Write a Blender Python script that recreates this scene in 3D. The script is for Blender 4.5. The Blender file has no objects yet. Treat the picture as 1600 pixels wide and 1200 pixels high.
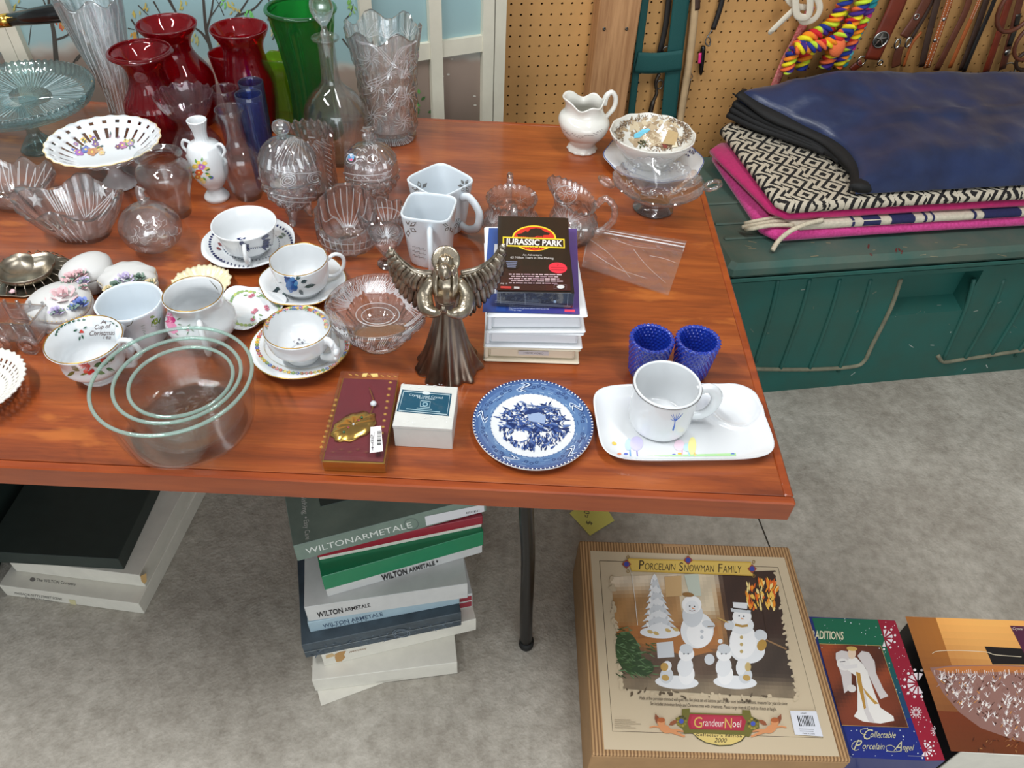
import bpy, bmesh, math, random
from mathutils import Vector, Matrix, noise
from mathutils.bvhtree import BVHTree
from mathutils.geometry import tessellate_polygon
random.seed(7)
PI = math.pi
sc = bpy.context.scene
COL = sc.collection

# ------------------------------------------------------------------ camera, world, lights, exposure
HC = 1.48                                   # camera height above the floor
FPX = 1167.0                                # focal length in pixels of the 1600 px wide frame
YAW, PIT, ROLL = math.radians(-0.48), math.radians(45.02), math.radians(3.07)
_fw = Vector((-math.sin(YAW) * math.cos(PIT), math.cos(YAW) * math.cos(PIT), -math.sin(PIT)))
_rt = Vector((math.cos(YAW), math.sin(YAW), 0))
_dn = _fw.cross(_rt)
RT = _rt * math.cos(ROLL) - _dn * math.sin(ROLL)
DN = _rt * math.sin(ROLL) + _dn * math.cos(ROLL)
FW = _fw
CAMP = Vector((0, 0, HC))
cam = bpy.data.cameras.new('camera')
cam.sensor_width = 36.0
cam.lens = 36.0 * FPX / 1600.0
cam.clip_start = 0.01
camo = bpy.data.objects.new('camera', cam)
camo.matrix_world = Matrix(((RT.x, -DN.x, -FW.x, 0), (RT.y, -DN.y, -FW.y, 0), (RT.z, -DN.z, -FW.z, HC), (0, 0, 0, 1)))
COL.objects.link(camo)
sc.camera = camo

w = bpy.data.worlds.new('world')
sc.world = w
w.use_nodes = True
bgn = w.node_tree.nodes['Background']
bgn.inputs['Color'].default_value = (0.88, 0.95, 1.0, 1)
bgn.inputs['Strength'].default_value = 0.55


def area(name, loc, target, sx, sy, power, col):
    l = bpy.data.lights.new(name, 'AREA')
    l.shape = 'RECTANGLE'
    l.size, l.size_y = sx, sy
    l.energy = power
    l.color = col
    o = bpy.data.objects.new(name, l)
    o.location = loc
    o.rotation_euler = (Vector(target) - Vector(loc)).to_track_quat('-Z', 'Y').to_euler()
    COL.objects.link(o)
    return o


# two fluorescent tube fittings under the ceiling and the open garage door on the photographer's side
area('tube_lamp_left', (-1.15, 0.45, 2.72), (-0.6, 0.8, 0.7), 1.25, 0.09, 44, (0.97, 0.99, 1.0))
area('tube_lamp_right', (0.5, 0.7, 2.72), (0.3, 1.0, 0.6), 0.09, 1.25, 24, (0.97, 0.99, 1.0))
area('garage_door_daylight', (0.7, -3.0, 1.75), (0.3, 1.0, 0.75), 3.4, 1.9, 66, (0.90, 0.96, 1.0))

sc.view_settings.view_transform = 'Standard'
sc.view_settings.look = 'None'
sc.view_settings.gamma = 1.0
sc.view_settings.use_curve_mapping = False
sc.view_settings.exposure = -0.03
sc.cycles.max_bounces = 24
sc.cycles.transmission_bounces = 20
sc.cycles.transparent_max_bounces = 40
sc.cycles.glossy_bounces = 4
sc.cycles.diffuse_bounces = 3
sc.cycles.caustics_reflective = False
sc.cycles.caustics_refractive = True
sc.cycles.blur_glossy = 1.0
sc.cycles.sample_clamp_indirect = 6.0

# ------------------------------------------------------------------ measuring helpers
TZ = 0.74                                   # table top


def ray(px, py):
    return (RT * ((px - 800) / FPX) + DN * ((py - 600) / FPX) + FW)


def at(px, py, z=TZ):
    d = ray(px, py)
    return CAMP + d * ((z - HC) / d.z)


def onplane(px, py, p0, n):
    d = ray(px, py)
    return CAMP + d * ((Vector(p0) - CAMP).dot(n) / d.dot(n))


def aty(px, py, y):
    return onplane(px, py, (0, y, 0), Vector((0, 1, 0)))


def mpp(p):
    return (Vector(p) - CAMP).dot(FW) / FPX


def hgt(base, tx, ty):
    """height above base at which the vertical line over it passes closest to that ray"""
    d = ray(tx, ty)
    u = Vector((0, 0, 1))
    w0 = Vector(base) - CAMP
    a, b, c = 1.0, u.dot(d), d.dot(d)
    dd, e = u.dot(w0), d.dot(w0)
    return (b * e - c * dd) / (a * c - b * b)


WY = math.radians(10.61)
WU = Vector((math.cos(WY), math.sin(WY), 0))
WN = Vector((-math.sin(WY), math.cos(WY), 0))
WD = 1.9168


def onwall(px, py, off=0.0):
    """point on the pegboard wall, off metres in front of it"""
    return onplane(px, py, WN * (WD - off), WN)


# ------------------------------------------------------------------ materials
def S(r, g=None, b=None):
    if g is None:
        r, g, b = r
    f = lambda c: (c / 255 / 12.92) if c <= 10.3 else ((c / 255 + 0.055) / 1.055) ** 2.4
    return (f(r), f(g), f(b))


MATS = {}


def nt(name):
    m = bpy.data.materials.new(name)
    m.use_nodes = True
    t = m.node_tree
    t.nodes.clear()
    out = t.nodes.new('ShaderNodeOutputMaterial')
    MATS[name] = m
    return m, t, out


def N(t, kind, **kw):
    n = t.nodes.new(kind)
    for k, v in kw.items():
        if k.startswith('i_'):
            n.inputs[k[2:].replace('_', ' ')].default_value = v
        else:
            setattr(n, k, v)
    return n


def mat(name, col, rough=0.5, metal=0.0, coat=0.0, var=0.0, vscale=30, bump=0.0, bscale=200, col2=None, spec=0.5, stretch=None, sheen=0):
    m, t, out = nt(name)
    p = N(t, 'ShaderNodeBsdfPrincipled')
    p.inputs['Roughness'].default_value = rough
    p.inputs['Metallic'].default_value = metal
    p.inputs['Coat Weight'].default_value = coat
    p.inputs['Coat Roughness'].default_value = 0.06
    p.inputs['Specular IOR Level'].default_value = spec
    if sheen:
        p.inputs['Sheen Weight'].default_value = sheen
    c = S(col)
    tc = N(t, 'ShaderNodeTexCoord')
    vec = tc.outputs['Object']
    if stretch:
        mp = N(t, 'ShaderNodeMapping')
        mp.inputs['Scale'].default_value = stretch
        t.links.new(vec, mp.inputs['Vector'])
        vec = mp.outputs[0]
    if var or col2:
        nz = N(t, 'ShaderNodeTexNoise', i_Scale=vscale, i_Detail=5.0, i_Roughness=0.6)
        t.links.new(vec, nz.inputs['Vector'])
        r = N(t, 'ShaderNodeValToRGB')
        e = r.color_ramp.elements
        c2 = S(col2) if col2 else tuple(max(0, x * (1 - var)) for x in c)
        c1 = c if col2 else tuple(min(1, x * (1 + var)) for x in c)
        e[0].position, e[1].position = 0.35, 0.65
        e[0].color, e[1].color = (*c2, 1), (*c1, 1)
        t.links.new(nz.outputs['Fac'], r.inputs['Fac'])
        t.links.new(r.outputs['Color'], p.inputs['Base Color'])
    else:
        p.inputs['Base Color'].default_value = (*c, 1)
    if bump:
        n2 = N(t, 'ShaderNodeTexNoise', i_Scale=bscale, i_Detail=4.0)
        t.links.new(vec, n2.inputs['Vector'])
        b = N(t, 'ShaderNodeBump', i_Strength=bump, i_Distance=0.002)
        t.links.new(n2.outputs['Fac'], b.inputs['Height'])
        t.links.new(b.outputs[0], p.inputs['Normal'])
    t.links.new(p.outputs[0], out.inputs[0])
    return m


def glass(name, tint=(246, 250, 250), refr=0.4, gloss=0.9, bump=0.0, bscale=80, rough=0.0, haze=0.0, base=0.05, ior=1.45):
    """clear glass: part of the light goes straight through, part is bent, and the surface mirrors by its Fresnel term"""
    m, t, out = nt(name)
    c = (*S(tint), 1)
    tr = N(t, 'ShaderNodeBsdfTransparent')
    tr.inputs['Color'].default_value = c
    rf = N(t, 'ShaderNodeBsdfRefraction', i_IOR=ior, i_Roughness=rough)
    rf.inputs['Color'].default_value = c
    gl = N(t, 'ShaderNodeBsdfGlossy', i_Roughness=0.03)
    gl.inputs['Color'].default_value = (gloss, gloss, gloss, 1)
    lw_ = N(t, 'ShaderNodeLayerWeight', i_Blend=0.5)
    pw_ = N(t, 'ShaderNodeMath', operation='POWER')
    pw_.inputs[1].default_value = 3.5
    fr = N(t, 'ShaderNodeMath', operation='MULTIPLY_ADD')
    fr.inputs[1].default_value = 0.62
    fr.inputs[2].default_value = base
    t.links.new(lw_.outputs['Facing'], pw_.inputs[0])
    t.links.new(pw_.outputs[0], fr.inputs[0])
    m1 = N(t, 'ShaderNodeMixShader')
    m1.inputs[0].default_value = refr
    m2 = N(t, 'ShaderNodeMixShader')
    t.links.new(tr.outputs[0], m1.inputs[1])
    t.links.new(rf.outputs[0], m1.inputs[2])
    t.links.new(fr.outputs[0], m2.inputs[0])
    src = m1.outputs[0]
    if haze:
        df = N(t, 'ShaderNodeBsdfDiffuse')
        df.inputs['Color'].default_value = c
        m3 = N(t, 'ShaderNodeMixShader')
        m3.inputs[0].default_value = haze
        t.links.new(src, m3.inputs[1])
        t.links.new(df.outputs[0], m3.inputs[2])
        src = m3.outputs[0]
    t.links.new(src, m2.inputs[1])
    t.links.new(gl.outputs[0], m2.inputs[2])
    if bump:
        tc = N(t, 'ShaderNodeTexCoord')
        nz = N(t, 'ShaderNodeTexNoise', i_Scale=bscale, i_Detail=2.0)
        t.links.new(tc.outputs['Object'], nz.inputs['Vector'])
        b = N(t, 'ShaderNodeBump', i_Strength=bump, i_Distance=0.003)
        t.links.new(nz.outputs['Fac'], b.inputs['Height'])
        for n in (rf, gl, lw_):
            t.links.new(b.outputs[0], n.inputs['Normal'])
    t.links.new(m2.outputs[0], out.inputs[0])
    return m


def vcol(name, rough=0.4, coat=0.0, bump=0.0, bscale=300, metal=0.0):
    m, t, out = nt(name)
    p = N(t, 'ShaderNodeBsdfPrincipled', i_Roughness=rough)
    p.inputs['Coat Weight'].default_value = coat
    p.inputs['Metallic'].default_value = metal
    a = N(t, 'ShaderNodeAttribute', attribute_name='Col')
    t.links.new(a.outputs['Color'], p.inputs['Base Color'])
    if bump:
        tc = N(t, 'ShaderNodeTexCoord')
        nz = N(t, 'ShaderNodeTexNoise', i_Scale=bscale, i_Detail=3.0)
        t.links.new(tc.outputs['Object'], nz.inputs['Vector'])
        b = N(t, 'ShaderNodeBump', i_Strength=bump, i_Distance=0.002)
        t.links.new(nz.outputs['Fac'], b.inputs['Height'])
        t.links.new(b.outputs[0], p.inputs['Normal'])
    t.links.new(p.outputs[0], out.inputs[0])
    return m


# ------------------------------------------------------------------ object helpers
WMAT = {}


def wm(o):
    m = Matrix.Identity(4)
    while o is not None:
        m = WMAT.get(o.name, Matrix.Identity(4)) @ m
        o = o.parent
    return m


def tag(o, label, cat, group=None, kind=None):
    if label:
        o['label'] = label
    if cat:
        o['category'] = cat
    if group:
        o['group'] = group
    if kind:
        o['kind'] = kind
    return o


def place(o, loc=(0, 0, 0), rz=0.0):
    o.location = loc
    o.rotation_euler = (0, 0, rz)
    WMAT[o.name] = Matrix.Translation(Vector(loc)) @ Matrix.Rotation(rz, 4, 'Z')
    return o


def thing(name, label, cat, loc=(0, 0, 0), rz=0.0, group=None):
    o = bpy.data.objects.new(name, None)
    o.empty_display_size = 0.02
    COL.objects.link(o)
    place(o, loc, rz)
    return tag(o, label, cat, group)


def mesh(name, vs, fs, m, parent=None, smooth=True, cols=None, auto=None):
    me = bpy.data.meshes.new(name)
    me.from_pydata([tuple(v) for v in vs], [], fs)
    if smooth:
        me.polygons.foreach_set('use_smooth', [True] * len(me.polygons))
    if auto is not None:
        me.set_sharp_from_angle(angle=math.radians(auto))
    if cols is not None:
        at_ = me.color_attributes.new('Col', 'FLOAT_COLOR', 'POINT')
        flat = []
        for c in cols:
            flat += [c[0], c[1], c[2], 1.0]
        at_.data.foreach_set('color', flat)
    if m:
        me.materials.append(MATS[m] if isinstance(m, str) else m)
    o = bpy.data.objects.new(name, me)
    COL.objects.link(o)
    if parent is not None:
        o.parent = parent
    return o


def world_mesh(o):
    M = wm(o)
    return [M @ v.co for v in o.data.vertices], [tuple(p.vertices) for p in o.data.polygons]


def cr(pts, n=5):
    """smooth curve through the points (Catmull-Rom)"""
    out = []
    L = len(pts)
    ty = (lambda q: Vector(tuple(q))) if len(pts[0]) == 3 else tuple
    for i in range(L - 1):
        p0, p1, p2, p3 = pts[max(0, i - 1)], pts[i], pts[i + 1], pts[min(L - 1, i + 2)]
        for k in range(n):
            t = k / n
            out.append(ty(0.5 * ((2 * b) + (-a + c) * t + (2 * a - 5 * b + 4 * c - d) * t * t + (-a + 3 * b - 3 * c + d) * t ** 3)
                             for a, b, c, d in zip(p0, p1, p2, p3)))
    out.append(ty(pts[-1]))
    return out


def lathe(name, prof, m, parent=None, seg=48, fn=None, smooth=True, closed=False, auto=None, base=(0, 0, 0)):
    """revolve (r, z) points; fn(theta, i, r, z) -> (r, z) shapes flutes and scallops"""
    vs, fs = [], []
    n = len(prof)
    bx, by, bz = base
    for i, (r, z) in enumerate(prof):
        for k in range(seg):
            th = 2 * PI * k / seg
            r2, z2 = fn(th, i, r, z) if fn else (r, z)
            r2 = max(r2, 0.00005)
            vs.append((bx + r2 * math.cos(th), by + r2 * math.sin(th), bz + z2))
    for i in range(n - 1):
        for k in range(seg):
            a, b = i * seg + k, i * seg + (k + 1) % seg
            fs.append((a, b, b + seg, a + seg))
    if closed:
        for k in range(seg):
            a, b = (n - 1) * seg + k, (n - 1) * seg + (k + 1) % seg
            fs.append((a, b, (k + 1) % seg, k))
    else:
        fs.append(tuple(range(seg))[::-1])
        fs.append(tuple((n - 1) * seg + k for k in range(seg)))
    return mesh(name, vs, fs, m, parent, smooth, auto=auto)


def vessel(name, outer, wall, floor, m, parent=None, seg=56, fn=None, auto=None, inner=True, lip=0.5):
    """an open vessel of outer profile (r, z) from the foot to the rim, hollow down to floor"""
    prof = [(0.0001, outer[0][1])] + list(outer)
    no = len(prof)
    rim = outer[-1]
    prof.append((rim[0] - wall * 0.5, rim[1] + wall * lip))
    ins = [(max(0.0005, r - wall), z) for r, z in outer if z > floor]
    ins[-1] = (rim[0] - wall, rim[1])
    prof += ins[::-1]
    rl = ins[0][0]
    prof += [(rl * 0.93, floor + (ins[0][1] - floor) * 0.2), (rl * 0.6, floor), (0.0001, floor)]
    g = None
    if fn:
        def g(th, i, r, z):
            return fn(th, r, z, 0 if i < no + 1 else 1)
    return lathe(name, prof, m, parent, seg, g, auto=auto)


def px_prof(bx, by, tx, ty, prof, z0=TZ, n=5, H=None, smooth=True):
    """foot centre and rim centre as seen, radii as seen -> position and (r, z) in metres"""
    B = at(bx, by, z0)
    if H is None:
        H = hgt(B, tx, ty)
    pts = [(r * mpp(B + Vector((0, 0, t * H))), t * H) for t, r in prof]
    if smooth:
        pts = cr(pts, n)
        pts = [(max(r, 0.0005), z) for r, z in pts]
    return B, H, pts


def tube(name, path, rad, m, parent=None, seg=8, flat=1.0, cap=True, up=None, smooth=True):
    """sweep a round (or flattened) section along a path"""
    P = [Vector(p) for p in path]
    n = len(P)
    R = rad if isinstance(rad, (list, tuple)) else [rad] * n
    vs, fs = [], []
    tg = [(P[min(i + 1, n - 1)] - P[max(i - 1, 0)]).normalized() for i in range(n)]
    a = Vector(up) if up else Vector((0, 0, 1))
    if abs(a.dot(tg[0])) > 0.95:
        a = Vector((1, 0, 0))
    for i in range(n):
        if up:
            a = Vector(up)
        s = a - tg[i] * a.dot(tg[i])
        if s.length < 1e-6:
            s = tg[i].orthogonal()
        s.normalize()
        a = s
        b = tg[i].cross(s)
        for k in range(seg):
            th = 2 * PI * k / seg
            vs.append(P[i] + s * (math.cos(th) * R[i] * flat) + b * (math.sin(th) * R[i]))
    for i in range(n - 1):
        for k in range(seg):
            x, y = i * seg + k, i * seg + (k + 1) % seg
            fs.append((x, y, y + seg, x + seg))
    if cap:
        fs.append(tuple(range(seg))[::-1])
        fs.append(tuple((n - 1) * seg + k for k in range(seg)))
    return mesh(name, vs, fs, m, parent, smooth)


def ball(name, c, r, m, parent=None, seg=14, sc3=(1, 1, 1), rings=9, fn=None):
    vs, fs = [], []
    for i in range(rings + 1):
        ph = PI * i / rings
        for k in range(seg):
            th = 2 * PI * k / seg
            d = Vector((math.sin(ph) * math.cos(th), math.sin(ph) * math.sin(th), -math.cos(ph)))
            q = r * (fn(d) if fn else 1)
            vs.append((c[0] + d.x * q * sc3[0], c[1] + d.y * q * sc3[1], c[2] + d.z * q * sc3[2]))
    for i in range(rings):
        for k in range(seg):
            a, b = i * seg + k, i * seg + (k + 1) % seg
            fs.append((a, b, b + seg, a + seg))
    return mesh(name, vs, fs, m, parent, True)


def boxverts(w, d, h, z0=0.0, b=0.0, cx=0, cy=0):
    """bevelled box: 8-corner rings so that edges catch light"""
    vs, fs = [], []
    rings = [(b, z0), (0, z0 + b), (0, z0 + h - b), (b, z0 + h)] if b else [(0, z0), (0, z0 + h)]
    for ins, z in rings:
        x, y = w / 2 - ins, d / 2 - ins
        if b:
            pts = [(-x + b, -y), (x - b, -y), (x, -y + b), (x, y - b), (x - b, y), (-x + b, y), (-x, y - b), (-x, -y + b)]
        else:
            pts = [(-x, -y), (x, -y), (x, y), (-x, y)]
        vs += [(cx + p[0], cy + p[1], z) for p in pts]
    k = 8 if b else 4
    for i in range(len(rings) - 1):
        for j in range(k):
            a, c = i * k + j, i * k + (j + 1) % k
            fs.append((a, c, c + k, a + k))
    fs.append(tuple(range(k))[::-1])
    fs.append(tuple((len(rings) - 1) * k + j for j in range(k)))
    return vs, fs


def box(name, w, d, h, m, parent=None, z0=0.0, b=0.0008, cx=0, cy=0, smooth=False):
    vs, fs = boxverts(w, d, h, z0, b, cx, cy)
    return mesh(name, vs, fs, m, parent, smooth)


def rect_px(TL, TR, BR, BL, z):
    """rectangle lying at height z from its four corners: centre, turn, width, depth"""
    a, b, c, d = (at(*p, z) for p in (TL, TR, BR, BL))
    ctr = (a + b + c + d) / 4
    ux = ((b - a) + (c - d))
    ang = math.atan2(ux.y, ux.x)
    ux = Vector((math.cos(ang), math.sin(ang), 0))
    uy = Vector((-ux.y, ux.x, 0))
    wd = ((b - a).dot(ux) + (c - d).dot(ux)) / 2
    dp = ((a - d).dot(uy) + (b - c).dot(uy)) / 2
    return ctr, ang, wd, dp


# ------------------------------------------------------------------ flat print laid on real surfaces
_TX = {}


def text_tris(s, shear=0.0, bold=0.0, space=1.0):
    key = (s, shear, bold, space)
    if key in _TX:
        return _TX[key]
    cu = bpy.data.curves.new('t', 'FONT')
    cu.body = s
    cu.size = 1.0
    cu.shear = shear
    cu.offset = bold
    cu.space_character = space
    cu.resolution_u = 3
    o = bpy.data.objects.new('t', cu)
    COL.objects.link(o)
    dg = bpy.context.evaluated_depsgraph_get()
    dg.update()
    me = o.evaluated_get(dg).to_mesh()
    vs = [(v.co.x, v.co.y) for v in me.vertices]
    fs = [tuple(p.vertices) for p in me.polygons]
    o.evaluated_get(dg).to_mesh_clear()
    bpy.data.objects.remove(o)
    bpy.data.curves.remove(cu)
    x0 = min(v[0] for v in vs)
    x1 = max(v[0] for v in vs)
    y1 = max(v[1] for v in vs)
    _TX[key] = ([((x - x0) / (x1 - x0), y / y1) for x, y in vs], fs)
    return _TX[key]


class Print:
    """coloured flat shapes given as seen (crop scale and offset), laid on the surface they are printed on"""

    def __init__(s, k=1.0, ox=0.0, oy=0.0):
        s.k, s.ox, s.oy = k, ox, oy
        s.items = []

    def p(s, q):
        return (s.ox + q[0] / s.k, s.oy + q[1] / s.k)

    def poly(s, pts, col):
        pts = [s.p(q) for q in pts]
        if len(pts) <= 4:
            s.items.append((pts, [tuple(range(len(pts)))], col))
        else:
            tri = tessellate_polygon([[Vector((x, y, 0)) for x, y in pts]])
            s.items.append((pts, [tuple(t) for t in tri], col))
        return s

    def ell(s, x, y, rx, ry=None, col=(0, 0, 0), rot=0.0, n=14):
        ry = rx if ry is None else ry
        c, d = math.cos(rot), math.sin(rot)
        pts = [s.p((x, y))]
        for i in range(n):
            a = 2 * PI * i / n
            u, v = rx * math.cos(a), ry * math.sin(a)
            pts.append(s.p((x + u * c - v * d, y + u * d + v * c)))
        s.items.append((pts, [(0, 1 + i, 1 + (i + 1) % n) for i in range(n)], col))
        return s

    def ring(s, x, y, r0x, r0y, r1x, r1y, col, n=64, a0=0, a1=2 * PI, rot=0.0):
        pts, fs = [], []
        c_, d_ = math.cos(rot), math.sin(rot)
        for i in range(n + 1):
            a = a0 + (a1 - a0) * i / n
            c, d = math.cos(a), math.sin(a)
            for rx, ry in ((r0x, r0y), (r1x, r1y)):
                u, v = rx * c, ry * d
                pts.append(s.p((x + u * c_ - v * d_, y + u * d_ + v * c_)))
        for i in range(n):
            fs.append((2 * i, 2 * i + 1, 2 * i + 3, 2 * i + 2))
        s.items.append((pts, fs, col))
        return s

    def grid(s, c4, col, nx=8, ny=8):
        """quad patch TL TR BR BL, finely cut"""
        pts, fs = [], []
        for j in range(ny + 1):
            for i in range(nx + 1):
                u, v = i / nx, j / ny
                q = [(c4[0][k] * (1 - u) + c4[1][k] * u) * (1 - v) + (c4[3][k] * (1 - u) + c4[2][k] * u) * v for k in (0, 1)]
                pts.append(s.p(q))
        for j in range(ny):
            for i in range(nx):
                a = j * (nx + 1) + i
                fs.append((a, a + 1, a + nx + 2, a + nx + 1))
        s.items.append((pts, fs, col))
        return s

    def gradgrid(s, c4, cf, nx=12, ny=12):
        for j in range(ny):
            for i in range(nx):
                def q(u, v):
                    return [(c4[0][k] * (1 - u) + c4[1][k] * u) * (1 - v) + (c4[3][k] * (1 - u) + c4[2][k] * u) * v for k in (0, 1)]
                u0, u1, v0, v1 = i / nx, (i + 1) / nx, j / ny, (j + 1) / ny
                s.poly([q(u0, v0), q(u1, v0), q(u1, v1), q(u0, v1)], cf((u0 + u1) / 2, (v0 + v1) / 2))
        return s

    def line(s, pts, wd, col, taper=1.0):
        q = [Vector(s.p(p)) for p in pts]
        n = len(q)
        out, fs = [], []
        for i in range(n):
            t = q[min(i + 1, n - 1)] - q[max(i - 1, 0)]
            t = t.normalized() if t.length else Vector((1, 0))
            nn = Vector((-t.y, t.x)) * (wd / s.k / 2) * (1 + (taper - 1) * i / max(1, n - 1))
            out += [tuple(q[i] + nn), tuple(q[i] - nn)]
        for i in range(n - 1):
            fs.append((2 * i, 2 * i + 1, 2 * i + 3, 2 * i + 2))
        s.items.append((out, fs, col))
        return s

    def text(s, txt, p0, p1, up, col, shear=0.0, bold=0.0, space=1.0):
        """baseline from p0 to p1, up = offset of the cap line"""
        vs, fs = text_tris(txt, shear, bold, space)
        pts = []
        for x, y in vs:
            pts.append(s.p((p0[0] + (p1[0] - p0[0]) * x + up[0] * y, p0[1] + (p1[1] - p0[1]) * x + up[1] * y)))
        s.items.append((pts, fs, col))
        return s

    def flower(s, x, y, r, col, ctr=(240, 210, 90), n=5, rot=0.0, sq=0.8):
        for i in range(n):
            a = rot + 2 * PI * i / n
            s.ell(x + math.cos(a) * r * 0.55, y + math.sin(a) * r * 0.55 * sq, r * 0.48, r * 0.42 * sq, col, n=8)
        if ctr:
            s.ell(x, y, r * 0.25, r * 0.22, ctr, n=7)
        return s

    def leaf(s, x, y, ln, wd, ang, col):
        c, d = math.cos(ang), math.sin(ang)
        pts = []
        for u, v in ((0, 0), (0.3, 0.42), (0.65, 0.4), (1, 0), (0.65, -0.4), (0.3, -0.42)):
            pts.append((x + u * ln * c - v * wd * d, y + u * ln * d + v * wd * c))
        return s.poly(pts, col)

    def build(s, name, parent, surf, m='print', lift=0.0004, dl=0.00005, label=None):
        """surf: mesh object(s) the print lies on, or (point, normal) of a flat face"""
        vs, fs, cs = [], [], []
        bvhs = None
        if isinstance(surf, tuple):
            p0, nrm = Vector(surf[0]), Vector(surf[1])
        else:
            surf = surf if isinstance(surf, list) else [surf]
            bvhs = []
            for o in surf:
                a, b = world_mesh(o)
                bvhs.append(BVHTree.FromPolygons(a, b))
        WMp = wm(parent)
        inv = WMp.inverted()
        for li, (pts, faces, col) in enumerate(s.items):
            l = lift + dl * li if len(s.items) < 60 else lift + 0.0012 * li / len(s.items)
            base = len(vs)
            c = S(col)
            ok = []
            for (x, y) in pts:
                d = ray(x, y)
                if bvhs is None:
                    q = CAMP + d * ((p0 - CAMP).dot(nrm) / d.dot(nrm)) + nrm * l
                    ok.append(True)
                else:
                    best = None
                    for b in bvhs:
                        h = b.ray_cast(CAMP, d.normalized())
                        if h[0] is not None and (best is None or h[3] < best[3]):
                            best = h
                    if best is None:
                        q = CAMP
                        ok.append(False)
                    else:
                        nn = best[1] if best[1].dot(d) < 0 else -best[1]
                        q = best[0] + nn * l
                        ok.append(True)
                vs.append(inv @ q)
                cs.append(c)
            for f in faces:
                if all(ok[i] for i in f):
                    if bvhs is not None:
                        ww = [vs[base + i] for i in f]
                        zz = [(WMp @ v_ - CAMP).length for v_ in ww]
                        ext = max((pts[f[i]][0] - pts[f[i - 1]][0]) ** 2 + (pts[f[i]][1] - pts[f[i - 1]][1]) ** 2 for i in range(len(f))) ** 0.5
                        if max(zz) - min(zz) > 0.010 + ext * 0.0026:
                            continue
                    fs.append(tuple(base + i for i in f))
        if not fs:
            return None
        used = sorted({i for f in fs for i in f})
        ix = {a: b for b, a in enumerate(used)}
        vs, cs, fs = [vs[i] for i in used], [cs[i] for i in used], [tuple(ix[i] for i in f) for f in fs]
        o = mesh(name, vs, fs, m, parent, False, cols=cs)
        o['kind'] = 'stuff'
        if label:
            o['label'] = label
        return o


vcol('print', 0.35, coat=0.3)
vcol('print_matt', 0.65)
vcol('glaze', 0.12, coat=0.5)
# ================================================================== the setting
def concrete():
    m, t, out = nt('concrete')
    p = N(t, 'ShaderNodeBsdfPrincipled', i_Roughness=0.85)
    tc = N(t, 'ShaderNodeTexCoord')
    n1 = N(t, 'ShaderNodeTexNoise', i_Scale=2.2, i_Detail=6.0, i_Roughness=0.62)
    n2 = N(t, 'ShaderNodeTexNoise', i_Scale=34.0, i_Detail=7.0, i_Roughness=0.7)
    n3 = N(t, 'ShaderNodeTexVoronoi', i_Scale=150.0)
    for n in (n1, n2, n3):
        t.links.new(tc.outputs['Object'], n.inputs['Vector'])
    r1 = N(t, 'ShaderNodeValToRGB')
    r1.color_ramp.elements[0].position, r1.color_ramp.elements[1].position = 0.32, 0.68
    r1.color_ramp.elements[0].color = (*S(158, 150, 138), 1)
    r1.color_ramp.elements[1].color = (*S(208, 202, 190), 1)
    r2 = N(t, 'ShaderNodeValToRGB')
    r2.color_ramp.elements[0].position, r2.color_ramp.elements[1].position = 0.30, 0.62
    r2.color_ramp.elements[0].color = (0.55, 0.53, 0.50, 1)
    r2.color_ramp.elements[1].color = (1.02, 1.02, 1.02, 1)
    mx = N(t, 'ShaderNodeMix', data_type='RGBA', blend_type='MULTIPLY')
    mx.inputs['Factor'].default_value = 0.75
    t.links.new(n1.outputs['Fac'], r1.inputs['Fac'])
    t.links.new(n2.outputs['Fac'], r2.inputs['Fac'])
    t.links.new(r1.outputs['Color'], mx.inputs['A'])
    t.links.new(r2.outputs['Color'], mx.inputs['B'])
    t.links.new(mx.outputs['Result'], p.inputs['Base Color'])
    ad = N(t, 'ShaderNodeMath', operation='ADD')
    t.links.new(n2.outputs['Fac'], ad.inputs[0])
    m3 = N(t, 'ShaderNodeMath', operation='MULTIPLY')
    m3.inputs[1].default_value = 0.25
    t.links.new(n3.outputs['Distance'], m3.inputs[0])
    t.links.new(m3.outputs[0], ad.inputs[1])
    b = N(t, 'ShaderNodeBump', i_Strength=0.55, i_Distance=0.006)
    t.links.new(ad.outputs[0], b.inputs['Height'])
    t.links.new(b.outputs[0], p.inputs['Normal'])
    t.links.new(p.outputs[0], out.inputs[0])


concrete()
mat('joint_dirt', (38, 34, 30), 0.95)
fl = mesh('floor', [(-3.2, -3.2, -0.02), (3.4, -3.2, -0.02), (3.4, 2.9, -0.02), (-3.2, 2.9, -0.02)], [(0, 1, 2, 3)], 'joint_dirt', None, False)
tag(fl, 'rough grey concrete garage floor with a straight joint', None, kind='structure')
ja, jb = at(1186, 812, 0), at(1200, 848, 0)
jd = (jb - ja).normalized()
jx = lambda y: ja.x + (y - ja.y) * jd.x / jd.y
for sgn in (-1, 1):
    e = 0.002 * sgn
    xo = -3.2 if sgn < 0 else 3.4
    q = [(xo, -3.2), (jx(-3.2) + e, -3.2), (jx(2.9) + e, 2.9), (xo, 2.9)]
    if sgn > 0:
        q = [q[1], q[0], q[3], q[2]]
    vs = [(x, y, -0.02) for x, y in q] + [(x, y, 0.0) for x, y in q]
    mesh('slab', vs, [(4, 5, 6, 7), (0, 1, 5, 4), (1, 2, 6, 5), (2, 3, 7, 6), (3, 0, 4, 7)], 'concrete', fl, False)

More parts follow.
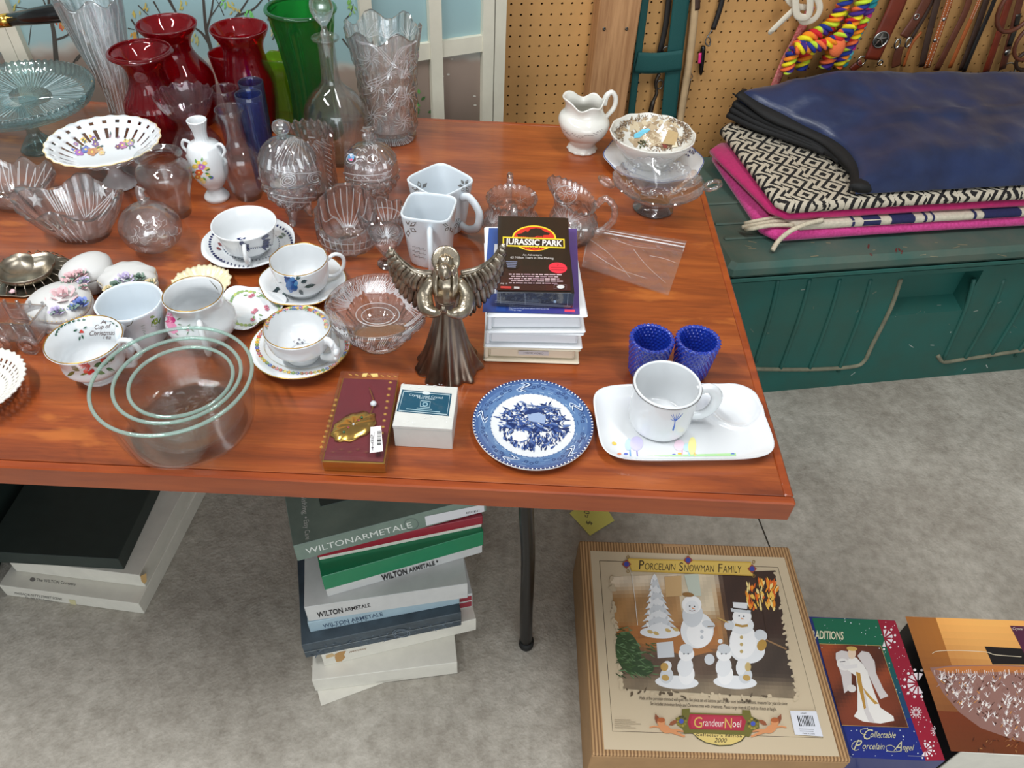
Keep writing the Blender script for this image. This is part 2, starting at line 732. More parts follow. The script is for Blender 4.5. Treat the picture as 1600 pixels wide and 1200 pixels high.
# the rest of the garage: white ceiling and side walls; the open door is on the photographer's side
mat('ceiling_board', (208, 209, 210), 0.8, var=0.04, vscale=2)
mat('stud_wall', (180, 180, 178), 0.8, var=0.12, vscale=2)
o = mesh('ceiling', [(-3.2, -3.2, 2.8), (-3.2, 2.9, 2.8), (3.4, 2.9, 2.8), (3.4, -3.2, 2.8)], [(0, 1, 2, 3)], 'ceiling_board', None, False)
tag(o, 'white boarded garage ceiling', None, kind='structure')
o = mesh('wall_right', [(3.4, -3.2, 0), (3.4, 2.9, 0), (3.4, 2.9, 2.8), (3.4, -3.2, 2.8)], [(0, 1, 2, 3)], 'stud_wall', None, False)
tag(o, 'grey garage side wall', None, kind='structure')
o = mesh('wall_left', [(-3.2, -3.2, 0), (-3.2, 2.9, 0), (-3.2, 2.9, 2.8), (-3.2, -3.2, 2.8)], [(0, 1, 2, 3)], 'stud_wall', None, False)
tag(o, 'grey garage side wall opposite the bin', None, kind='structure')

# pegboard wall: every hole is a real hole, one inch apart
mat('pegboard', (194, 146, 88), 0.6, var=0.10, vscale=5, bump=0.1, bscale=400)
mat('dark_back', (26, 21, 17), 0.9)
s_in = 0.0254
AX, AZ = 0.3234, HC - 0.6353
vs, fs = [], []
HR = 0.0030
for i in range(-62, 78):
    for j in range(-40, 26):
        cx, cz = AX - WD * 0 + i * s_in, AZ - j * s_in
        b0 = len(vs)
        h = s_in / 2
        sq = [(-h, -h), (0, -h), (h, -h), (h, 0), (h, h), (0, h), (-h, h), (-h, 0)]
        for (a, b) in sq:
            vs.append((cx + a, 0.0, cz + b))
        for (a, b) in sq:
            l = math.hypot(a, b)
            vs.append((cx + a / l * HR, 0.0, cz + b / l * HR))
        for (a, b) in sq:
            l = math.hypot(a, b)
            vs.append((cx + a / l * HR, 0.005, cz + b / l * HR))
        for k in range(8):
            k2 = (k + 1) % 8
            fs.append((b0 + k, b0 + k2, b0 + 8 + k2, b0 + 8 + k))
            fs.append((b0 + 8 + k, b0 + 8 + k2, b0 + 16 + k2, b0 + 16 + k))
W = mesh('wall_back', vs, fs, 'pegboard', None, False)
tag(W, 'tan pegboard wall with rows of holes', None, kind='structure')
place(W, WN * WD, WY)
x0, x1, z0, z1 = AX - 62.5 * s_in, AX + 77.5 * s_in, AZ - 25.5 * s_in, AZ + 40.5 * s_in
mesh('backing_panel', [(x0, 0.02, z0), (x1, 0.02, z0), (x1, 0.02, z1), (x0, 0.02, z1)], [(0, 1, 2, 3)], 'dark_back', W, False)
mat('wall_wood', (120, 92, 62), 0.8, var=0.15)
lw = mesh('wall_lower', [(x0, 0.0, 0), (x1, 0.0, 0), (x1, 0.0, z0), (x0, 0.0, z0)], [(0, 1, 2, 3)], 'wall_wood', None, False)
place(lw, WN * WD, WY)
tag(lw, 'plain board below the pegboard, hidden by the bin', None, kind='structure')

# timber post in front of the pegboard
mat('pine', (190, 143, 98), 0.65, col2=(158, 112, 72), vscale=3.0, bump=0.25, bscale=60, stretch=(30, 30, 1.6))
mat('pine_edge', (196, 160, 112), 0.75, var=0.12, vscale=4, stretch=(20, 20, 1.5))
mat('steel', (150, 150, 150), 0.3, metal=1.0)
mat('dark_steel', (96, 92, 86), 0.38, metal=1.0)
pl, pr_ = onwall(921, 150, 0.06), onwall(981, 150, 0.06)
pw = (pr_ - pl).length
pc = (pl + pr_) / 2
post = thing('trim_1', 'rough pine timber post with two screws in front of the pegboard', None, (pc.x + WN.x * 0.03, pc.y + WN.y * 0.03, 0), WY)
post['kind'] = 'structure'
vs, fs = boxverts(pw, 0.058, 1.75, 0, 0.003)
mesh('timber', vs, fs, 'pine', post, False)
for px, py in ((944, 45), (979, 45)):
    q = wm(post).inverted() @ onwall(px, py, 0.06)
    sv = lathe('screw', [(0.0001, 0), (0.0042, 0), (0.0042, 0.0008), (0.0015, 0.0012), (0.001, 0.0004), (0.0001, 0.0004)], 'dark_steel', post, 10)
    sv.rotation_euler = (PI / 2, 0, 0)
    sv.location = q + Vector((0, -0.0005, 0))

# ------------------------------------------------------------------ painted folding screen behind the table
mat('screen_white', (214, 210, 192), 0.55, var=0.05, vscale=12)


def mural():
    m, t, out = nt('mural')
    p = N(t, 'ShaderNodeBsdfPrincipled', i_Roughness=0.3)
    tc = N(t, 'ShaderNodeTexCoord')
    sx = N(t, 'ShaderNodeSeparateXYZ')
    t.links.new(tc.outputs['Object'], sx.inputs[0])
    nz = N(t, 'ShaderNodeTexNoise', i_Scale=4.0, i_Detail=4.0)
    t.links.new(tc.outputs['Object'], nz.inputs['Vector'])
    a = N(t, 'ShaderNodeMath', operation='MULTIPLY_ADD')
    a.inputs[1].default_value = 0.16
    t.links.new(nz.outputs['Fac'], a.inputs[0])
    t.links.new(sx.outputs['Z'], a.inputs[2])
    r = N(t, 'ShaderNodeValToRGB')
    cr_ = r.color_ramp
    cr_.elements[0].position, cr_.elements[0].color = 0.62, (*S(96, 82, 72), 1)
    cr_.elements[1].position, cr_.elements[1].color = 0.838, (*S(152, 134, 122), 1)
    for pos, c in ((0.852, (178, 176, 168)), (0.866, (150, 178, 180)), (1.0, (152, 186, 190))):
        e = cr_.elements.new(pos)
        e.color = (*S(*c), 1)
    t.links.new(a.outputs[0], r.inputs['Fac'])
    t.links.new(r.outputs['Color'], p.inputs['Base Color'])
    t.links.new(p.outputs[0], out.inputs[0])


mural()
SB = aty(560, 20, 1.70)
SC = aty(782, 190, 1.86)
SA = aty(14, 40, 1.69)
SA0 = aty(-260, 40, 1.60)
scr = thing('painted_screen', 'folding screen painted with bare trees under pale blue sky, white wooden frame, behind the table', 'folding screen', (SB.x, SB.y, 0))
ZTOP = 1.45


def leafpanel(P, Q, posts, bars, inset=0.0):
    """one leaf between floor points P and Q: painted board plus white posts and rails on its face"""
    P, Q = Vector((P.x, P.y, 0)), Vector((Q.x, Q.y, 0))
    o = Vector((SB.x, SB.y, 0))
    d = Q - P
    L = d.length
    d.normalize()
    n = Vector((d.y, -d.x, 0))              # towards the camera

    def slab(name, u0, u1, z0, z1, f0, f1, m):
        vs = [P - o + d * u + n * f + Vector((0, 0, z)) for f in (f1, f0) for (u, z) in ((u0, z0), (u1, z0), (u1, z1), (u0, z1))]
        return mesh(name, vs, [(0, 1, 2, 3), (7, 6, 5, 4), (0, 4, 5, 1), (1, 5, 6, 2), (2, 6, 7, 3), (3, 7, 4, 0)], m, scr, False)
    bd = slab('painted_panel', 0, L, 0.05, ZTOP, -0.008, 0.0, 'mural')
    for u0, u1 in posts:
        slab('frame_post', u0 * L, u1 * L, 0.0, ZTOP + 0.02, -0.012, 0.016, 'screen_white')
    for z0, z1, u0, u1 in bars:
        slab('frame_rail', u0 * L, u1 * L, z0, z1, -0.010, 0.012, 'screen_white')
    return bd, P, n


leaf2, P2, n2 = leafpanel(SB, SC, [(0.0, 0.075), (0.45, 0.535), (0.83, 0.912), (0.92, 1.0)],
                          [(0.775, 0.812, 0.075, 0.45), (0.775, 0.812, 0.535, 0.83), (0.40, 0.45, 0.075, 0.92), (1.15, 1.19, 0.075, 0.92), (0.555, 0.585, 0.535, 0.83)])
leaf1, P1, n1 = leafpanel(SA, SB, [(0.0, 0.03)], [(0.1, 0.16, 0.03, 1), (1.38, 1.45, 0.03, 1)])
leaf0, P0, n0 = leafpanel(SA0, SA, [(0.0, 0.06), (0.9, 0.985)], [(0.78, 0.815, 0.06, 0.9), (0.1, 0.16, 0.06, 0.9)])

# trees painted on the middle leaf
tp = Print()
TR = (70, 66, 60)
for pts, wd in (([(88, 95), (84, 50), (78, 22), (76, -10)], 8), ([(85, 63), (105, 55), (118, 40), (121, 20)], 4), ([(78, 25), (66, -5)], 3),
                ([(330, 78), (322, 45), (318, 0), (316, -30)], 6), ([(328, 70), (316, 52), (302, 42)], 5), ([(323, 45), (330, 20), (334, -10)], 4),
                ([(366, 30), (378, 14), (392, -8)], 4), ([(372, 24), (396, 14), (412, -4)], 4), ([(419, 32), (421, 8), (418, -10)], 3),
                ([(205, 30), (212, 42), (218, 66)], 3), ([(240, 2), (250, 20)], 3), ([(262, -5), (272, 14), (276, 20)], 5), ([(420, 20), (433, 8)], 2),
                ([(440, 78), (448, 58), (450, 40)], 3), ([(435, 80), (444, 62), (449, 48)], 2), ([(426, 62), (440, 34), (447, 22)], 2), ([(115, 98), (124, 86), (136, 84)], 3),
                ([(216, 8), (228, 20), (232, 24)], 2), ([(330, 25), (340, 10), (345, 2)], 2), ([(350, 24), (342, 6), (335, -4)], 1.5), ([(120, 95), (132, 78), (137, 62)], 2),
                ([(540, 30), (548, 20), (552, 6)], 2), ([(535, 60), (545, 74), (552, 82)], 3), ([(200, 44), (210, 46)], 2), ([(45, 70), (50, 30)], 1.5), ([(20, 10), (60, 16)], 1.5)):
    tp.line(cr(pts, 4), wd, TR, 0.5)
for x, y, c in ((98, 35, (190, 130, 60)), (104, 30, (200, 150, 80)), (92, 39, (190, 90, 60)), (211, 52, (196, 150, 70)), (208, 55, (196, 150, 70)), (214, 22, (200, 180, 90)), (286, 4, (190, 180, 100)),
                (350, 2, (120, 190, 90)), (360, 8, (190, 180, 90)), (368, 12, (190, 170, 90)), (385, 22, (110, 200, 110)), (390, 18, (120, 200, 110)), (335, 45, (190, 180, 110)),
                (341, 58, (190, 180, 120)), (302, 56, (180, 180, 110)), (303, 62, (180, 180, 120)), (433, 40, (200, 190, 130)), (430, 50, (200, 190, 140)), (440, 36, (200, 180, 110)), (150, 2, (180, 160, 90)),
                (232, 4, (190, 170, 90)), (545, 5, (120, 170, 90)), (550, 12, (140, 180, 100)), (28, 4, (180, 170, 90))):
    for k in range(5):
        tp.leaf(x + random.uniform(-6, 6), y + random.uniform(-7, 7), 8, 3, random.uniform(0.9, 2.2), c)
tp.build('painted_trees', scr, leaf1, 'print_matt', lift=0.0006, dl=0.00002)
tp = Print()
for i in range(26):
    x, y = random.choice([(652, 155, ), (650, 172), (676, 178), (645, 165)])
    tp.leaf(x + random.uniform(-9, 9), y + random.uniform(-9, 9), 9, 5, random.uniform(0, 6.2), random.choice([(70, 120, 50), (96, 150, 70), (50, 96, 44)]))
for x, y in ((684, 124), (691, 119), (700, 116), (706, 92), (742, 78), (741, 150), (742, 164)):
    tp.ell(x, y, 2.4, 1.4, (196, 192, 182))
tp.build('painted_leaves', scr, leaf2, 'print_matt', lift=0.0006, dl=0.00002)
# ================================================================== the table
def tablewood():
    m, t, out = nt('table_wood')
    p = N(t, 'ShaderNodeBsdfPrincipled', i_Roughness=0.32)
    p.inputs['Coat Weight'].default_value = 0.6
    p.inputs['Coat Roughness'].default_value = 0.10
    tc = N(t, 'ShaderNodeTexCoord')
    mp = N(t, 'ShaderNodeMapping')
    mp.inputs['Scale'].default_value = (1.3, 9.0, 9.0)
    t.links.new(tc.outputs['Object'], mp.inputs['Vector'])
    n1 = N(t, 'ShaderNodeTexNoise', i_Scale=2.6, i_Detail=6.0, i_Roughness=0.6, i_Distortion=0.8)
    t.links.new(mp.outputs[0], n1.inputs['Vector'])
    r1 = N(t, 'ShaderNodeValToRGB')
    e = r1.color_ramp.elements
    e[0].position, e[0].color = 0.30, (*S(112, 50, 22), 1)
    e[1].position, e[1].color = 0.70, (*S(172, 90, 38), 1)
    q = e.new(0.48)
    q.color = (*S(144, 68, 27), 1)
    t.links.new(n1.outputs['Fac'], r1.inputs['Fac'])
    # fine pores along the grain
    mp2 = N(t, 'ShaderNodeMapping')
    mp2.inputs['Scale'].default_value = (3.0, 70.0, 70.0)
    t.links.new(tc.outputs['Object'], mp2.inputs['Vector'])
    n2 = N(t, 'ShaderNodeTexNoise', i_Scale=3.0, i_Detail=4.0, i_Roughness=0.7, i_Distortion=0.4)
    t.links.new(mp2.outputs[0], n2.inputs['Vector'])
    r2 = N(t, 'ShaderNodeValToRGB')
    e = r2.color_ramp.elements
    e[0].position, e[0].color = 0.36, (0.62, 0.55, 0.5, 1)
    e[1].position, e[1].color = 0.56, (1, 1, 1, 1)
    t.links.new(n2.outputs['Fac'], r2.inputs['Fac'])
    mx = N(t, 'ShaderNodeMix', data_type='RGBA', blend_type='MULTIPLY')
    mx.inputs['Factor'].default_value = 0.55
    t.links.new(r1.outputs['Color'], mx.inputs['A'])
    t.links.new(r2.outputs['Color'], mx.inputs['B'])
    # worn, lighter patches of varnish
    mp3 = N(t, 'ShaderNodeMapping')
    mp3.inputs['Scale'].default_value = (2.0, 6.0, 6.0)
    mp3.inputs['Location'].default_value = (3.3, 0.7, 0)
    t.links.new(tc.outputs['Object'], mp3.inputs['Vector'])
    n3 = N(t, 'ShaderNodeTexNoise', i_Scale=3.2, i_Detail=5.0, i_Roughness=0.55)
    t.links.new(mp3.outputs[0], n3.inputs['Vector'])
    r3 = N(t, 'ShaderNodeValToRGB')
    e = r3.color_ramp.elements
    e[0].position, e[0].color = 0.63, (0, 0, 0, 1)
    e[1].position, e[1].color = 0.70, (0.6, 0.6, 0.6, 1)
    t.links.new(n3.outputs['Fac'], r3.inputs['Fac'])
    mx2 = N(t, 'ShaderNodeMix', data_type='RGBA')
    t.links.new(r3.outputs['Color'], mx2.inputs['Factor'])
    t.links.new(mx.outputs['Result'], mx2.inputs['A'])
    mx2.inputs['B'].default_value = (*S(184, 104, 44), 1)
    t.links.new(mx2.outputs['Result'], p.inputs['Base Color'])
    b = N(t, 'ShaderNodeBump', i_Strength=0.08, i_Distance=0.001)
    t.links.new(n2.outputs['Fac'], b.inputs['Height'])
    t.links.new(b.outputs[0], p.inputs['Normal'])
    t.links.new(p.outputs[0], out.inputs[0])


tablewood()
mat('edge_wood', (160, 74, 28), 0.3, coat=0.4, col2=(134, 56, 20), vscale=4, stretch=(1.5, 14, 14))
mat('black_tube', (10, 10, 11), 0.3)
mat('black_rubber', (20, 20, 20), 0.7)
XR, YF, YB, XL = 0.3617, 0.5544, 1.5367, -1.75
tb = thing('folding_table', 'long varnished orange-brown plywood table on black metal legs', 'table', ((XR + XL) / 2, (YF + YB) / 2, 0))
tcx, tcy = (XR + XL) / 2, (YF + YB) / 2
E_ = 0.012
box('tabletop', XR - XL - 2 * E_, YB - YF - 2 * E_, 0.034, 'table_wood', tb, TZ - 0.034, 0.0006)
for nm, w_, d_, cx, cy in (('edge_strip', XR - XL, E_, 0, -(YB - YF) / 2 + E_ / 2), ('edge_strip', XR - XL, E_, 0, (YB - YF) / 2 - E_ / 2),
                           ('edge_strip', E_, YB - YF - 2 * E_ - 0.0006, (XR - XL) / 2 - E_ / 2, 0), ('edge_strip', E_, YB - YF - 2 * E_ - 0.0006, -(XR - XL) / 2 + E_ / 2, 0)):
    box(nm, w_, d_, 0.0355, 'edge_wood', tb, TZ - 0.0355, 0.0018, cx, cy)
L1 = at(822, 1008, 0.0)
for (lx, ly, bend) in ((L1.x, L1.y, 1), (L1.x, 1.40, -1), (-1.45, L1.y, 1), (-1.45, 1.40, -1)):
    lx, ly = lx - tcx, ly - tcy
    if lx == L1.x - tcx and bend == 1:
        pth = [Vector((lx, ly, 0.012))] + [aty(x, y, L1.y) - Vector((tcx, tcy, 0)) for x, y in ((822, 985), (822.5, 950), (824.5, 900), (825, 860), (823, 815), (821, 765))]
        pth[-1].z = min(pth[-1].z, 0.704)
        pth = cr(pth, 5)
    else:
        pth = cr([(lx, ly, 0.012), (lx, ly, 0.14), (lx + 0.004, ly, 0.30), (lx + 0.012, ly, 0.42), (lx + 0.004, ly - 0.02 * bend, 0.56), (lx - 0.004, ly - 0.03 * bend, 0.705)], 5)
    lg = tube('leg', pth, 0.0125, 'black_tube', tb, 14)
    f = lathe('rubber_foot', [(0.0001, 0), (0.0145, 0), (0.0155, 0.004), (0.0148, 0.022), (0.0001, 0.022)], 'black_rubber', lg, 16)
    f.location = (lx, ly, 0.001)
for lx in (L1.x, -1.45):
    tube('cross_bar', [(lx - tcx + 0.004, L1.y - tcy - 0.02, 0.6), (lx - tcx + 0.004, 1.40 - tcy + 0.02, 0.6)], 0.008, 'black_tube', tb, 8)
# ================================================================== green storage bin against the wall
mat('bin_green', (30, 92, 84), 0.55, col2=(42, 84, 74), vscale=7, bump=0.15, bscale=120)
mat('bin_lid', (50, 92, 84), 0.6, col2=(92, 100, 88), vscale=5, bump=0.15, bscale=90)
mat('bin_dark', (20, 42, 38), 0.8)
mat('bin_scuff', (120, 118, 98), 0.8, var=0.2)
BO = at(1148, 412, 0.46)
BO = Vector((BO.x, BO.y, 0)) + WN * 0.0
BL_, BD_ = 1.45, 0.50
bin_ = thing('storage_bin', 'long green plastic storage bin with slanted ribs and ledged lid', 'storage bin', BO, WY)
inv = wm(bin_).inverted()
FV = 0.022                                  # body front face behind lid lip


def bpt(px, py, v=FV):
    return inv @ onplane(px, py, BO + WN * v, WN)


h0, h1 = bpt(1413, 430), bpt(1500, 482)
hx0, hx1, hz0, hz1 = h0.x, h1.x, h1.z, h0.z
vs, fs = [], []
X0, X1, Z1 = 0.02, BL_, 0.425
q = [(X0, 0), (hx0, 0), (hx1, 0), (X1, 0), (X0, hz0), (hx0, hz0), (hx1, hz0), (X1, hz0), (X0, hz1), (hx0, hz1), (hx1, hz1), (X1, hz1), (X0, Z1), (hx0, Z1), (hx1, Z1), (X1, Z1)]
tp_ = lambda z: FV - 0.02 * (1 - z / Z1)    # foot stands a little proud
vs = [(x, tp_(z), z) for x, z in q]
for r in range(3):
    for c in range(3):
        if (r, c) != (1, 1):
            a = r * 4 + c
            fs.append((a, a + 1, a + 5, a + 4))
n0 = len(vs)
vs += [(hx0 + 0.006, FV + 0.04, hz0 + 0.02), (hx1 - 0.006, FV + 0.04, hz0 + 0.02), (hx1 - 0.006, FV + 0.04, hz1), (hx0 + 0.006, FV + 0.04, hz1)]
hole = (5, 6, 10, 9)
for k in range(4):
    a, b = hole[k], hole[(k + 1) % 4]
    fs.append((a, b, n0 + (k + 1) % 4, n0 + k))
fs.append((n0, n0 + 1, n0 + 2, n0 + 3))
n1_ = len(vs)
vs += [(X0, BD_, 0), (X1, BD_, 0), (X0, BD_, Z1), (X1, BD_, Z1)]
fs += [(0, 4, 8, 12, n1_ + 2, n1_), (3, n1_ + 1, n1_ + 3, 15, 11, 7), (n1_ + 1, n1_, n1_ + 2, n1_ + 3)]
body = mesh('bin_body', vs, fs, 'bin_green', bin_, False)
for k, (tx, bx, byy) in enumerate(((1216, 1177, 560), (1265, 1214, 573), (1312, 1259, 573), (1360, 1305, 573), (1522, 1468, 556), (1568, 1500, 557), (1612, 1540, 553), (1655, 1580, 550))):
    p = [bpt(tx, 436, FV - 0.001)]
    for t in (0.3, 0.6, 1.0):
        xx = tx + (bx - tx) * (t ** 1.15)
        yy = 436 + (byy - 436) * t
        qz = bpt(xx, yy, FV)
        qz.y = tp_(qz.z)
        p.append(qz)
    tube('slanted_rib', cr(p, 4), 0.006, 'bin_green', bin_, 8)
for pts in ([(1170, 576), (1260, 577), (1330, 573), (1350, 564), (1362, 540), (1392, 480), (1407, 436)], [(1465, 555), (1474, 565), (1500, 562), (1600, 547), (1690, 535)]):
    p = []
    for x, y in pts:
        qz = bpt(x, y, FV)
        qz = bpt(x, y, tp_(qz.z))
        p.append(qz)
    tube('panel_ridge', cr(p, 4), 0.006, 'bin_scuff', bin_, 8)
box('lid', BL_ + 0.03, BD_ + 0.02, 0.042, 'bin_lid', bin_, 0.418, 0.012, BL_ / 2, BD_ / 2, smooth=False)
box('lid_lip', BL_ + 0.036, 0.006, 0.014, 'bin_green', bin_, 0.412, 0.0025, BL_ / 2, -0.012)
for (px, py) in ((1115, 318), (1132, 349), (1146, 372)):
    qv = inv @ at(px, py, 0.462)
    box('lid_ridge', BL_ - 0.02, 0.012, 0.006, 'bin_lid', bin_, 0.459, 0.0025, BL_ / 2, qv.y)
sc_ = Print()
for i in range(26):
    x, y = random.uniform(1165, 1590), random.uniform(440, 600)
    sc_.line([(x, y), (x + random.uniform(-8, 8), y + random.uniform(-6, 6))], random.uniform(0.6, 1.6), random.choice([(140, 150, 140), (96, 110, 96), (180, 186, 180)]))
sc_.build('scuff_marks', bin_, body, 'print_matt', 0.0003, 0.00001)
sc_ = Print()
for x, y in ((1357, 385), (1361, 398), (1405, 390), (1409, 394), (1400, 392)):
    sc_.ell(x, y, random.uniform(2, 5), 1.6, (96, 40, 34), random.uniform(0, 2))
for i in range(14):
    x, y = random.uniform(1160, 1590), random.uniform(376, 402)
    sc_.line([(x, y), (x + random.uniform(4, 16), y + random.uniform(-3, 3))], 1.2, (128, 124, 100))
sc_.build('lid_stains', bin_, [o for o in bin_.children if o.name.startswith('lid') and 'lip' not in o.name][:1], 'print_matt', 0.0003, 0.00001)


# ------------------------------------------------------------------ folded blankets and the navy coat on the bin
def pad(name, out, z0, z1, m, parent=None, r=0.01, wob=0.002, sub=6, rings=8, cols=None):
    """soft slab: rounded rim, slightly uneven top"""
    c = sum((Vector((p[0], p[1], 0)) for p in out), Vector()) / len(out)
    pts = []
    L = len(out)
    for i in range(L):
        a, b = Vector(out[i][:2]), Vector(out[(i + 1) % L][:2])
        for k in range(sub):
            pts.append(a.lerp(b, (k + 0.5) / sub))
    n = len(pts)
    vs, fs = [], []
    prof = [(r * 1.2, z0), (0.0, z0 + r * 0.6), (-0.001, (z0 + z1) / 2), (0.0, z1 - r * 0.6), (r * 0.8, z1)]
    for ins, z in prof:
        for i in range(n):
            d = (c.xy - pts[i])
            d = d.normalized() if d.length else d
            q = pts[i] + d * ins
            wv = noise.noise(Vector((q.x * 9, q.y * 9, z * 20))) * wob
            vs.append((q.x, q.y, z + (wv if z > z0 else 0)))
    last = len(prof) - 1
    base = [Vector(vs[last * n + i]) for i in range(n)]
    for k in range(1, rings):
        s = k / rings
        for i in range(n):
            q = base[i].lerp(Vector((c.x, c.y, z1)), s)
            vs.append((q.x, q.y, z1 + noise.noise(Vector((q.x * 7, q.y * 7, z1 * 5))) * wob * 2))
    vs.append((c.x, c.y, z1))
    R = len(prof) + rings - 1
    for i in range(R - 1):
        for k in range(n):
            a, b = i * n + k, i * n + (k + 1) % n
            fs.append((a, b, b + n, a + n))
    for k in range(n):
        fs.append(((R - 1) * n + k, (R - 1) * n + (k + 1) % n, len(vs) - 1))
    fs.append(tuple(range(n))[::-1])
    return mesh(name, vs, fs, m, parent, True)


def slab_outline(FL, BLp, z, L=0.95, rag=0.0):
    a, b = at(*FL, z), at(*BLp, z)
    return [a, a + WU * (L * 0.33), a + WU * (L * 0.66), a + WU * L, b + WU * L, b + WU * (L * 0.5), b]


mat('pink_weave', (214, 66, 146), 0.9, col2=(188, 46, 118), vscale=160, bump=0.6, bscale=260, stretch=(1, 1, 1), sheen=0.3)
mat('pink_felt', (186, 24, 100), 0.95, var=0.10, vscale=90, bump=0.3, bscale=500, sheen=0.3)
mat('cream_weave', (206, 196, 176), 0.95, var=0.10, vscale=120, bump=0.5, bscale=300)
mat('cord_cream', (206, 194, 170), 0.95, var=0.12, vscale=150, bump=0.5, bscale=300)
pw_ = pad('pink_saddle_blanket', slab_outline((1199, 366), (1108, 232), 0.492), 0.4655, 0.4925, 'pink_weave', None, 0.012, 0.001)
tag(pw_, 'folded bright pink woven saddle blanket lying directly on the green bin lid', 'blanket')
cb = thing('cream_saddle_blanket', 'cream woven saddle blanket with navy blocks and tied cord ends', 'blanket', at(1400, 320, 0.4950))
inv = wm(cb).inverted()
co = pad('woven_body', [inv @ p for p in slab_outline((1236, 352), (1140, 240), 0.512, 0.92)], 0.0, 0.0175, 'cream_weave', cb, 0.005, 0.001)
fl_ = inv @ at(1236, 352, 0.512)
mat('navy_weave', (36, 38, 80), 0.95, var=0.1, vscale=120, bump=0.5, bscale=300)
for x0_, x1_ in ((1329, 1333), (1346, 1372), (1388, 1423), (1437, 1441), (1449, 1452), (1510, 1514), (1525, 1580)):
    s0, s1 = ((inv @ at(x_, 352 - (x_ - 1236) * 0.105, 0.512)) - fl_ for x_ in (x0_, x1_))
    s0, s1 = s0.dot(WU), s1.dot(WU)
    prof_ = [(0.0040, 0.0016), (-0.0012, 0.0040), (-0.0024, 0.0088), (-0.0012, 0.0145), (0.0040, 0.0188), (0.030, 0.0192)]
    vs, fs = [], []
    for (v_, z_) in prof_:
        for s_ in (s0, s1):
            p_ = fl_ + WU * s_ + WN * v_
            vs.append((p_.x, p_.y, z_))
    for q_ in range(len(prof_) - 1):
        fs.append((2 * q_, 2 * q_ + 1, 2 * q_ + 3, 2 * q_ + 2))
    mesh('navy_block', vs, fs, 'navy_weave', cb, True)
for pts in ([(1250, 344), (1220, 340), (1185, 345), (1163, 350)], [(1248, 348), (1215, 346), (1182, 351), (1160, 355)], [(1240, 352), (1205, 352), (1175, 357), (1166, 358)]):
    tube('fringe_cord', cr([inv @ at(x, y, (0.5035, 0.5025, 0.497, 0.482)[i]) for i, (x, y) in enumerate(pts)], 5), 0.0055, 'cord_cream', cb, 8)
tube('fringe_cord', cr([inv @ at(1285, 344, 0.519), inv @ at(1260, 350, 0.519), inv @ at(1235, 361, 0.510), inv @ at(1216, 377, 0.484), inv @ at(1207, 391, 0.4715)], 6), 0.0058, 'cord_cream', cb, 8)
pf = pad('pink_felt_pad', slab_outline((1214, 336), (1102, 224), 0.534, 0.93), 0.5160, 0.5345, 'pink_felt', None, 0.007, 0.001)
tag(pf, 'dark pink felt saddle pad sticking out under the black and cream blanket', 'saddle pad')


def weave_pattern():
    """black rounded-hexagon bands on cream wool"""
    m, t, out = nt('wavy_weave')
    p = N(t, 'ShaderNodeBsdfPrincipled', i_Roughness=0.95)
    tc = N(t, 'ShaderNodeTexCoord')
    mp = N(t, 'ShaderNodeMapping')
    mp.inputs['Scale'].default_value = (1, 1, 0.4)
    mp.inputs['Rotation'].default_value = (0, 0, -WY)
    t.links.new(tc.outputs['Object'], mp.inputs['Vector'])
    nz = N(t, 'ShaderNodeTexNoise', i_Scale=90.0, i_Detail=3.0)
    t.links.new(tc.outputs['Object'], nz.inputs['Vector'])
    sx = N(t, 'ShaderNodeSeparateXYZ')
    t.links.new(mp.outputs[0], sx.inputs[0])

    def M(op, a, b=None, c=None):
        n = N(t, 'ShaderNodeMath', operation=op)
        for i, v in enumerate((a, b, c)):
            if v is None:
                continue
            if isinstance(v, (int, float)):
                n.inputs[i].default_value = v
            else:
                t.links.new(v, n.inputs[i])
        return n.outputs[0]
    x, y = sx.outputs['X'], sx.outputs['Y']
    x = M('MULTIPLY_ADD', nz.outputs['Fac'], 0.012, x)
    y = M('MULTIPLY_ADD', nz.outputs['Fac'], 0.010, y)
    # columns 62 mm wide along the wall, lozenges 70 mm long inside
    cx = M('DIVIDE', x, 0.085)
    fx = M('SUBTRACT', M('FRACT', cx), 0.5)
    col = M('FLOOR', cx)
    off = M('MULTIPLY', M('MODULO', col, 2.0), 0.5)
    fy = M('SUBTRACT', M('FRACT', M('ADD', M('DIVIDE', y, 0.058), off)), 0.5)
    hexd = M('ADD', M('ABSOLUTE', M('MULTIPLY', fx, 1.1)), M('MULTIPLY', M('ABSOLUTE', fy), 0.75))
    band = M('SINE', M('MULTIPLY', hexd, 21.0))
    line1 = M('GREATER_THAN', band, 0.15)
    r = N(t, 'ShaderNodeMix', data_type='RGBA')
    r.inputs['A'].default_value = (*S(198, 188, 168), 1)
    r.inputs['B'].default_value = (*S(28, 26, 26), 1)
    t.links.new(line1, r.inputs['Factor'])
    t.links.new(r.outputs['Result'], p.inputs['Base Color'])
    b = N(t, 'ShaderNodeBump', i_Strength=0.6, i_Distance=0.003)
    t.links.new(nz.outputs['Fac'], b.inputs['Height'])
    t.links.new(b.outputs[0], p.inputs['Normal'])
    t.links.new(p.outputs[0], out.inputs[0])


weave_pattern()
o4 = slab_outline((1221, 320), (1122, 190), 0.566, 0.90)
wv = pad('patterned_wool_blanket', o4, 0.5368, 0.566, 'wavy_weave', None, 0.013, 0.0012, sub=8)
tag(wv, 'folded black and cream wool blanket with wavy hexagon bands under the navy coat', 'blanket')

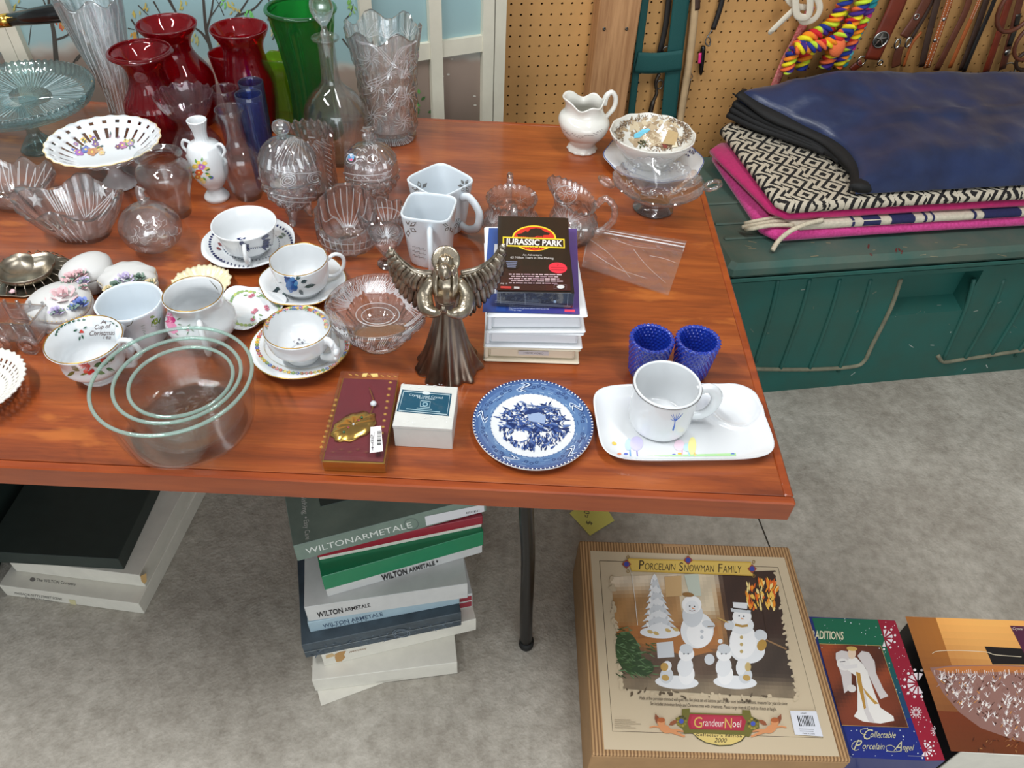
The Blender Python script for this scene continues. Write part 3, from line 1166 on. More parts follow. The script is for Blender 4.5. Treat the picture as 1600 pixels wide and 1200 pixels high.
# navy quilted coat
mat('navy_nylon', (32, 48, 88), 0.36, col2=(22, 33, 66), vscale=9, bump=0.7, bscale=26, sheen=0.2)
mat('black_tape', (18, 18, 19), 0.75, bump=0.3, bscale=300)
nv = thing('navy_coat', 'folded puffy navy blue nylon coat with black zip edging on top of the blankets', 'coat', at(1450, 260, 0.5715))
inv = wm(nv).inverted()
EDGE = [(1337, 302), (1333, 268), (1298, 232), (1238, 202), (1190, 178), (1152, 152)]
ed = cr([at(x, y, 0.576 + 0.058 * (i / 5) ** 1.4) for i, (x, y) in enumerate(EDGE)], 6)
NU, NV = 46, len(ed)
LL = 0.85
vs, fs = [], []


def navy_z(u, v):
    front = min(1.0, (v / 0.16)) ** 0.55
    left = min(1.0, ((u + 0.015) / 0.16)) ** 0.5
    back = min(1.0, ((1.02 - v) / 0.16)) ** 0.5
    z = (0.052 * front + 0.052 * (v ** 0.8) * min(1, u / 0.25)) * (0.35 + 0.65 * left) * back
    seam = 0.010 * math.exp(-((v - 0.42 - 0.12 * u) / 0.02) ** 2) * min(1, u / 0.2)
    return z + seam


for i in range(NU + 1):
    u = i / NU
    for j in range(NV):
        v = j / (NV - 1)
        q = ed[j] + WU * (LL * u)
        if i:
            far = ed[0].lerp(ed[-1], v) + WU * (LL * u)
            q = q.lerp(far, min(1, u * 1.6))
        wr = noise.noise(Vector((q.x * 14, q.y * 20, 1.3))) * 0.008 + (0.5 - abs(noise.noise(Vector((q.x * 16 + q.y * 12, q.y * 22 - q.x * 5, 4.1))))) * 0.007
        q = q - WN * max(0.0, q.dot(WN) - (WD - 0.05))
        z = navy_z(u, v)
        vs.append(inv @ Vector((q.x, q.y, 0.5755 + (ed[j].z - 0.576) * (1 - 0.45 * u) + z + wr * min(1, z / 0.03))))
n_top = len(vs)
for i in range(NU + 1):
    for j in range(NV):
        q = vs[i * NV + j]
        vs.append(Vector((q.x, q.y, 0.002)))
for i in range(NU):
    for j in range(NV - 1):
        a = i * NV + j
        fs.append((a, a + NV, a + NV + 1, a + 1))
        fs.append((n_top + a, n_top + a + 1, n_top + a + NV + 1, n_top + a + NV))
for i in range(NU):
    a = i * NV
    fs.append((a, n_top + a, n_top + a + NV, a + NV))
    a = i * NV + NV - 1
    fs.append((a, a + NV, n_top + a + NV, n_top + a))
for j in range(NV - 1):
    fs.append((j, j + 1, n_top + j + 1, n_top + j))
    a = NU * NV + j
    fs.append((a, n_top + a, n_top + a + 1, a + 1))
mesh('coat_body', vs, fs, 'navy_nylon', nv)
ev = [inv @ (p - WN * max(0.0, p.dot(WN) - (WD - 0.055)) + Vector((0, 0, 0.014))) for p in ed]
tube('black_edging', [Vector((p.x + 0.006, p.y, p.z - 0.002)) for p in ev], [0.027 - 0.004 * math.sin(i * 0.5) for i in range(len(ev))], 'black_tape', nv, 10, flat=0.42)
for q_ in range(3):
    tube('edging_fold', [Vector((p.x - 0.004 - 0.004 * q_, p.y - 0.003, 0.010 + (p.z - 0.022) * (0.7 - 0.3 * q_))) for p in ev[6 + 3 * q_:]], 0.012, 'black_tape', nv, 8, flat=0.8)
vs, fs = [], []
for k in range(len(ev) - 1):
    for h in range(4):
        q = ev[k].lerp(ev[k + 1], h / 4) + Vector((-0.016, -0.003, -0.004))
        b0 = len(vs)
        a, f = boxverts(0.004, 0.0022, 0.003)
        vs += [Vector(x) + q for x in a]
        fs += [tuple(b0 + y for y in z) for z in f]
zt = mesh('zip_teeth', vs, fs, 'black_tape', nv, False)
zt['kind'] = 'stuff'

# ================================================================== tack hanging on the pegboard
mat('green_nylon', (12, 74, 72), 0.7, bump=0.3, bscale=400)
mat('tan_stick', (186, 158, 120), 0.7, var=0.15, vscale=14)
mat('black_leather', (26, 22, 20), 0.5, coat=0.1)
mat('brown_leather', (96, 50, 32), 0.5, var=0.25, vscale=20, coat=0.1)
mat('red_leather', (120, 46, 26), 0.42, var=0.2, vscale=14, coat=0.2)
mat('orange_leather', (164, 84, 36), 0.5, var=0.15, vscale=20)
mat('dark_leather', (62, 42, 32), 0.55, var=0.2, vscale=20)
mat('thread', (226, 214, 190), 0.8)
mat('silver', (200, 198, 192), 0.22, metal=1.0)
mat('pink_plastic', (226, 50, 130), 0.4)
mat('white_web', (222, 212, 192), 0.85, bump=0.3, bscale=400)
mat('red_mesh', (196, 78, 84), 0.85, col2=(226, 150, 140), vscale=180, bump=0.4, bscale=300)


def wpath(pts, off, root, n=5):
    i_ = wm(root).inverted()
    q = []
    for k, p in enumerate(pts):
        o = p[2] if len(p) > 2 else off
        q.append(i_ @ onwall(p[0], p[1], o))
    return cr(q, n) if len(q) > 2 else [q[0].lerp(q[1], t / 6) for t in range(7)]


def ribbon(name, pts, wpx, off, m, root, th=0.0022):
    q = wpath(pts, off, root)
    k = mpp(onwall(pts[0][0], pts[0][1], off))
    return tube(name, q, wpx * k / 2, m, root, 10, flat=th / (wpx * k / 2), up=-WN, smooth=True)


def wring(name, px, py, rpx, tpx, off, m, root, sy=1.0):
    c = wm(root).inverted() @ onwall(px, py, off)
    k = mpp(onwall(px, py, off))
    pts = [c + WU * (math.cos(a) * rpx * k) + Vector((0, 0, math.sin(a) * rpx * k * sy)) for a in [2 * PI * i / 18 for i in range(19)]]
    return tube(name, pts, tpx * k / 2, m, root, 8, cap=False)


def stud(name, px, py, rpx, off, m, root):
    c = wm(root).inverted() @ onwall(px, py, off)
    k = mpp(onwall(px, py, off))
    o = lathe(name, [(rpx * k, 0), (rpx * k * 0.9, 0.0012), (rpx * k * 0.5, 0.0026), (0.0001, 0.003)], m, root, 16)
    o.rotation_euler = (PI / 2, 0, WY)
    o.location = c
    return o


def tack(name, label, cat, px, py, off=0.02):
    p = onwall(px, py, off)
    return thing(name, label, cat, (p.x, p.y, p.z))


h = tack('nylon_halter', 'dark green nylon halter straps with metal snap hanging beside the timber post', 'halter', 1025, 170)
ribbon('strap', [(1012, -30), (1003, 40), (994, 110), (985, 190)], 13, 0.03, 'green_nylon', h)
ribbon('strap', [(1068, -30), (1060, 40), (1052, 110), (1044, 190)], 29, 0.03, 'green_nylon', h)
ribbon('cross_strap', [(994, 98), (1020, 99), (1045, 97), (1066, 94)], 34, 0.038, 'green_nylon', h)
ribbon('dark_strap', [(1048, -30), (1040, 40), (1030, 85)], 10, 0.018, 'black_leather', h)
wring('ring', 1041, 78, 5, 3, 0.028, 'dark_steel', h)
tube('snap', wpath([(1030, 115), (1024, 130), (1026, 145), (1020, 160), (1016, 176)], 0.026, h), [0.005] * 5 + [0.004] * 5 + [0.005] * 5 + [0.007] * 6, 'dark_steel', h, 8)
wring('snap_ring', 1031, 132, 5, 3, 0.026, 'dark_steel', h, 1.4)
c = tack('walking_stick', 'pale wooden stick with worn dark tip standing against the pegboard by the halter', 'stick', 1066, 180)
tube('shaft', wpath([(1088, -40), (1084, 30), (1076, 100), (1062, 190), (1055, 240)], 0.02, c), 0.0105, 'tan_stick', c, 10)
tube('dark_tip', wpath([(1091, -60), (1088, -20), (1087, 14)], 0.02, c), 0.0112, 'dark_leather', c, 10)
c = tack('lead_clip', 'black lead strap ending in a metal snap with a black and pink pocket tool', 'lead strap', 1098, 110)
ribbon('strap', [(1134, -30), (1126, 10), (1114, 46)], 9, 0.018, 'black_leather', c, 0.004)
tube('snap', wpath([(1113, 46), (1107, 55), (1102, 66), (1108, 72), (1110, 62), (1105, 56)], 0.016, c), 0.0018, 'steel', c, 7)
tube('pocket_tool', wpath([(1099, 72), (1097, 90), (1095, 117)], 0.015, c), [0.005, 0.0065, 0.007, 0.007, 0.007, 0.0072, 0.0072, 0.0065, 0.006, 0.005, 0.003], 'black_tube', c, 8)
ribbon('pink_plate', [(1094, 83), (1093, 99)], 5, 0.022, 'pink_plastic', c, 0.002)
c = tack('wire_hook', 'thin black rod hanging on a wire hook low on the pegboard', 'hook', 1070, 170)
tube('rod', wpath([(1078, 126), (1074, 146), (1069, 170)], 0.012, c), 0.0034, 'black_tube', c, 8)
tube('wire', wpath([(1078, 126), (1082, 120), (1079, 114), (1077, 116)], 0.010, c), 0.0013, 'steel', c, 6)

# cotton web coil
c = tack('cotton_web_coil', 'off-white cotton webbing rein coiled above the rainbow rope', 'webbing', 1245, 40)
ribbon('web_loop', [(1258, 10, .05), (1240, 18, .05), (1212, 42, .055), (1204, 50, .06), (1208, 46, .066), (1224, 30, .066), (1245, 10, .06)], 9, 0.05, 'white_web', c)
ribbon('web_wrap', [(1241, -25), (1243, 0), (1246, 24), (1262, 26), (1266, 5), (1262, -25)], 12, 0.07, 'white_web', c)
ribbon('web_wrap', [(1258, -25), (1275, -5), (1281, 14), (1272, 30), (1256, 34), (1250, 26)], 11, 0.06, 'white_web', c)
ribbon('web_wrap', [(1236, -30), (1228, -10), (1240, 8), (1262, 12)], 10, 0.055, 'white_web', c)
# red mesh strap
c = tack('red_mesh_strap', 'pinkish red woven mesh strap hanging beside the rainbow rope', 'strap', 1215, 122)
ribbon('strap', [(1268, 10), (1245, 60), (1228, 92), (1208, 140)], 15, 0.03, 'red_mesh', c)

# rainbow rope: strands twisted round each other
vcol('rope_fibre', 0.9, bump=0.4, bscale=400)
RC = [(240, 222, 30), (244, 140, 30), (206, 36, 40), (66, 36, 130), (30, 50, 140), (196, 226, 50), (240, 110, 60)]
TC = [(40, 150, 160), (60, 180, 190), (214, 50, 130), (236, 220, 60), (110, 190, 200), (90, 60, 150)]


def twist(root, pts, wpx, cols, off=0.045, pitch=0.042, name='rope_strand', ph0=0.0):
    q = wpath(pts, off, root, 8)
    rr = wpx * mpp(onwall(pts[0][0], pts[0][1], off)) / 2
    ln = [0.0]
    for a, b in zip(q, q[1:]):
        ln.append(ln[-1] + (b - a).length)
    ns = max(24, int(ln[-1] / 0.0028))
    P = []
    j = 0
    for i in range(ns + 1):
        s = ln[-1] * i / ns
        while j < len(ln) - 2 and ln[j + 1] < s:
            j += 1
        t = (s - ln[j]) / max(1e-9, ln[j + 1] - ln[j])
        P.append(q[j].lerp(q[j + 1], min(1, t)))
    for k in range(3):
        vs, fs, cs = [], [], []
        SG = 8
        for i, p in enumerate(P):
            tg = (P[min(i + 1, ns)] - P[max(i - 1, 0)]).normalized()
            a = WN - tg * WN.dot(tg)
            a.normalize()
            b = tg.cross(a)
            s = ln[-1] * i / ns
            ph = 2 * PI * s / pitch + 2 * PI * k / 3 + ph0
            c0 = p + (a * math.cos(ph) + b * math.sin(ph)) * rr * 0.5
            cc = S(cols[(int(s / (pitch * 0.62)) * 2 + k * 3 + int(ph0 * 5)) % len(cols)])
            for h in range(SG):
                an = 2 * PI * h / SG
                vs.append(c0 + (a * math.cos(an) + b * math.sin(an)) * rr * 0.56)
                cs.append(cc)
        for i in range(ns):
            for h in range(SG):
                x, y = i * SG + h, i * SG + (h + 1) % SG
                fs.append((x, y, y + SG, x + SG))
        fs.append(tuple(range(SG)))
        fs.append(tuple(ns * SG + h for h in range(SG)))
        mesh(name, vs, fs, 'rope_fibre', root, True, cols=cs)


c = tack('rainbow_rope', 'thick twisted rope in yellow orange red purple, bundled above the navy coat', 'rope', 1280, 105)
twist(c, [(1372, -40, .06), (1350, 0, .06), (1322, 50, .06), (1298, 86, .055), (1288, 104, .05)], 23, RC, ph0=0.3)
twist(c, [(1345, -40, .05), (1322, 0, .05), (1296, 40, .05), (1258, 62, .06), (1238, 84, .055), (1229, 112, .05)], 21, RC, ph0=1.7)
twist(c, [(1320, 10, .035), (1290, 52, .035), (1262, 82, .035), (1250, 108, .035)], 21, RC, ph0=2.6)
twist(c, [(1332, 40, .075), (1302, 64, .08), (1268, 74, .08), (1242, 76, .075)], 18, RC, ph0=0.9)
twist(c, [(1350, 26, .05), (1325, 72, .05), (1312, 95, .05), (1306, 104, .05)], 20, RC, ph0=4.1)
knot = onwall(1308, 74, 0.085)
vs_c = S(240, 120, 70)
kp = wm(c).inverted() @ knot
mat('orange_whipping', (238, 116, 66), 0.9, bump=0.6, bscale=200)
ball('rope_whipping', kp, 0.021, 'orange_whipping', c, 12, (1.0, 0.6, 1.2))
c = tack('teal_rope', 'twisted teal pink and yellow rope hanging behind the rainbow rope', 'rope', 1318, 100)
twist(c, [(1380, -40, .02), (1358, 10, .02), (1336, 55, .02), (1320, 90, .02), (1314, 102, .02)], 20, TC, ph0=0.5)

# leather straps
def star(px, py, r, root, off):
    i_ = wm(root).inverted()
    vs = [i_ @ onwall(px, py, off + 0.004)]
    k = mpp(onwall(px, py, off))
    c0 = onwall(px, py, off)
    for i in range(10):
        a = PI / 2 + PI * i / 5
        rr = r * k * (1 if i % 2 == 0 else 0.42)
        vs.append(i_ @ (c0 + WU * (math.cos(a) * rr) + Vector((0, 0, math.sin(a) * rr))))
    return mesh('star', vs, [(0, 1 + i, 1 + (i + 1) % 10) for i in range(10)], 'silver', root, False)


def stitches(root, pts, wpx, off, side):
    q = wpath(pts, off, root, 12)
    k = mpp(onwall(pts[0][0], pts[0][1], off))
    vs, fs = [], []
    acc = 0
    for i in range(0, len(q) - 1):
        L = (q[i + 1] - q[i]).length
        ns = max(1, int(L / 0.006))
        for h in range(ns):
            a = q[i].lerp(q[i + 1], h / ns)
            b = q[i].lerp(q[i + 1], (h + 0.6) / ns)
            tg = (b - a).normalized()
            nn = tg.cross(WN) * (side * wpx * k / 2)
            w2 = tg.cross(WN) * 0.0007
            b0 = len(vs)
            vs += [a + nn - w2, b + nn - w2, b + nn + w2, a + nn + w2]
            fs.append((b0, b0 + 1, b0 + 2, b0 + 3))
    o = mesh('stitching', vs, fs, 'thread', root, False)
    o['kind'] = 'stuff'


TK = 'leather straps on the pegboard'
c = tack('breast_strap', 'wide red-brown leather strap with a round silver star badge', 'leather strap', 1362, 92)
c['group'] = TK
ribbon('strap', [(1414, -40), (1404, 0), (1384, 45), (1362, 93)], 31, 0.03, 'red_leather', c, 0.003)
stud('badge', 1376, 62, 12.5, 0.034, 'dark_steel', c)
wring('badge_rim', 1376, 62, 12, 2.5, 0.035, 'silver', c)
star(1376, 62, 10.5, c, 0.0365)
wring('ring', 1346, 95, 7, 2.5, 0.028, 'silver', c)
wring('ring', 1375, 98, 4, 2.5, 0.028, 'silver', c)
ribbon('stub', [(1346, 98), (1338, 103), (1330, 110)], 14, 0.026, 'red_leather', c, 0.004)
c = tack('buckled_strap', 'brown leather strap ending in two steel loops behind the navy coat', 'leather strap', 1408, 92)
c['group'] = TK
ribbon('strap', [(1462, -40), (1448, 0), (1430, 32), (1412, 58)], 19, 0.028, 'brown_leather', c)
ribbon('dark_back_strap', [(1466, -20), (1448, 20), (1424, 60)], 7, 0.022, 'dark_leather', c)
wring('loop', 1402, 68, 4, 3, 0.028, 'silver', c, 1.8)
wring('loop', 1419, 66, 4, 3, 0.028, 'silver', c, 1.8)
ribbon('tail', [(1406, 74), (1402, 88), (1400, 104)], 15, 0.022, 'brown_leather', c)
ribbon('thin_tail', [(1440, 50), (1424, 70), (1412, 104)], 5, 0.018, 'orange_leather', c)
wring('keeper', 1432, 26, 4, 2, 0.031, 'silver', c)
SPECS = [
    ('dark_strap', 'dark brown narrow leather strap hanging between the looped strap and the stitched strap', [(1474, -40), (1465, 0), (1452, 50), (1440, 104)], 12, 'dark_leather', 0.03, 0),
    ('stitched_strap', 'orange leather strap with two rows of white stitching and silver dots', [(1494, -40), (1484, 0), (1468, 48), (1448, 106)], 12, 'orange_leather', 0.034, 1),
    ('plain_brown_strap', 'plain brown leather strap just beside the orange stitched strap', [(1522, -30), (1510, 14), (1490, 56), (1463, 110)], 12, 'brown_leather', 0.026, 0),
    ('narrow_orange_strap', 'narrow orange-brown strap with stitched upper end and dark edge', [(1545, -40), (1528, 6), (1510, 46), (1484, 106)], 8, 'orange_leather', 0.03, 2),
    ('black_brown_strap', 'blackish leather strap with a crinkled surface beside the narrow orange strap', [(1556, -40), (1540, 4), (1524, 50), (1502, 110)], 12, 'dark_leather', 0.022, 0),
    ('thin_black_strap', 'thin black leather strap crossing the blackish crinkled strap', [(1568, -40), (1550, 10), (1530, 55), (1506, 112)], 8, 'black_leather', 0.034, 0),
    ('dark_red_strap', 'dark red-brown leather strap widening towards the navy coat', [(1592, -40), (1574, 10), (1560, 55), (1540, 114)], 13, 'red_leather', 0.028, 0),
]
for nm, lb, pts, wpx, m, off, st in SPECS:
    c = tack(nm, lb, 'leather strap', pts[-1][0], pts[-1][1])
    c['group'] = TK
    ribbon('strap', pts, wpx, off, m, c)
    if st:
        up_ = pts if st == 1 else pts[:2] + [(1518, 30)]
        for sd in (-0.55, 0.55):
            stitches(c, up_, wpx, off + 0.0026, sd)
    if st == 1:
        for x, y in ((1475, 30), (1461, 63)):
            stud('silver_dot', x, y, 3.2, off + 0.002, 'silver', c)
c = tack('studded_headstall', 'dark bridle strap with silver plates and a round stud at the frame edge', 'bridle', 1566, 105)
c['group'] = TK
ribbon('strap', [(1606, -40), (1594, 0), (1584, 40), (1566, 108)], 13, 0.036, 'brown_leather', c)
ribbon('silver_plate', [(1592, 22), (1588, 40)], 9, 0.039, 'dark_steel', c)
ribbon('silver_plate', [(1586, 46), (1577, 72)], 9, 0.039, 'dark_steel', c)
stud('round_stud', 1574, 82, 5, 0.039, 'silver', c)
wring('bit_ring', 1572, 112, 14, 3, 0.03, 'silver', c)
c = tack('leather_coil', 'loose round loops of thin brown leather rein in the upper corner', 'rein', 1590, 40)
c['group'] = TK
wring('rein_loop', 1592, 10, 32, 7, 0.075, 'brown_leather', c, 1.2)
wring('rein_loop', 1612, 65, 26, 6, 0.082, 'brown_leather', c, 1.1)
wring('rein_loop', 1606, 94, 19, 6, 0.062, 'dark_leather', c, 0.8)
# ================================================================== glassware on the table
glass('clear_glass', (254, 255, 255), 0.13, haze=0.004, base=0.06)
glass('crystal', (254, 254, 255), 0.52, gloss=1.0, haze=0.012, base=0.16, ior=1.36)
glass('crystal_soft', (254, 254, 255), 0.42, gloss=1.0, haze=0.012, base=0.14, ior=1.36)
glass('ruby_glass', (214, 40, 62), 0.12, haze=0.07)
glass('cobalt_glass', (172, 190, 242), 0.08, haze=0.02, base=0.06)
mat('blue_hobnail_glass', (30, 62, 196), 0.06, coat=1.0, col2=(46, 90, 226), vscale=220)
MATS['blue_hobnail_glass'].node_tree.nodes['Principled BSDF'].inputs['Transmission Weight'].default_value = 0.55
glass('teal_glass', (218, 239, 241), 0.22, haze=0.03, base=0.08)
glass('amethyst_glass', (247, 239, 244), 0.06, haze=0.006, base=0.06)
glass('green_glass', (96, 200, 120), 0.12, haze=0.06)
glass('lime_glass', (206, 230, 120), 0.1, haze=0.03)
glass('green_edge_glass', (254, 255, 255), 0.04, haze=0.0, base=0.04)
glass('crackle_glass', (254, 254, 255), 0.35, bump=0.9, bscale=42, haze=0.012, base=0.15, ior=1.36)


def flute(n, amp, tw=0.0, lo=-1, hi=9, sharp=False, both=False):
    def f(th, r, z, side):
        if side and not both:
            return r, z
        if z < lo or z > hi:
            return r, z
        a = math.cos(n * th + tw * z)
        if sharp:
            a = 1 - 2 * abs(math.asin(max(-1, min(1, math.sin(n * th / 2 + tw * z / 2)))) / (PI / 2))
        return r * (1 + amp * a), z
    return f


def scallop(n, amp, h, base=None, power=2.0, rad=0.0):
    """wavy rim on a vessel of height h"""
    def f(th, r, z, side):
        if base:
            r, z = base(th, r, z, side)
        k = max(0.0, z / h) ** power
        a = math.cos(n * th)
        return r * (1 + rad * a * k), z + amp * a * k
    return f


def cuts(n, m_, h, amp, lo=0.0, hi=1.0, base=None):
    """diamond and star cuts on the outside"""
    def f(th, r, z, side):
        if not side and lo * h <= z <= hi * h:
            a = abs(math.sin(n * th / 2 + PI * m_ * z / h)) * abs(math.sin(n * th / 2 - PI * m_ * z / h))
            r = r * (1 + amp * (a - 0.5))
        if base:
            return base(th, r, z, side)
        return r, z
    return f


def pot(name, label, cat, bx, by, tx, ty, prof, wall, m, floor=0.006, seg=64, fnf=None, group=None, z0=TZ, H=None, auto=None, part='body', lip=0.5):
    """a revolved vessel as a thing with its body part"""
    B, H, out = px_prof(bx, by, tx, ty, prof, z0, 5, H)
    t = thing(name, label, cat, B, 0, group)
    v = vessel(part, out, wall, floor, m, t, seg, fnf(H) if fnf else None, auto, lip=lip)
    return t, v, H, out


def local(t, px, py, z):
    return wm(t).inverted() @ at(px, py, z)


# --- teal cake stand
B = at(64, 233)
Hs = hgt(B, 50, 152)
t = thing('cake_stand', 'blue-green pressed glass cake stand with rayed plate and beaded edge', 'cake stand', B)
k0, k1 = mpp(B), mpp(B + Vector((0, 0, Hs)))
st = cr([(0.030, 0), (0.034, 0.004), (0.026, 0.016), (0.013, 0.032), (0.011, Hs * 0.45), (0.015, Hs * 0.55), (0.012, Hs * 0.65), (0.016, Hs * 0.85), (0.028, Hs - 0.010), (0.030, Hs - 0.0065)], 4)
lathe('stem', [(0.0001, 0)] + st + [(0.0001, Hs - 0.0065)], 'teal_glass', t, 40, lambda th, i, r, z: (r * (1 + 0.03 * math.cos(10 * th)), z))
R = 113 * k1
pl = [(0.0001, Hs - 0.006), (R * 0.25, Hs - 0.006), (R * 0.8, Hs - 0.006), (R * 0.93, Hs - 0.003), (R * 0.985, Hs + 0.010), (R, Hs + 0.019), (R * 0.975, Hs + 0.021), (R * 0.955, Hs + 0.012), (R * 0.90, Hs + 0.002), (R * 0.82, Hs),
      (R * 0.74, Hs), (R * 0.62, Hs), (R * 0.5, Hs), (R * 0.38, Hs), (R * 0.26, Hs), (R * 0.22, Hs), (R * 0.19, Hs - 0.003), (0.0001, Hs - 0.003)]


def cs(th, i, r, z):
    if 4 <= i <= 7:
        return r * (1 + 0.012 * math.cos(70 * th)), z + 0.0012 * math.cos(70 * th)
    if 9 <= i <= 14:
        return r, z + 0.0018 * math.cos(56 * th) * (1 if i % 2 else 0.6)
    return r, z


lathe('plate', pl, 'teal_glass', t, 288, cs)

# --- tall clear ribbed vase
pot('tall_ribbed_vase', 'tall flared clear glass vase with twisted ribs behind the pierced white compote', 'vase', 201, 190, 146, -6,
    [(0, 24), (0.04, 24), (0.1, 21), (0.3, 22), (0.6, 34), (0.85, 44), (1, 49)], 0.004, 'crystal', 0.012, 96,
    lambda H: scallop(6, 0.008, H, flute(12, 0.05, 9.0), 3))

# --- ruby vases
RG = 'ruby red glass vases'
t, v, H, o = pot('ruby_swirl_vase', 'dark red glass vase with swirled ribs and thick rolled rim', 'vase', 264, 228, 232, 76,
                 [(0, 30), (0.03, 32), (0.15, 37), (0.34, 46), (0.5, 45), (0.62, 34), (0.74, 28.5), (0.84, 30), (0.93, 39), (0.97, 46), (1, 47)], 0.003, 'ruby_glass', 0.008, 96,
                 lambda H: flute(26, 0.022, 16.0, 0.01, H * 0.68), RG)
rr = o[-1]
tube('rolled_rim', [(rr[0] * math.cos(a), rr[0] * math.sin(a), rr[1] - 0.004) for a in [2 * PI * i / 40 for i in range(41)]], 0.0035, 'ruby_glass', t, 8, cap=False)
pot('ruby_smooth_vase', 'tall smooth dark red glass vase with wide trumpet mouth behind the swirled one', 'vase', 302, 190, 260, 37,
    [(0, 32), (0.03, 34), (0.2, 43), (0.42, 49), (0.55, 46), (0.68, 33), (0.78, 28), (0.88, 33), (0.96, 43), (1, 46)], 0.003, 'ruby_glass', 0.008, 56, None, RG)
pot('ruby_trumpet_vase', 'dark red glass vase with flat trumpet mouth beside the green vase', 'vase', 406, 200, 383, 43,
    [(0, 28), (0.03, 30), (0.2, 35), (0.45, 39), (0.58, 37), (0.68, 33), (0.8, 31), (0.88, 34), (0.95, 41), (1, 45)], 0.003, 'ruby_glass', 0.008, 56, None, RG)
pot('ruby_tumbler_vase', 'short dark red flared tumbler vase in front of the red trumpet vase', 'vase', 374, 182, 353, 82,
    [(0, 16), (0.03, 17), (0.4, 18), (0.75, 22), (1, 26)], 0.0025, 'ruby_glass', 0.008, 56, None, RG)

# --- amethyst ruffled vase, clear cylinder, cobalt cylinders
pot('ruffled_vase', 'faint violet clear glass vase with ruffled bowl mouth and round body', 'vase', 318, 262, 293, 146,
    [(0, 27), (0.04, 29), (0.18, 37), (0.32, 38), (0.46, 30), (0.56, 22), (0.66, 22), (0.8, 34), (0.92, 42), (1, 45)], 0.0022, 'amethyst_glass', 0.006, 120,
    lambda H: scallop(14, 0.0022, H, flute(36, 0.012, 0), 4, 0.02))
pot('clear_cylinder_vase', 'plain clear cylinder glass between the ruffled vase and the blue cylinders', 'vase', 376, 248, 352, 138,
    [(0, 16), (0.02, 17), (0.5, 18.5), (1, 20.5)], 0.002, 'amethyst_glass', 0.012, 48)
BGp = 'cobalt cylinder vases'
pot('cobalt_cylinder_vase', 'cobalt blue cylinder vase, the one standing in front', 'vase', 419, 292, 396, 146,
    [(0, 14), (0.02, 16), (0.5, 18.5), (1, 21)], 0.002, 'cobalt_glass', 0.016, 48, None, BGp)
pot('cobalt_cylinder_vase', 'cobalt blue cylinder vase with only its rim showing behind the other blue one', 'vase', 417, 250, 391, 128,
    [(0, 14), (0.02, 15), (0.5, 17), (1, 19.5)], 0.002, 'cobalt_glass', 0.014, 48, None, BGp)

# --- lime square vase
B, H, out = px_prof(453, 200, 437, 88, [(0, 25), (0.02, 26), (0.3, 22), (0.62, 16), (0.74, 17), (0.9, 24), (1, 25)])
t = thing('lime_square_vase', 'lime green glass vase with flared square mouth beside the tall green vase', 'vase', B)


def sqf(th, r, z, side):
    n = 7.0
    a = th + 0.12
    k = 1.0 / (abs(math.cos(a)) ** n + abs(math.sin(a)) ** n) ** (1 / n)
    return r * k * 0.82, z


vessel('body', out, 0.003, 0.01, 'lime_glass', t, 64, sqf)

# --- tall green vase
t, v, H, o = pot('tall_green_vase', 'tall emerald green glass vase with flared mouth and vertical panels', 'vase', 499, 207, 484, 11,
                 [(0, 36), (0.02, 38), (0.2, 35), (0.45, 35), (0.7, 41), (0.9, 49), (1, 53)], 0.0035, 'green_glass', 0.012, 96, lambda H: flute(14, 0.022, 0, 0.0, H * 0.9))
rr = o[-1]
tube('rolled_rim', [(rr[0] * math.cos(a), rr[0] * math.sin(a), rr[1] - 0.002) for a in [2 * PI * i / 48 for i in range(49)]], 0.004, 'green_glass', t, 8, cap=False)

# --- decanter with stopper
t, v, H, o = pot('decanter', 'clear round-bellied glass decanter with long neck and teardrop stopper', 'decanter', 533, 244, 511, 58,
                 [(0, 36), (0.02, 38), (0.10, 41), (0.25, 48), (0.42, 48), (0.54, 36), (0.62, 20), (0.70, 14), (0.9, 13), (0.965, 14), (0.985, 21), (1, 22)], 0.0022, 'clear_glass', 0.006, 56)
hd = cr([(v_[0], v_[1]) for v_ in ((0, 0), (1, 1))], 2)
kk = mpp(t.location + Vector((0, 0, H)))
sp = cr([(0.0045, H - 0.035), (0.0075, H - 0.004), (0.008, H + 0.006), (0.0055, H + 0.014), (0.006, H + 0.020), (0.018 * 0.8, H + 0.032), (18 * kk, H + 0.047), (0.018, H + 0.062), (0.010, H + 0.073), (0.0005, H + 0.076)], 5)
lathe('stopper', [(0.0001, sp[0][1])] + sp, 'crystal', t, 32)

# --- cut crystal vase
t, v, H, o = pot('cut_crystal_vase', 'large cut crystal vase with scalloped mouth and disc foot', 'vase', 612, 212, 600, 44,
                 [(0.0, 37), (0.055, 38), (0.065, 30), (0.085, 36), (0.12, 41), (0.4, 44), (0.62, 47), (0.82, 53), (1, 60)], 0.006, 'crystal', 0.022, 168,
                 lambda H: scallop(6, 0.009, H, cuts(14, 4, H, 0.10, 0.10, 0.80, flute(28, 0.02, 0, H * 0.8, 2)), 6), auto=7)
k = mpp(t.location)
lathe('foot', [(0.0001, 0.0), (35 * k, 0.0), (37.5 * k, 0.003), (37.5 * k, 0.006), (34 * k, 0.009), (0.0001, 0.009)], 'crystal', t, 144, lambda th, i, r, z: (r * (1 + (0.035 * math.cos(36 * th) if i in (1, 2, 3) else 0)), z))

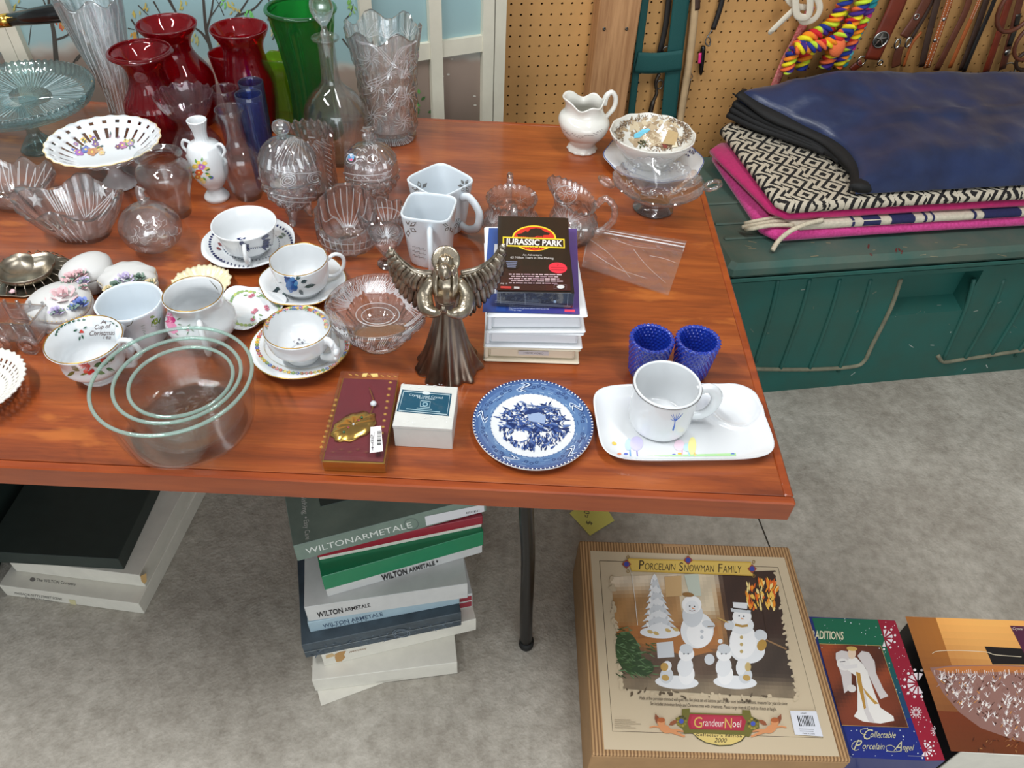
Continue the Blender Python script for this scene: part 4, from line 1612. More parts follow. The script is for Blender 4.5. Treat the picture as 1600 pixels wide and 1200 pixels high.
# --- clear vases of the middle row
pot('clear_urn_vase', 'plain clear glass vase with wide shoulders and flared lip', 'vase', 276, 333, 247, 242,
    [(0, 22), (0.04, 24), (0.3, 29), (0.55, 38), (0.7, 42), (0.8, 39), (0.88, 29), (0.94, 29), (1, 36)], 0.002, 'clear_glass', 0.009, 56)
pot('bottle_vase', 'clear glass bottle-shaped bud vase beside the white floral vase', 'vase', 390, 306, 352, 171,
    [(0, 19), (0.03, 21), (0.15, 26), (0.35, 31), (0.5, 29), (0.62, 17), (0.72, 13), (0.86, 13.5), (0.95, 19), (1, 23)], 0.002, 'clear_glass', 0.010, 56)

# --- crackle glass ornament bottle with twisted stub neck
B = at(247, 388)
k = mpp(B + Vector((0, 0, 0.03)))
t = thing('crackle_ball_vase', 'round crackled clear glass ball vase with a small stub neck', 'vase', B)
rad = 46 * k
lathe('body', [(rad * max(0.02, math.cos(a)) * 1.0, rad * 0.86 + rad * 0.86 * math.sin(a)) for a in [-PI / 2 + PI * i / 22 for i in range(22)]], 'crackle_glass', t, 48)
lathe('inner_air', [(rad * 0.82 * max(0.02, math.cos(a)), rad * 0.86 + rad * 0.70 * math.sin(a)) for a in [PI / 2 - PI * i / 20 for i in range(20)]], 'crackle_glass', t, 40)
tube('stub_neck', cr([(-0.002, 0.012, rad * 1.66), (-0.006, 0.014, rad * 1.78), (-0.008, 0.018, rad * 1.98), (-0.006, 0.022, rad * 2.1)], 4), [0.012, 0.011, 0.009, 0.008, 0.007, 0.0068, 0.0065, 0.0065, 0.0068, 0.007, 0.0075, 0.008, 0.008], 'crystal', t, 12)

# --- crystal candy jars
def candy_jar(name, label, bx, by, ex, ey, rpx, knob, egg_h, n, legs=True, sticker=None):
    """egg-shaped lidded jar: base px, egg middle px"""
    B = at(bx, by)
    hm = hgt(B, ex, ey)
    t = thing(name, label, 'candy jar', B)
    k = mpp(B + Vector((0, 0, hm)))
    R = rpx * k
    low = hm - egg_h * 0.48
    bowl = cr([(0.010, low), (R * 0.45, low + egg_h * 0.05), (R * 0.80, low + egg_h * 0.2), (R * 0.98, low + egg_h * 0.38), (R, low + egg_h * 0.48)], 6)
    fn = cuts(n, 3, hm, 0.13)
    vessel('jar_bowl', bowl, 0.004, low + 0.006, 'crystal', t, 120, fn, 7)
    z0 = low + egg_h * 0.485 + 0.0022
    ld = cr([(R * 1.0, z0), (R * 0.99, z0 + egg_h * 0.10), (R * 0.88, z0 + egg_h * 0.27), (R * 0.62, z0 + egg_h * 0.42), (R * 0.22, z0 + egg_h * 0.51)], 6)
    lid_p = ld + [(0.0001, ld[-1][1] + 0.001), (0.0001, ld[-1][1] - 0.004)] + [(max(0.0004, r - 0.004), z - 0.003) for r, z in ld[::-1] if z > z0 + 0.003] + [(R * 1.0 - 0.004, z0)]

    def lf(th, i, r, z):
        if i < len(ld):
            if z > z0 + egg_h * 0.2:
                return r * (1 + 0.05 * math.cos(18 * th)), z
            return fn(th, r, z, 0)
        return r, z
    lid = lathe('lid', lid_p, 'crystal', t, 120, lf, auto=7, closed=True)
    zk = ld[-1][1]
    if knob == 'ball':
        lathe('knob', [(0.0001, zk)] + cr([(0.006, zk), (0.0055, zk + 0.004), (0.012, zk + 0.010), (0.0145, zk + 0.018), (0.011, zk + 0.026), (0.0006, zk + 0.030)], 4), 'crystal', lid, 24)
    else:
        lathe('knob', [(0.0001, zk)] + cr([(0.007, zk), (0.006, zk + 0.006), (0.010, zk + 0.014), (0.007, zk + 0.022), (0.010, zk + 0.026), (0.0006, zk + 0.028)], 4), 'crystal', lid, 32,
              lambda th, i, r, z: (r * (1 + 0.25 * math.cos(5 * th)), z))
    for q in range(3):
        a = -PI / 2 - 0.15 + q * 2 * PI / 3
        c, s = math.cos(a), math.sin(a)
        tube('jar_foot', cr([(c * R * 0.34, s * R * 0.34, low + egg_h * 0.10), (c * R * 0.38, s * R * 0.38, low * 0.6 + 0.004), (c * R * 0.46, s * R * 0.46, 0.008), (c * R * 0.50, s * R * 0.50, 0.007)], 4),
             [0.011, 0.0105, 0.010, 0.009, 0.008, 0.007, 0.0065, 0.006, 0.006, 0.0062, 0.0065, 0.007, 0.007], 'crystal', t, 10)
    return t, lid


jar1, lid1 = candy_jar('crystal_candy_jar', 'egg-shaped cut crystal candy jar with ball knob and clear feet', 466, 342, 471, 272, 46, 'ball', 0.128, 12)
pp = Print()
pp.ell(434, 286, 6.5, 8, (226, 222, 206), 0.1, 18)
pp.build('paper_sticker', jar1, [jar1.children[0]], 'print_matt', 0.0012)
jar2, lid2 = candy_jar('crystal_egg_jar', 'smaller crystal egg jar with crown-shaped finial and tiny coloured sticker', 586, 316, 572, 268, 42, 'crown', 0.098, 16)
pp = Print()
pp.ell(549, 246, 5.5, 6, (96, 150, 190), 0.1, 16)
pp.ell(549, 248, 4.2, 3.2, (220, 90, 120), 0.1, 12)
pp.ell(549, 243, 3.2, 2.2, (236, 236, 240), 0.1, 12)
pp.build('paper_sticker', jar2, [lid2], 'print_matt', 0.0012)
# scalloped crystal celery vase behind the first jar
pot('scalloped_crystal_vase', 'crystal vase with tooth-edged mouth behind the ball-knob candy jar', 'vase', 492, 296, 473, 207,
    [(0, 34), (0.03, 36), (0.3, 37), (0.7, 39), (1, 42)], 0.005, 'crystal', 0.012, 144, lambda H: scallop(20, 0.003, H, cuts(20, 4, H, 0.06), 8), auto=7)

# --- petal-shaped crystal bowls at the back of the cups
t, v, H, o = pot('tulip_crystal_bowl', 'oval crystal bowl with tall petal panels between the blue cup and white mugs', 'bowl', 547, 384, 542, 330,
                 [(0, 30), (0.04, 33), (0.15, 42), (0.35, 47), (0.7, 48), (1, 48)], 0.004, 'crystal', 0.010, 128,
                 lambda H: (lambda th, r, z, side: (lambda q: (q[0], q[1] + 0.022 * max(0, z / H) ** 2 * math.sin(th)))(flute(16, 0.03, 0)(th, r, z, side))), auto=7)
t, v, H, o = pot('petal_crystal_bowl', 'crystal bowl with petal-edged rim half hidden beside the white mugs', 'bowl', 600, 362, 596, 330,
                 [(0, 24), (0.05, 26), (0.3, 33), (0.7, 37), (1, 38)], 0.004, 'crystal', 0.008, 128, lambda H: scallop(7, 0.003, H, flute(14, 0.03, 0), 3, 0.03), auto=7)
t, v, H, o = pot('crystal_candle_holder', 'small faceted crystal candle holder with cup top on a narrow foot', 'candle holder', 608, 413, 602, 362,
                 [(0, 17), (0.06, 18), (0.14, 10), (0.3, 8), (0.45, 13), (0.7, 22), (0.9, 27), (1, 27)], 0.006, 'crystal', 0.034, 24, None, auto=20)

# --- big cut crystal bowl in front of the angel
t, v, H, o = pot('cut_crystal_bowl', 'clear footed cut-glass bowl with sunburst leaves beside the metal angel', 'bowl', 595, 528, 590, 476,
                 [(0, 38), (0.05, 40), (0.13, 37), (0.25, 47), (0.5, 64), (0.8, 77), (0.96, 81), (1, 81)], 0.004, 'crystal', 0.014, 180,
                 lambda H: cuts(12, 1.5, H, 0.09, 0.16, 0.88, flute(36, 0.016, 30, H * 0.16, H * 0.88)), auto=7)

# --- nested mixing bowls, greenish edges
NG = 'nested clear glass mixing bowls'
B, H, out = px_prof(298, 662, 293, 583, [(0, 86), (0.02, 92), (0.1, 99), (0.35, 106), (0.7, 114), (0.97, 121), (1, 122)])
zb = 0.006


def mixing(label, scale, lift, H, dy, cols):
    t = thing('mixing_bowl', label, 'bowl', B + Vector((dy[0], dy[1], lift)), 0, NG)
    o = [(r * scale, z / out[-1][1] * H) for r, z in out]
    vessel('body', o, 0.0035, 0.004, 'green_edge_glass', t, 72)
    rr = o[-1][0] - 0.0018
    tube('rim', [(rr * math.cos(a), rr * math.sin(a), H) for a in [2 * PI * i / 64 for i in range(65)]], 0.0024, 'pale_green_rim', t, 8, cap=False)
    return t


glass('pale_green_rim', (216, 238, 230), 0.15, haze=0.25)
mixing('largest outer clear glass mixing bowl of the nested three', 1.0, 0.0, H, (0, 0), 0)
mixing('middle clear glass mixing bowl of the nested three', 0.80, 0.0075, H * 0.86, (0.004, 0.004), 0)
mb = mixing('smallest inner clear glass mixing bowl with leafy pattern on its bottom', 0.66, 0.0150, H * 0.70, (0.006, 0.006), 0)
vs, fs = [], []
for i in range(46):
    a, r = random.uniform(0, 2 * PI), math.sqrt(random.random()) * 0.042
    b0 = len(vs)
    d = random.uniform(0, PI)
    for u, v in ((-1, 0), (0, -0.35), (1, 0), (0, 0.35)):
        x, y = u * 0.006, v * 0.006
        vs.append((r * math.cos(a) + x * math.cos(d) - y * math.sin(d), r * math.sin(a) + x * math.sin(d) + y * math.cos(d), 0.0045))
    vs.append((r * math.cos(a), r * math.sin(a), 0.0062))
    fs += [(b0 + k, b0 + (k + 1) % 4, b0 + 4) for k in range(4)]
lf = mesh('embossed_leaves', vs, fs, 'crystal_soft', mb, False)
lf['kind'] = 'stuff'

# --- sugar bowl, creamer, handled bowl (etched crystal)
glass('etched', (250, 252, 252), 0.4, haze=0.25)
t, v, H, o = pot('crystal_sugar_bowl', 'cut crystal sugar bowl with sawtooth rim and upright handles', 'sugar bowl', 797, 374, 797, 309,
                 [(0, 30), (0.04, 32), (0.12, 34), (0.3, 43), (0.5, 43), (0.75, 36), (0.92, 38), (1, 41)], 0.0045, 'crystal', 0.010, 144,
                 lambda H: scallop(24, 0.0014, H, cuts(10, 2, H, 0.10, 0.1, 0.7), 8), auto=7)
R = o[-1][0]
for a in (PI * 0.53, -PI * 0.47):
    c, s = math.cos(a), math.sin(a)
    tube('handle', cr([(c * R * 0.98, s * R * 0.98, H * 0.35), (c * R * 1.35, s * R * 1.35, H * 0.55), (c * R * 1.42, s * R * 1.42, H * 1.0), (c * R * 1.12, s * R * 1.12, H * 1.16), (c * R * 0.96, s * R * 0.96, H * 0.98)], 5), 0.0055, 'crystal', t, 10)


def spout(H, th0, amp, rise, wid=0.6):
    def f(th, r, z, side):
        d = abs((th - th0 + PI) % (2 * PI) - PI)
        k = math.exp(-(d / wid) ** 2) * max(0, (z / H - 0.45) / 0.55) ** 1.5
        return r * (1 + amp * k), z + rise * k
    return f


t, v, H, o = pot('crystal_creamer', 'cut crystal cream jug with tall sawtooth spout and beaded loop handle', 'cream jug', 893, 372, 885, 308,
                 [(0, 28), (0.04, 30), (0.12, 31), (0.3, 38), (0.5, 37), (0.72, 29), (0.88, 30), (1, 34)], 0.0045, 'crystal', 0.010, 144,
                 lambda H: (lambda a: (lambda th, r, z, side: (lambda q: (q[0], q[1] + 0.0014 * math.cos(24 * th) * max(0, z / H) ** 8 + 0.014 * max(0, z / H) ** 4 * math.cos(th - PI * 0.85)))(a(th, *cuts(10, 2, H, 0.10, 0.1, 0.7)(th, r, z, side), side))))(spout(H, PI * 0.92, 0.42, 0.010)), auto=7)
R = o[-1][0]
c, s = math.cos(-0.12), math.sin(-0.12)
hp = cr([(c * R * 0.95, s * R * 0.95, H * 0.86), (c * R * 1.3, s * R * 1.3, H * 1.06), (c * R * 1.75, s * R * 1.75, H * 0.92), (c * R * 1.85, s * R * 1.85, H * 0.6), (c * R * 1.45, s * R * 1.45, H * 0.32), (c * R * 1.05, s * R * 1.05, H * 0.24)], 6)
tube('handle', hp, [0.0058 + 0.0010 * math.sin(i * 2.1) for i in range(len(hp))], 'crystal', t, 10)
t, v, H, o = pot('handled_crystal_bowl', 'shallow etched crystal bowl on a foot with two pierced side handles', 'bowl', 1020, 326, 1028, 282,
                 [(0, 30), (0.06, 31.5), (0.13, 27), (0.24, 22), (0.34, 24), (0.5, 38), (0.75, 58), (1, 72)], 0.0035, 'crystal_soft', 0.022, 160, lambda H: scallop(26, 0.0012, H, None, 8, 0.012), auto=12)
R = o[-1][0]
for sg in (-1, 1):
    a0 = PI + 0.18 if sg < 0 else -0.12
    c, s = math.cos(a0), math.sin(a0)
    pts = [(c * (R * 1.00 + 0.013 + 0.013 * math.cos(a)) - s * 0.013 * math.sin(a), s * (R * 1.00 + 0.013 + 0.013 * math.cos(a)) + c * 0.013 * math.sin(a), H + 0.002 + 0.006 * math.cos(a)) for a in [2 * PI * i / 16 for i in range(17)]]
    tube('pierced_handle', pts, [0.0036 + 0.0009 * (i % 2) for i in range(17)], 'crystal_soft', t, 8, cap=False)
pp = Print()
for i in range(90):
    a = random.uniform(0, 2 * PI)
    rx, ry = 66 * random.uniform(0.62, 0.93), 30 * random.uniform(0.62, 0.93)
    x, y = 1027 + rx * math.cos(a), 279 + ry * math.sin(a)
    pp.leaf(x, y, random.uniform(3, 7), random.uniform(1.6, 3), random.uniform(0, 6.2), (240, 244, 248))
pp.build('etched_flowers', t, v, 'etched', 0.0006, 0.00001)

# --- hobnail votives
for (bx, by, tx, ty, lb) in ((1007, 582, 1017, 528, 'cobalt blue hobnail votive glass nearer the video tapes'), (1076, 584, 1089, 530, 'cobalt blue hobnail votive glass nearer the table end')):
    def hob(H):
        def f(th, r, z, side):
            row = z / 0.0052
            sh = 0.5 * (int(row) % 2)
            a = math.cos(2 * PI * (th / (2 * PI) * 27 + sh)) * 0.5 + 0.5
            b = math.sin(PI * (row % 1.0))
            kx = max(0, a * b - 0.25)
            return r * (1 + (0.10 if not side else -0.09) * kx * (1 if z > 0.006 else 0)), z
        return f
    B, H, o0 = px_prof(bx, by, tx, ty, [(0, 22), (0.06, 25), (0.4, 28), (0.8, 32), (1, 34)])
    out = []
    nn = 64
    for i in range(nn + 1):
        z = H * i / nn
        j = max(q for q in range(len(o0)) if o0[q][1] <= z + 1e-9)
        j = min(j, len(o0) - 2)
        f = (z - o0[j][1]) / max(1e-9, o0[j + 1][1] - o0[j][1])
        out.append((o0[j][0] + (o0[j + 1][0] - o0[j][0]) * f, z))
    t = thing('hobnail_votive', lb, 'candle glass', B, 0, 'blue hobnail votives')
    vessel('body', out, 0.004, 0.009, 'blue_hobnail_glass', t, 204, hob(H))
    rr = out[-1][0] - 0.001
    vs, fs = [], []
    for i in range(34):
        a = 2 * PI * i / 34
        b0 = len(vs)
        c3 = (rr * math.cos(a), rr * math.sin(a), H + 0.001)
        for d in ((1, 0, 0), (-1, 0, 0), (0, 1, 0), (0, -1, 0), (0, 0, 1), (0, 0, -1)):
            vs.append(tuple(c3[q] + d[q] * 0.0019 for q in range(3)))
        fs += [tuple(b0 + q for q in f3) for f3 in ((0, 2, 4), (2, 1, 4), (1, 3, 4), (3, 0, 4), (2, 0, 5), (1, 2, 5), (3, 1, 5), (0, 3, 5))]
    rb = mesh('rim_beads', vs, fs, 'blue_hobnail_glass', t, True)
    rb['kind'] = 'stuff'
# ================================================================== china and porcelain
mat('porcelain', (222, 225, 227), 0.12, coat=0.4)
mat('porcelain_cool', (218, 226, 232), 0.12, coat=0.4)
mat('porcelain_warm', (224, 222, 214), 0.14, coat=0.4)
mat('ivory', (234, 222, 186), 0.3, coat=0.2, var=0.08, vscale=60)
mat('gold_trim', (190, 150, 70), 0.3, metal=0.9)
mat('bisque_grey', (206, 206, 204), 0.45)
mat('bisque_cream', (226, 206, 160), 0.5)
mat('bisque_pink', (226, 190, 194), 0.5)
mat('bisque_blue', (120, 140, 206), 0.45)
mat('bisque_violet', (198, 186, 220), 0.5)
mat('bisque_leaf', (112, 136, 122), 0.5)


def circ(r, z, n=48, rz=None):
    return [(r * math.cos(a), r * math.sin(a), z + (rz(a) if rz else 0)) for a in [2 * PI * i / n for i in range(n + 1)]]


def loop_handle(t, ang, pts, rad, m='porcelain', flat=1.0, seg=10, name='handle'):
    """pts (out, z) in the plane turned to ang"""
    c, s = math.cos(ang), math.sin(ang)
    return tube(name, cr([(c * o, s * o, z) for o, z in pts], 6), rad, m, t, seg, flat=flat)


def saucer(name, label, bx, by, rpx, m='porcelain', group=None, fn=None, trim=None, depth=0.018):
    B = at(bx, by)
    R = rpx * mpp(B + Vector((0, 0, 0.012)))
    t = thing(name, label, 'saucer', B, 0, group)
    pr = [(0.0001, 0.0015), (R * 0.40, 0.0015), (R * 0.42, 0.0), (R * 0.46, 0.0), (R * 0.5, 0.003), (R * 0.75, 0.0085), (R * 0.97, depth), (R, depth + 0.001), (R * 0.985, depth + 0.0022), (R * 0.75, 0.0115), (R * 0.5, 0.006), (R * 0.36, 0.0052), (0.0001, 0.0052)]
    g = (lambda th, i, r, z: fn(th, r, z)) if fn else None
    d = lathe('dish', pr, m, t, 72, g)
    if trim:
        tube('gilt_rim', [(lambda q: (q[0] * math.cos(a), q[0] * math.sin(a), q[1]))(fn(a, R * 0.994, depth + 0.0018) if fn else (R * 0.994, depth + 0.0018)) for a in [2 * PI * i / 72 for i in range(73)]], 0.0008, trim, t, 6, cap=False)
    return t, d


def cup(name, label, bx, by, tx, ty, prof, z0, wall=0.0026, m='porcelain', group=None, fnf=None, cat='cup', trim=None, floor=0.006):
    t, v, H, o = pot(name, label, cat, bx, by, tx, ty, prof, wall, m, floor, 72, fnf, group, z0, part='body')
    if trim:
        f = fnf(H) if fnf else (lambda th, r, z, s: (r, z))
        R = o[-1][0] - wall * 0.5
        pts = []
        for i in range(73):
            a = 2 * PI * i / 72
            r2, z2 = f(a, R, H + wall * 0.45, 0)
            pts.append((r2 * math.cos(a), r2 * math.sin(a), z2))
        tube('gilt_rim', pts, 0.0007, trim, t, 6, cap=False)
    return t, v, H, o


# --- blue patterned cup and saucer
wav = lambda n, a: (lambda th, r, z: (r * (1 + a * math.cos(n * th)), z))
s1, d1 = saucer('blue_sprig_saucer', 'white saucer with dark blue feather border under the blue patterned cup', 392, 392, 71, fn=wav(10, 0.008))
c1, v1, H, o = cup('blue_sprig_cup', 'white flared teacup with dark blue feather pattern on matching saucer', 392, 393, 384, 348,
                   [(0, 22), (0.07, 23), (0.14, 26), (0.3, 37), (0.55, 41), (0.8, 45), (1, 50)], TZ + 0.0056)
R = o[-1][0]
loop_handle(c1, -PI / 2 + 0.25, [(R * 0.72, H * 0.22), (R * 1.05, H * 0.26), (R * 1.22, H * 0.5), (R * 1.12, H * 0.78), (R * 0.86, H * 0.84)], 0.0034)
pp = Print(4, 300, 180)
NB = (40, 50, 96)
for (x, y) in ((286, 770), (296, 785), (300, 800), (316, 815), (326, 828), (440, 760), (448, 780), (446, 800), (436, 815)):
    for k in range(5):
        pp.leaf(x + random.uniform(-10, 10), y + random.uniform(-8, 8), 38, 15, random.uniform(-0.6, 0.9), NB)
for k in range(14):
    pp.ell(330 + k * 13, 838 - (k - 7) ** 2 * 0.15 - k * 2, 5, 4, NB, n=7)
pp.leaf(490, 740, 26, 14, 0.3, (70, 70, 110))
pp.build('feather_print', c1, v1, 'glaze', 0.0002, 0.00002)
pp = Print(4, 300, 180)
for k in range(60):
    a = 0.6 + k * (2 * PI / 60)
    x, y = 368 + 258 * math.cos(a), 803 + 148 * math.sin(a)
    pp.ell(x, y, 9, 6, NB, a, 8)
for k in range(50):
    a = k * 2 * PI / 50
    pp.ell(368 + 180 * math.cos(a), 806 + 103 * math.sin(a), 4, 3, NB, a, 7)
for x, y, a, c in ((160, 800, 0.6, (130, 60, 60)), (150, 830, 0.4, (130, 60, 60)), (225, 790, 1.9, (100, 120, 90)), (215, 800, 1.2, (100, 120, 90)), (560, 740, 0.5, (100, 110, 90)), (540, 760, 0.2, (100, 110, 90))):
    pp.leaf(x, y, 34, 18, a, c)
for k in range(8):
    pp.leaf(135 + k * 6, 880 + k * 4, 20, 12, 0.4 + 0.2 * (k % 3), NB)
pp.build('border_print', s1, d1, 'glaze', 0.0002, 0.00001)

# --- blue rose cup and saucer
s2, d2 = saucer('blue_rose_saucer', 'white scalloped saucer with thin gold edge under the blue rose cup', 476, 452, 66, fn=wav(6, 0.022), trim='gold_trim')
c2, v2, H, o = cup('blue_rose_cup', 'white teacup with a painted blue rose and dark leaves', 476, 453, 471, 405,
                   [(0, 24), (0.06, 25), (0.12, 25), (0.25, 36), (0.5, 42), (0.8, 44), (1, 45)], TZ + 0.0056, trim='gold_trim', fnf=lambda H: scallop(8, 0.0004, H, None, 4, 0.008))
R = o[-1][0]
loop_handle(c2, 0.42, [(R * 0.92, H * 0.80), (R * 1.25, H * 0.95), (R * 1.52, H * 0.80), (R * 1.48, H * 0.5), (R * 1.2, H * 0.3), (R * 0.88, H * 0.30)], 0.003)
pp = Print(4, 350, 350)
for x, y, r, c in ((400, 350, 26, (36, 84, 150)), (430, 365, 30, (30, 70, 140)), (410, 385, 30, (50, 110, 176)), (440, 395, 26, (36, 96, 160)), (425, 345, 18, (70, 130, 190)), (395, 330, 20, (30, 60, 120)), (450, 372, 16, (90, 150, 200)), (420, 410, 20, (40, 90, 160))):
    pp.ell(x, y, r, r * 0.8, c, random.uniform(0, 3), 9)
for x, y, l, a in ((370, 370, 46, 2.9), (360, 395, 50, 2.75), (480, 365, 42, -0.3), (500, 395, 76, -0.25), (375, 420, 60, 1.6), (450, 345, 40, -0.6), (340, 410, 50, 2.6), (470, 410, 40, 0.9), (372, 440, 36, 1.0)):
    pp.leaf(x, y, l, 26, a, random.choice([(54, 72, 76), (70, 92, 92), (40, 60, 66)]))
pp.build('rose_print', c2, v2, 'glaze', 0.0002, 0.00003)
pp.build('rose_print', s2, d2, 'glaze', 0.0002, 0.00003)
pp = Print(4, 350, 350)
for x, y, a in ((585, 495, -0.6), (610, 490, -0.4), (720, 420, 1.1), (600, 500, 2.4)):
    pp.leaf(x, y, 34, 14, a, (70, 100, 110))
pp.build('sprig_print', s2, d2, 'glaze', 0.0002, 0.00002)

# --- floral band cup and saucer
s3, d3 = saucer('floral_band_saucer', 'white saucer with multicoloured flower border and gold edge', 473, 554, 77, trim='gold_trim')
c3, v3, H, o = cup('floral_band_cup', 'low white teacup with multicoloured flower band inside the rim', 474, 556, 464, 511,
                   [(0, 25), (0.07, 26), (0.16, 23), (0.28, 32), (0.5, 46), (0.8, 51), (1, 53)], TZ + 0.0056, trim='gold_trim')
R = o[-1][0]
ha = -0.42
loop_handle(c3, ha, [(R * 0.84, H * 0.82), (R * 1.10, H * 0.92), (R * 1.28, H * 0.70), (R * 1.22, H * 0.45), (R * 0.92, H * 0.30), (R * 0.74, H * 0.28)], 0.0042, flat=1.6)
cc, ss = math.cos(ha), math.sin(ha)
for dz, do, rr in ((0.86, 1.22, 0.007), (0.66, 1.34, 0.008), (0.44, 1.28, 0.006)):
    ball('handle_petal', (cc * R * do, ss * R * do, H * dz), rr, 'porcelain', c3, 10, (0.6, 1.0, 0.9), 6)
FC = [(214, 90, 70), (230, 180, 60), (90, 110, 190), (206, 120, 140), (236, 214, 120), (120, 150, 90), (170, 90, 60)]
pp = Print(4, 350, 350)
for k in range(44):
    a = PI * 0.98 + k * (PI * 1.04 / 43)
    x, y = 455 + 188 * math.cos(a), 632 + 112 * math.sin(a)
    if k in (20, 21):
        pp.flower(x, y, 20, (70, 100, 190), (230, 210, 90), 6)
    else:
        pp.flower(x + random.uniform(-3, 3), y + random.uniform(-5, 5), 13, FC[k % 7], (240, 220, 110), 5)
    pp.leaf(x, y + 8, 14, 7, random.uniform(0, 6), (110, 140, 90))
for x, y in ((440, 735), (460, 745), (490, 740), (505, 725), (470, 722)):
    pp.flower(x, y, 9, (110, 110, 120), None, 4)
pp.build('flower_band', c3, v3, 'glaze', 0.0003, 0.00001)
pp = Print(4, 350, 350)
for k in range(64):
    a = k * 2 * PI / 64
    x, y = 487 + 283 * math.cos(a), 757 + 178 * math.sin(a)
    pp.flower(x, y, 13, FC[(k * 3) % 7], (240, 220, 110), 5)
    pp.leaf(x, y, 18, 8, a + 1.6, (130, 150, 100))
pp.ring(487, 760, 238, 148, 241, 150.5, (190, 180, 150), 60)
pp.build('flower_border', s3, d3, 'glaze', 0.0002, 0.00001)

# --- pink rose mug
m1, mv, H, o = cup('pink_rose_mug', 'white pot-bellied mug with pink roses behind the glass bowls', 324, 527, 303, 459,
                   [(0, 30), (0.04, 33), (0.14, 41), (0.32, 51), (0.48, 53), (0.66, 46), (0.82, 42), (1, 46.5)], TZ, 0.003, 'porcelain', None, None, 'mug', 'gold_trim')
R = o[-1][0]
loop_handle(m1, -PI / 2 + 0.42, [(R * 0.92, H * 0.72), (R * 1.25, H * 0.80), (R * 1.55, H * 0.62), (R * 1.56, H * 0.36), (R * 1.3, H * 0.20), (R * 1.05, H * 0.22)], 0.0046, flat=1.3)
pp = Print(4, 0, 400)
for x, y in ((1050, 350), (1062, 375), (1075, 400), (1060, 420), (1085, 440), (1070, 455), (1050, 395), (1092, 465)):
    pp.ell(x, y, 24, 20, random.choice([(226, 96, 150), (206, 60, 126), (236, 150, 186)]), random.uniform(0, 3), 9)
for x, y, a in ((1105, 400, -0.5), (1110, 425, 0.2), (1095, 480, 0.6), (1150, 460, -0.1), (1190, 455, 0.6), (1180, 470, 2.0), (1170, 445, -0.8)):
    pp.leaf(x, y, 30, 10, a, (120, 146, 120))
pp.ell(1175, 460, 12, 9, (206, 150, 170))
pp.build('rose_print', m1, mv, 'glaze', 0.0002, 0.00002)
pp = Print(4, 0, 400)
for i in range(12):
    pp.line([(1310 + i * 4, 150 + i * 4), (1318 + i * 4, 160 + i * 5)], 2.5, (120, 120, 110))
pp.build('inner_script', m1, mv, 'glaze', 0.0002, 0.00002)

# --- eight-sided mug with green leaf
def octf(th, r, z, side):
    a = (th + PI / 8) % (PI / 4) - PI / 8
    return r * (0.965 + 0.035 / math.cos(a) ** 6), z


m2, mv2, H, o = cup('octagonal_mug', 'pale bluish white eight-sided mug with a green leaf', 223, 523, 205, 469,
                    [(0, 37), (0.04, 39), (0.14, 41), (0.3, 43), (0.6, 45), (1, 50)], TZ, 0.003, 'porcelain_cool', None, lambda H: octf, 'mug')
R = o[-1][0]
loop_handle(m2, -PI / 2 + 0.1, [(R * 0.9, H * 0.80), (R * 1.28, H * 0.85), (R * 1.42, H * 0.55), (R * 1.25, H * 0.22), (R * 0.86, H * 0.20)], 0.0046, 'porcelain_cool', flat=1.5)
pp = Print(4, 0, 400)
for x, y, l, w_, a, c in ((945, 440, 80, 56, -0.75, (120, 150, 60)), (950, 420, 60, 40, -0.5, (90, 126, 46)), (965, 430, 50, 30, -1.2, (150, 170, 80)), (935, 385, 34, 20, -0.3, (130, 160, 80))):
    pp.leaf(x, y, l, w_, a, c)
pp.line(cr([(790, 440), (820, 425), (832, 392)], 4), 4, (90, 90, 60))
for i in range(5):
    pp.line([(880 + i * 5, 440 + i * 12), (905 + i * 2, 430 + i * 20)], 4, (170, 190, 186))
pp.build('leaf_print', m2, mv2, 'glaze', 0.0002, 0.00002)

# --- Christmas tea cup
c4, v4, H, o = cup('christmas_tea_cup', 'white footed teacup with holly and the words A Cup of Christmas Tea inside', 158, 585, 138, 528,
                   [(0, 28), (0.05, 29), (0.10, 24), (0.2, 34), (0.4, 46), (0.62, 46), (0.8, 50), (1, 58)], TZ, 0.0026, 'porcelain', None, None, 'cup', 'gold_trim')
R = o[-1][0]
loop_handle(c4, -0.06, [(R * 0.88, H * 0.86), (R * 1.05, H * 1.06), (R * 1.32, H * 1.04), (R * 1.46, H * 0.78), (R * 1.22, H * 0.56), (R * 1.12, H * 0.40), (R * 0.85, H * 0.34)], 0.0038)
ball('handle_scroll', (R * 1.08, 0.010, H * 0.84), 0.006, 'porcelain', c4, 10)
pp = Print(4, 0, 400)
GB = (88, 62, 58)
pp.text('A', (628, 422), (664, 424), (4, -30), GB, 0.15)
pp.text('Cup of', (590, 458), (690, 450), (4, -28), GB, 0.15)
pp.text('Christmas', (558, 498), (720, 492), (4, -30), GB, 0.15)
pp.text('Tea', (640, 515), (692, 520), (4, -26), GB, 0.15)
GL = (40, 86, 66)
for k in range(9):
    a = PI * 1.02 + k * (PI * 0.42 / 8)
    x, y = 550 + 205 * math.cos(a), 510 + 112 * math.sin(a)
    pp.leaf(x, y, 26, 13, a + 1.7, GL)
    pp.ell(x + 10, y - 8, 3.5, 3, (60, 80, 70), n=6)
for x, y, a in ((680, 405, 0.2), (700, 415, 0.6), (725, 430, 0.8), (735, 450, 1.2), (738, 475, 1.5), (735, 495, 1.8)):
    pp.leaf(x, y, 22, 9, a, GL)
for x, y, a in ((490, 480, -0.3), (510, 490, 1.2), (520, 455, -0.6), (485, 460, 2.8), (500, 500, 1.8)):
    pp.leaf(x, y, 30, 14, a, GL)
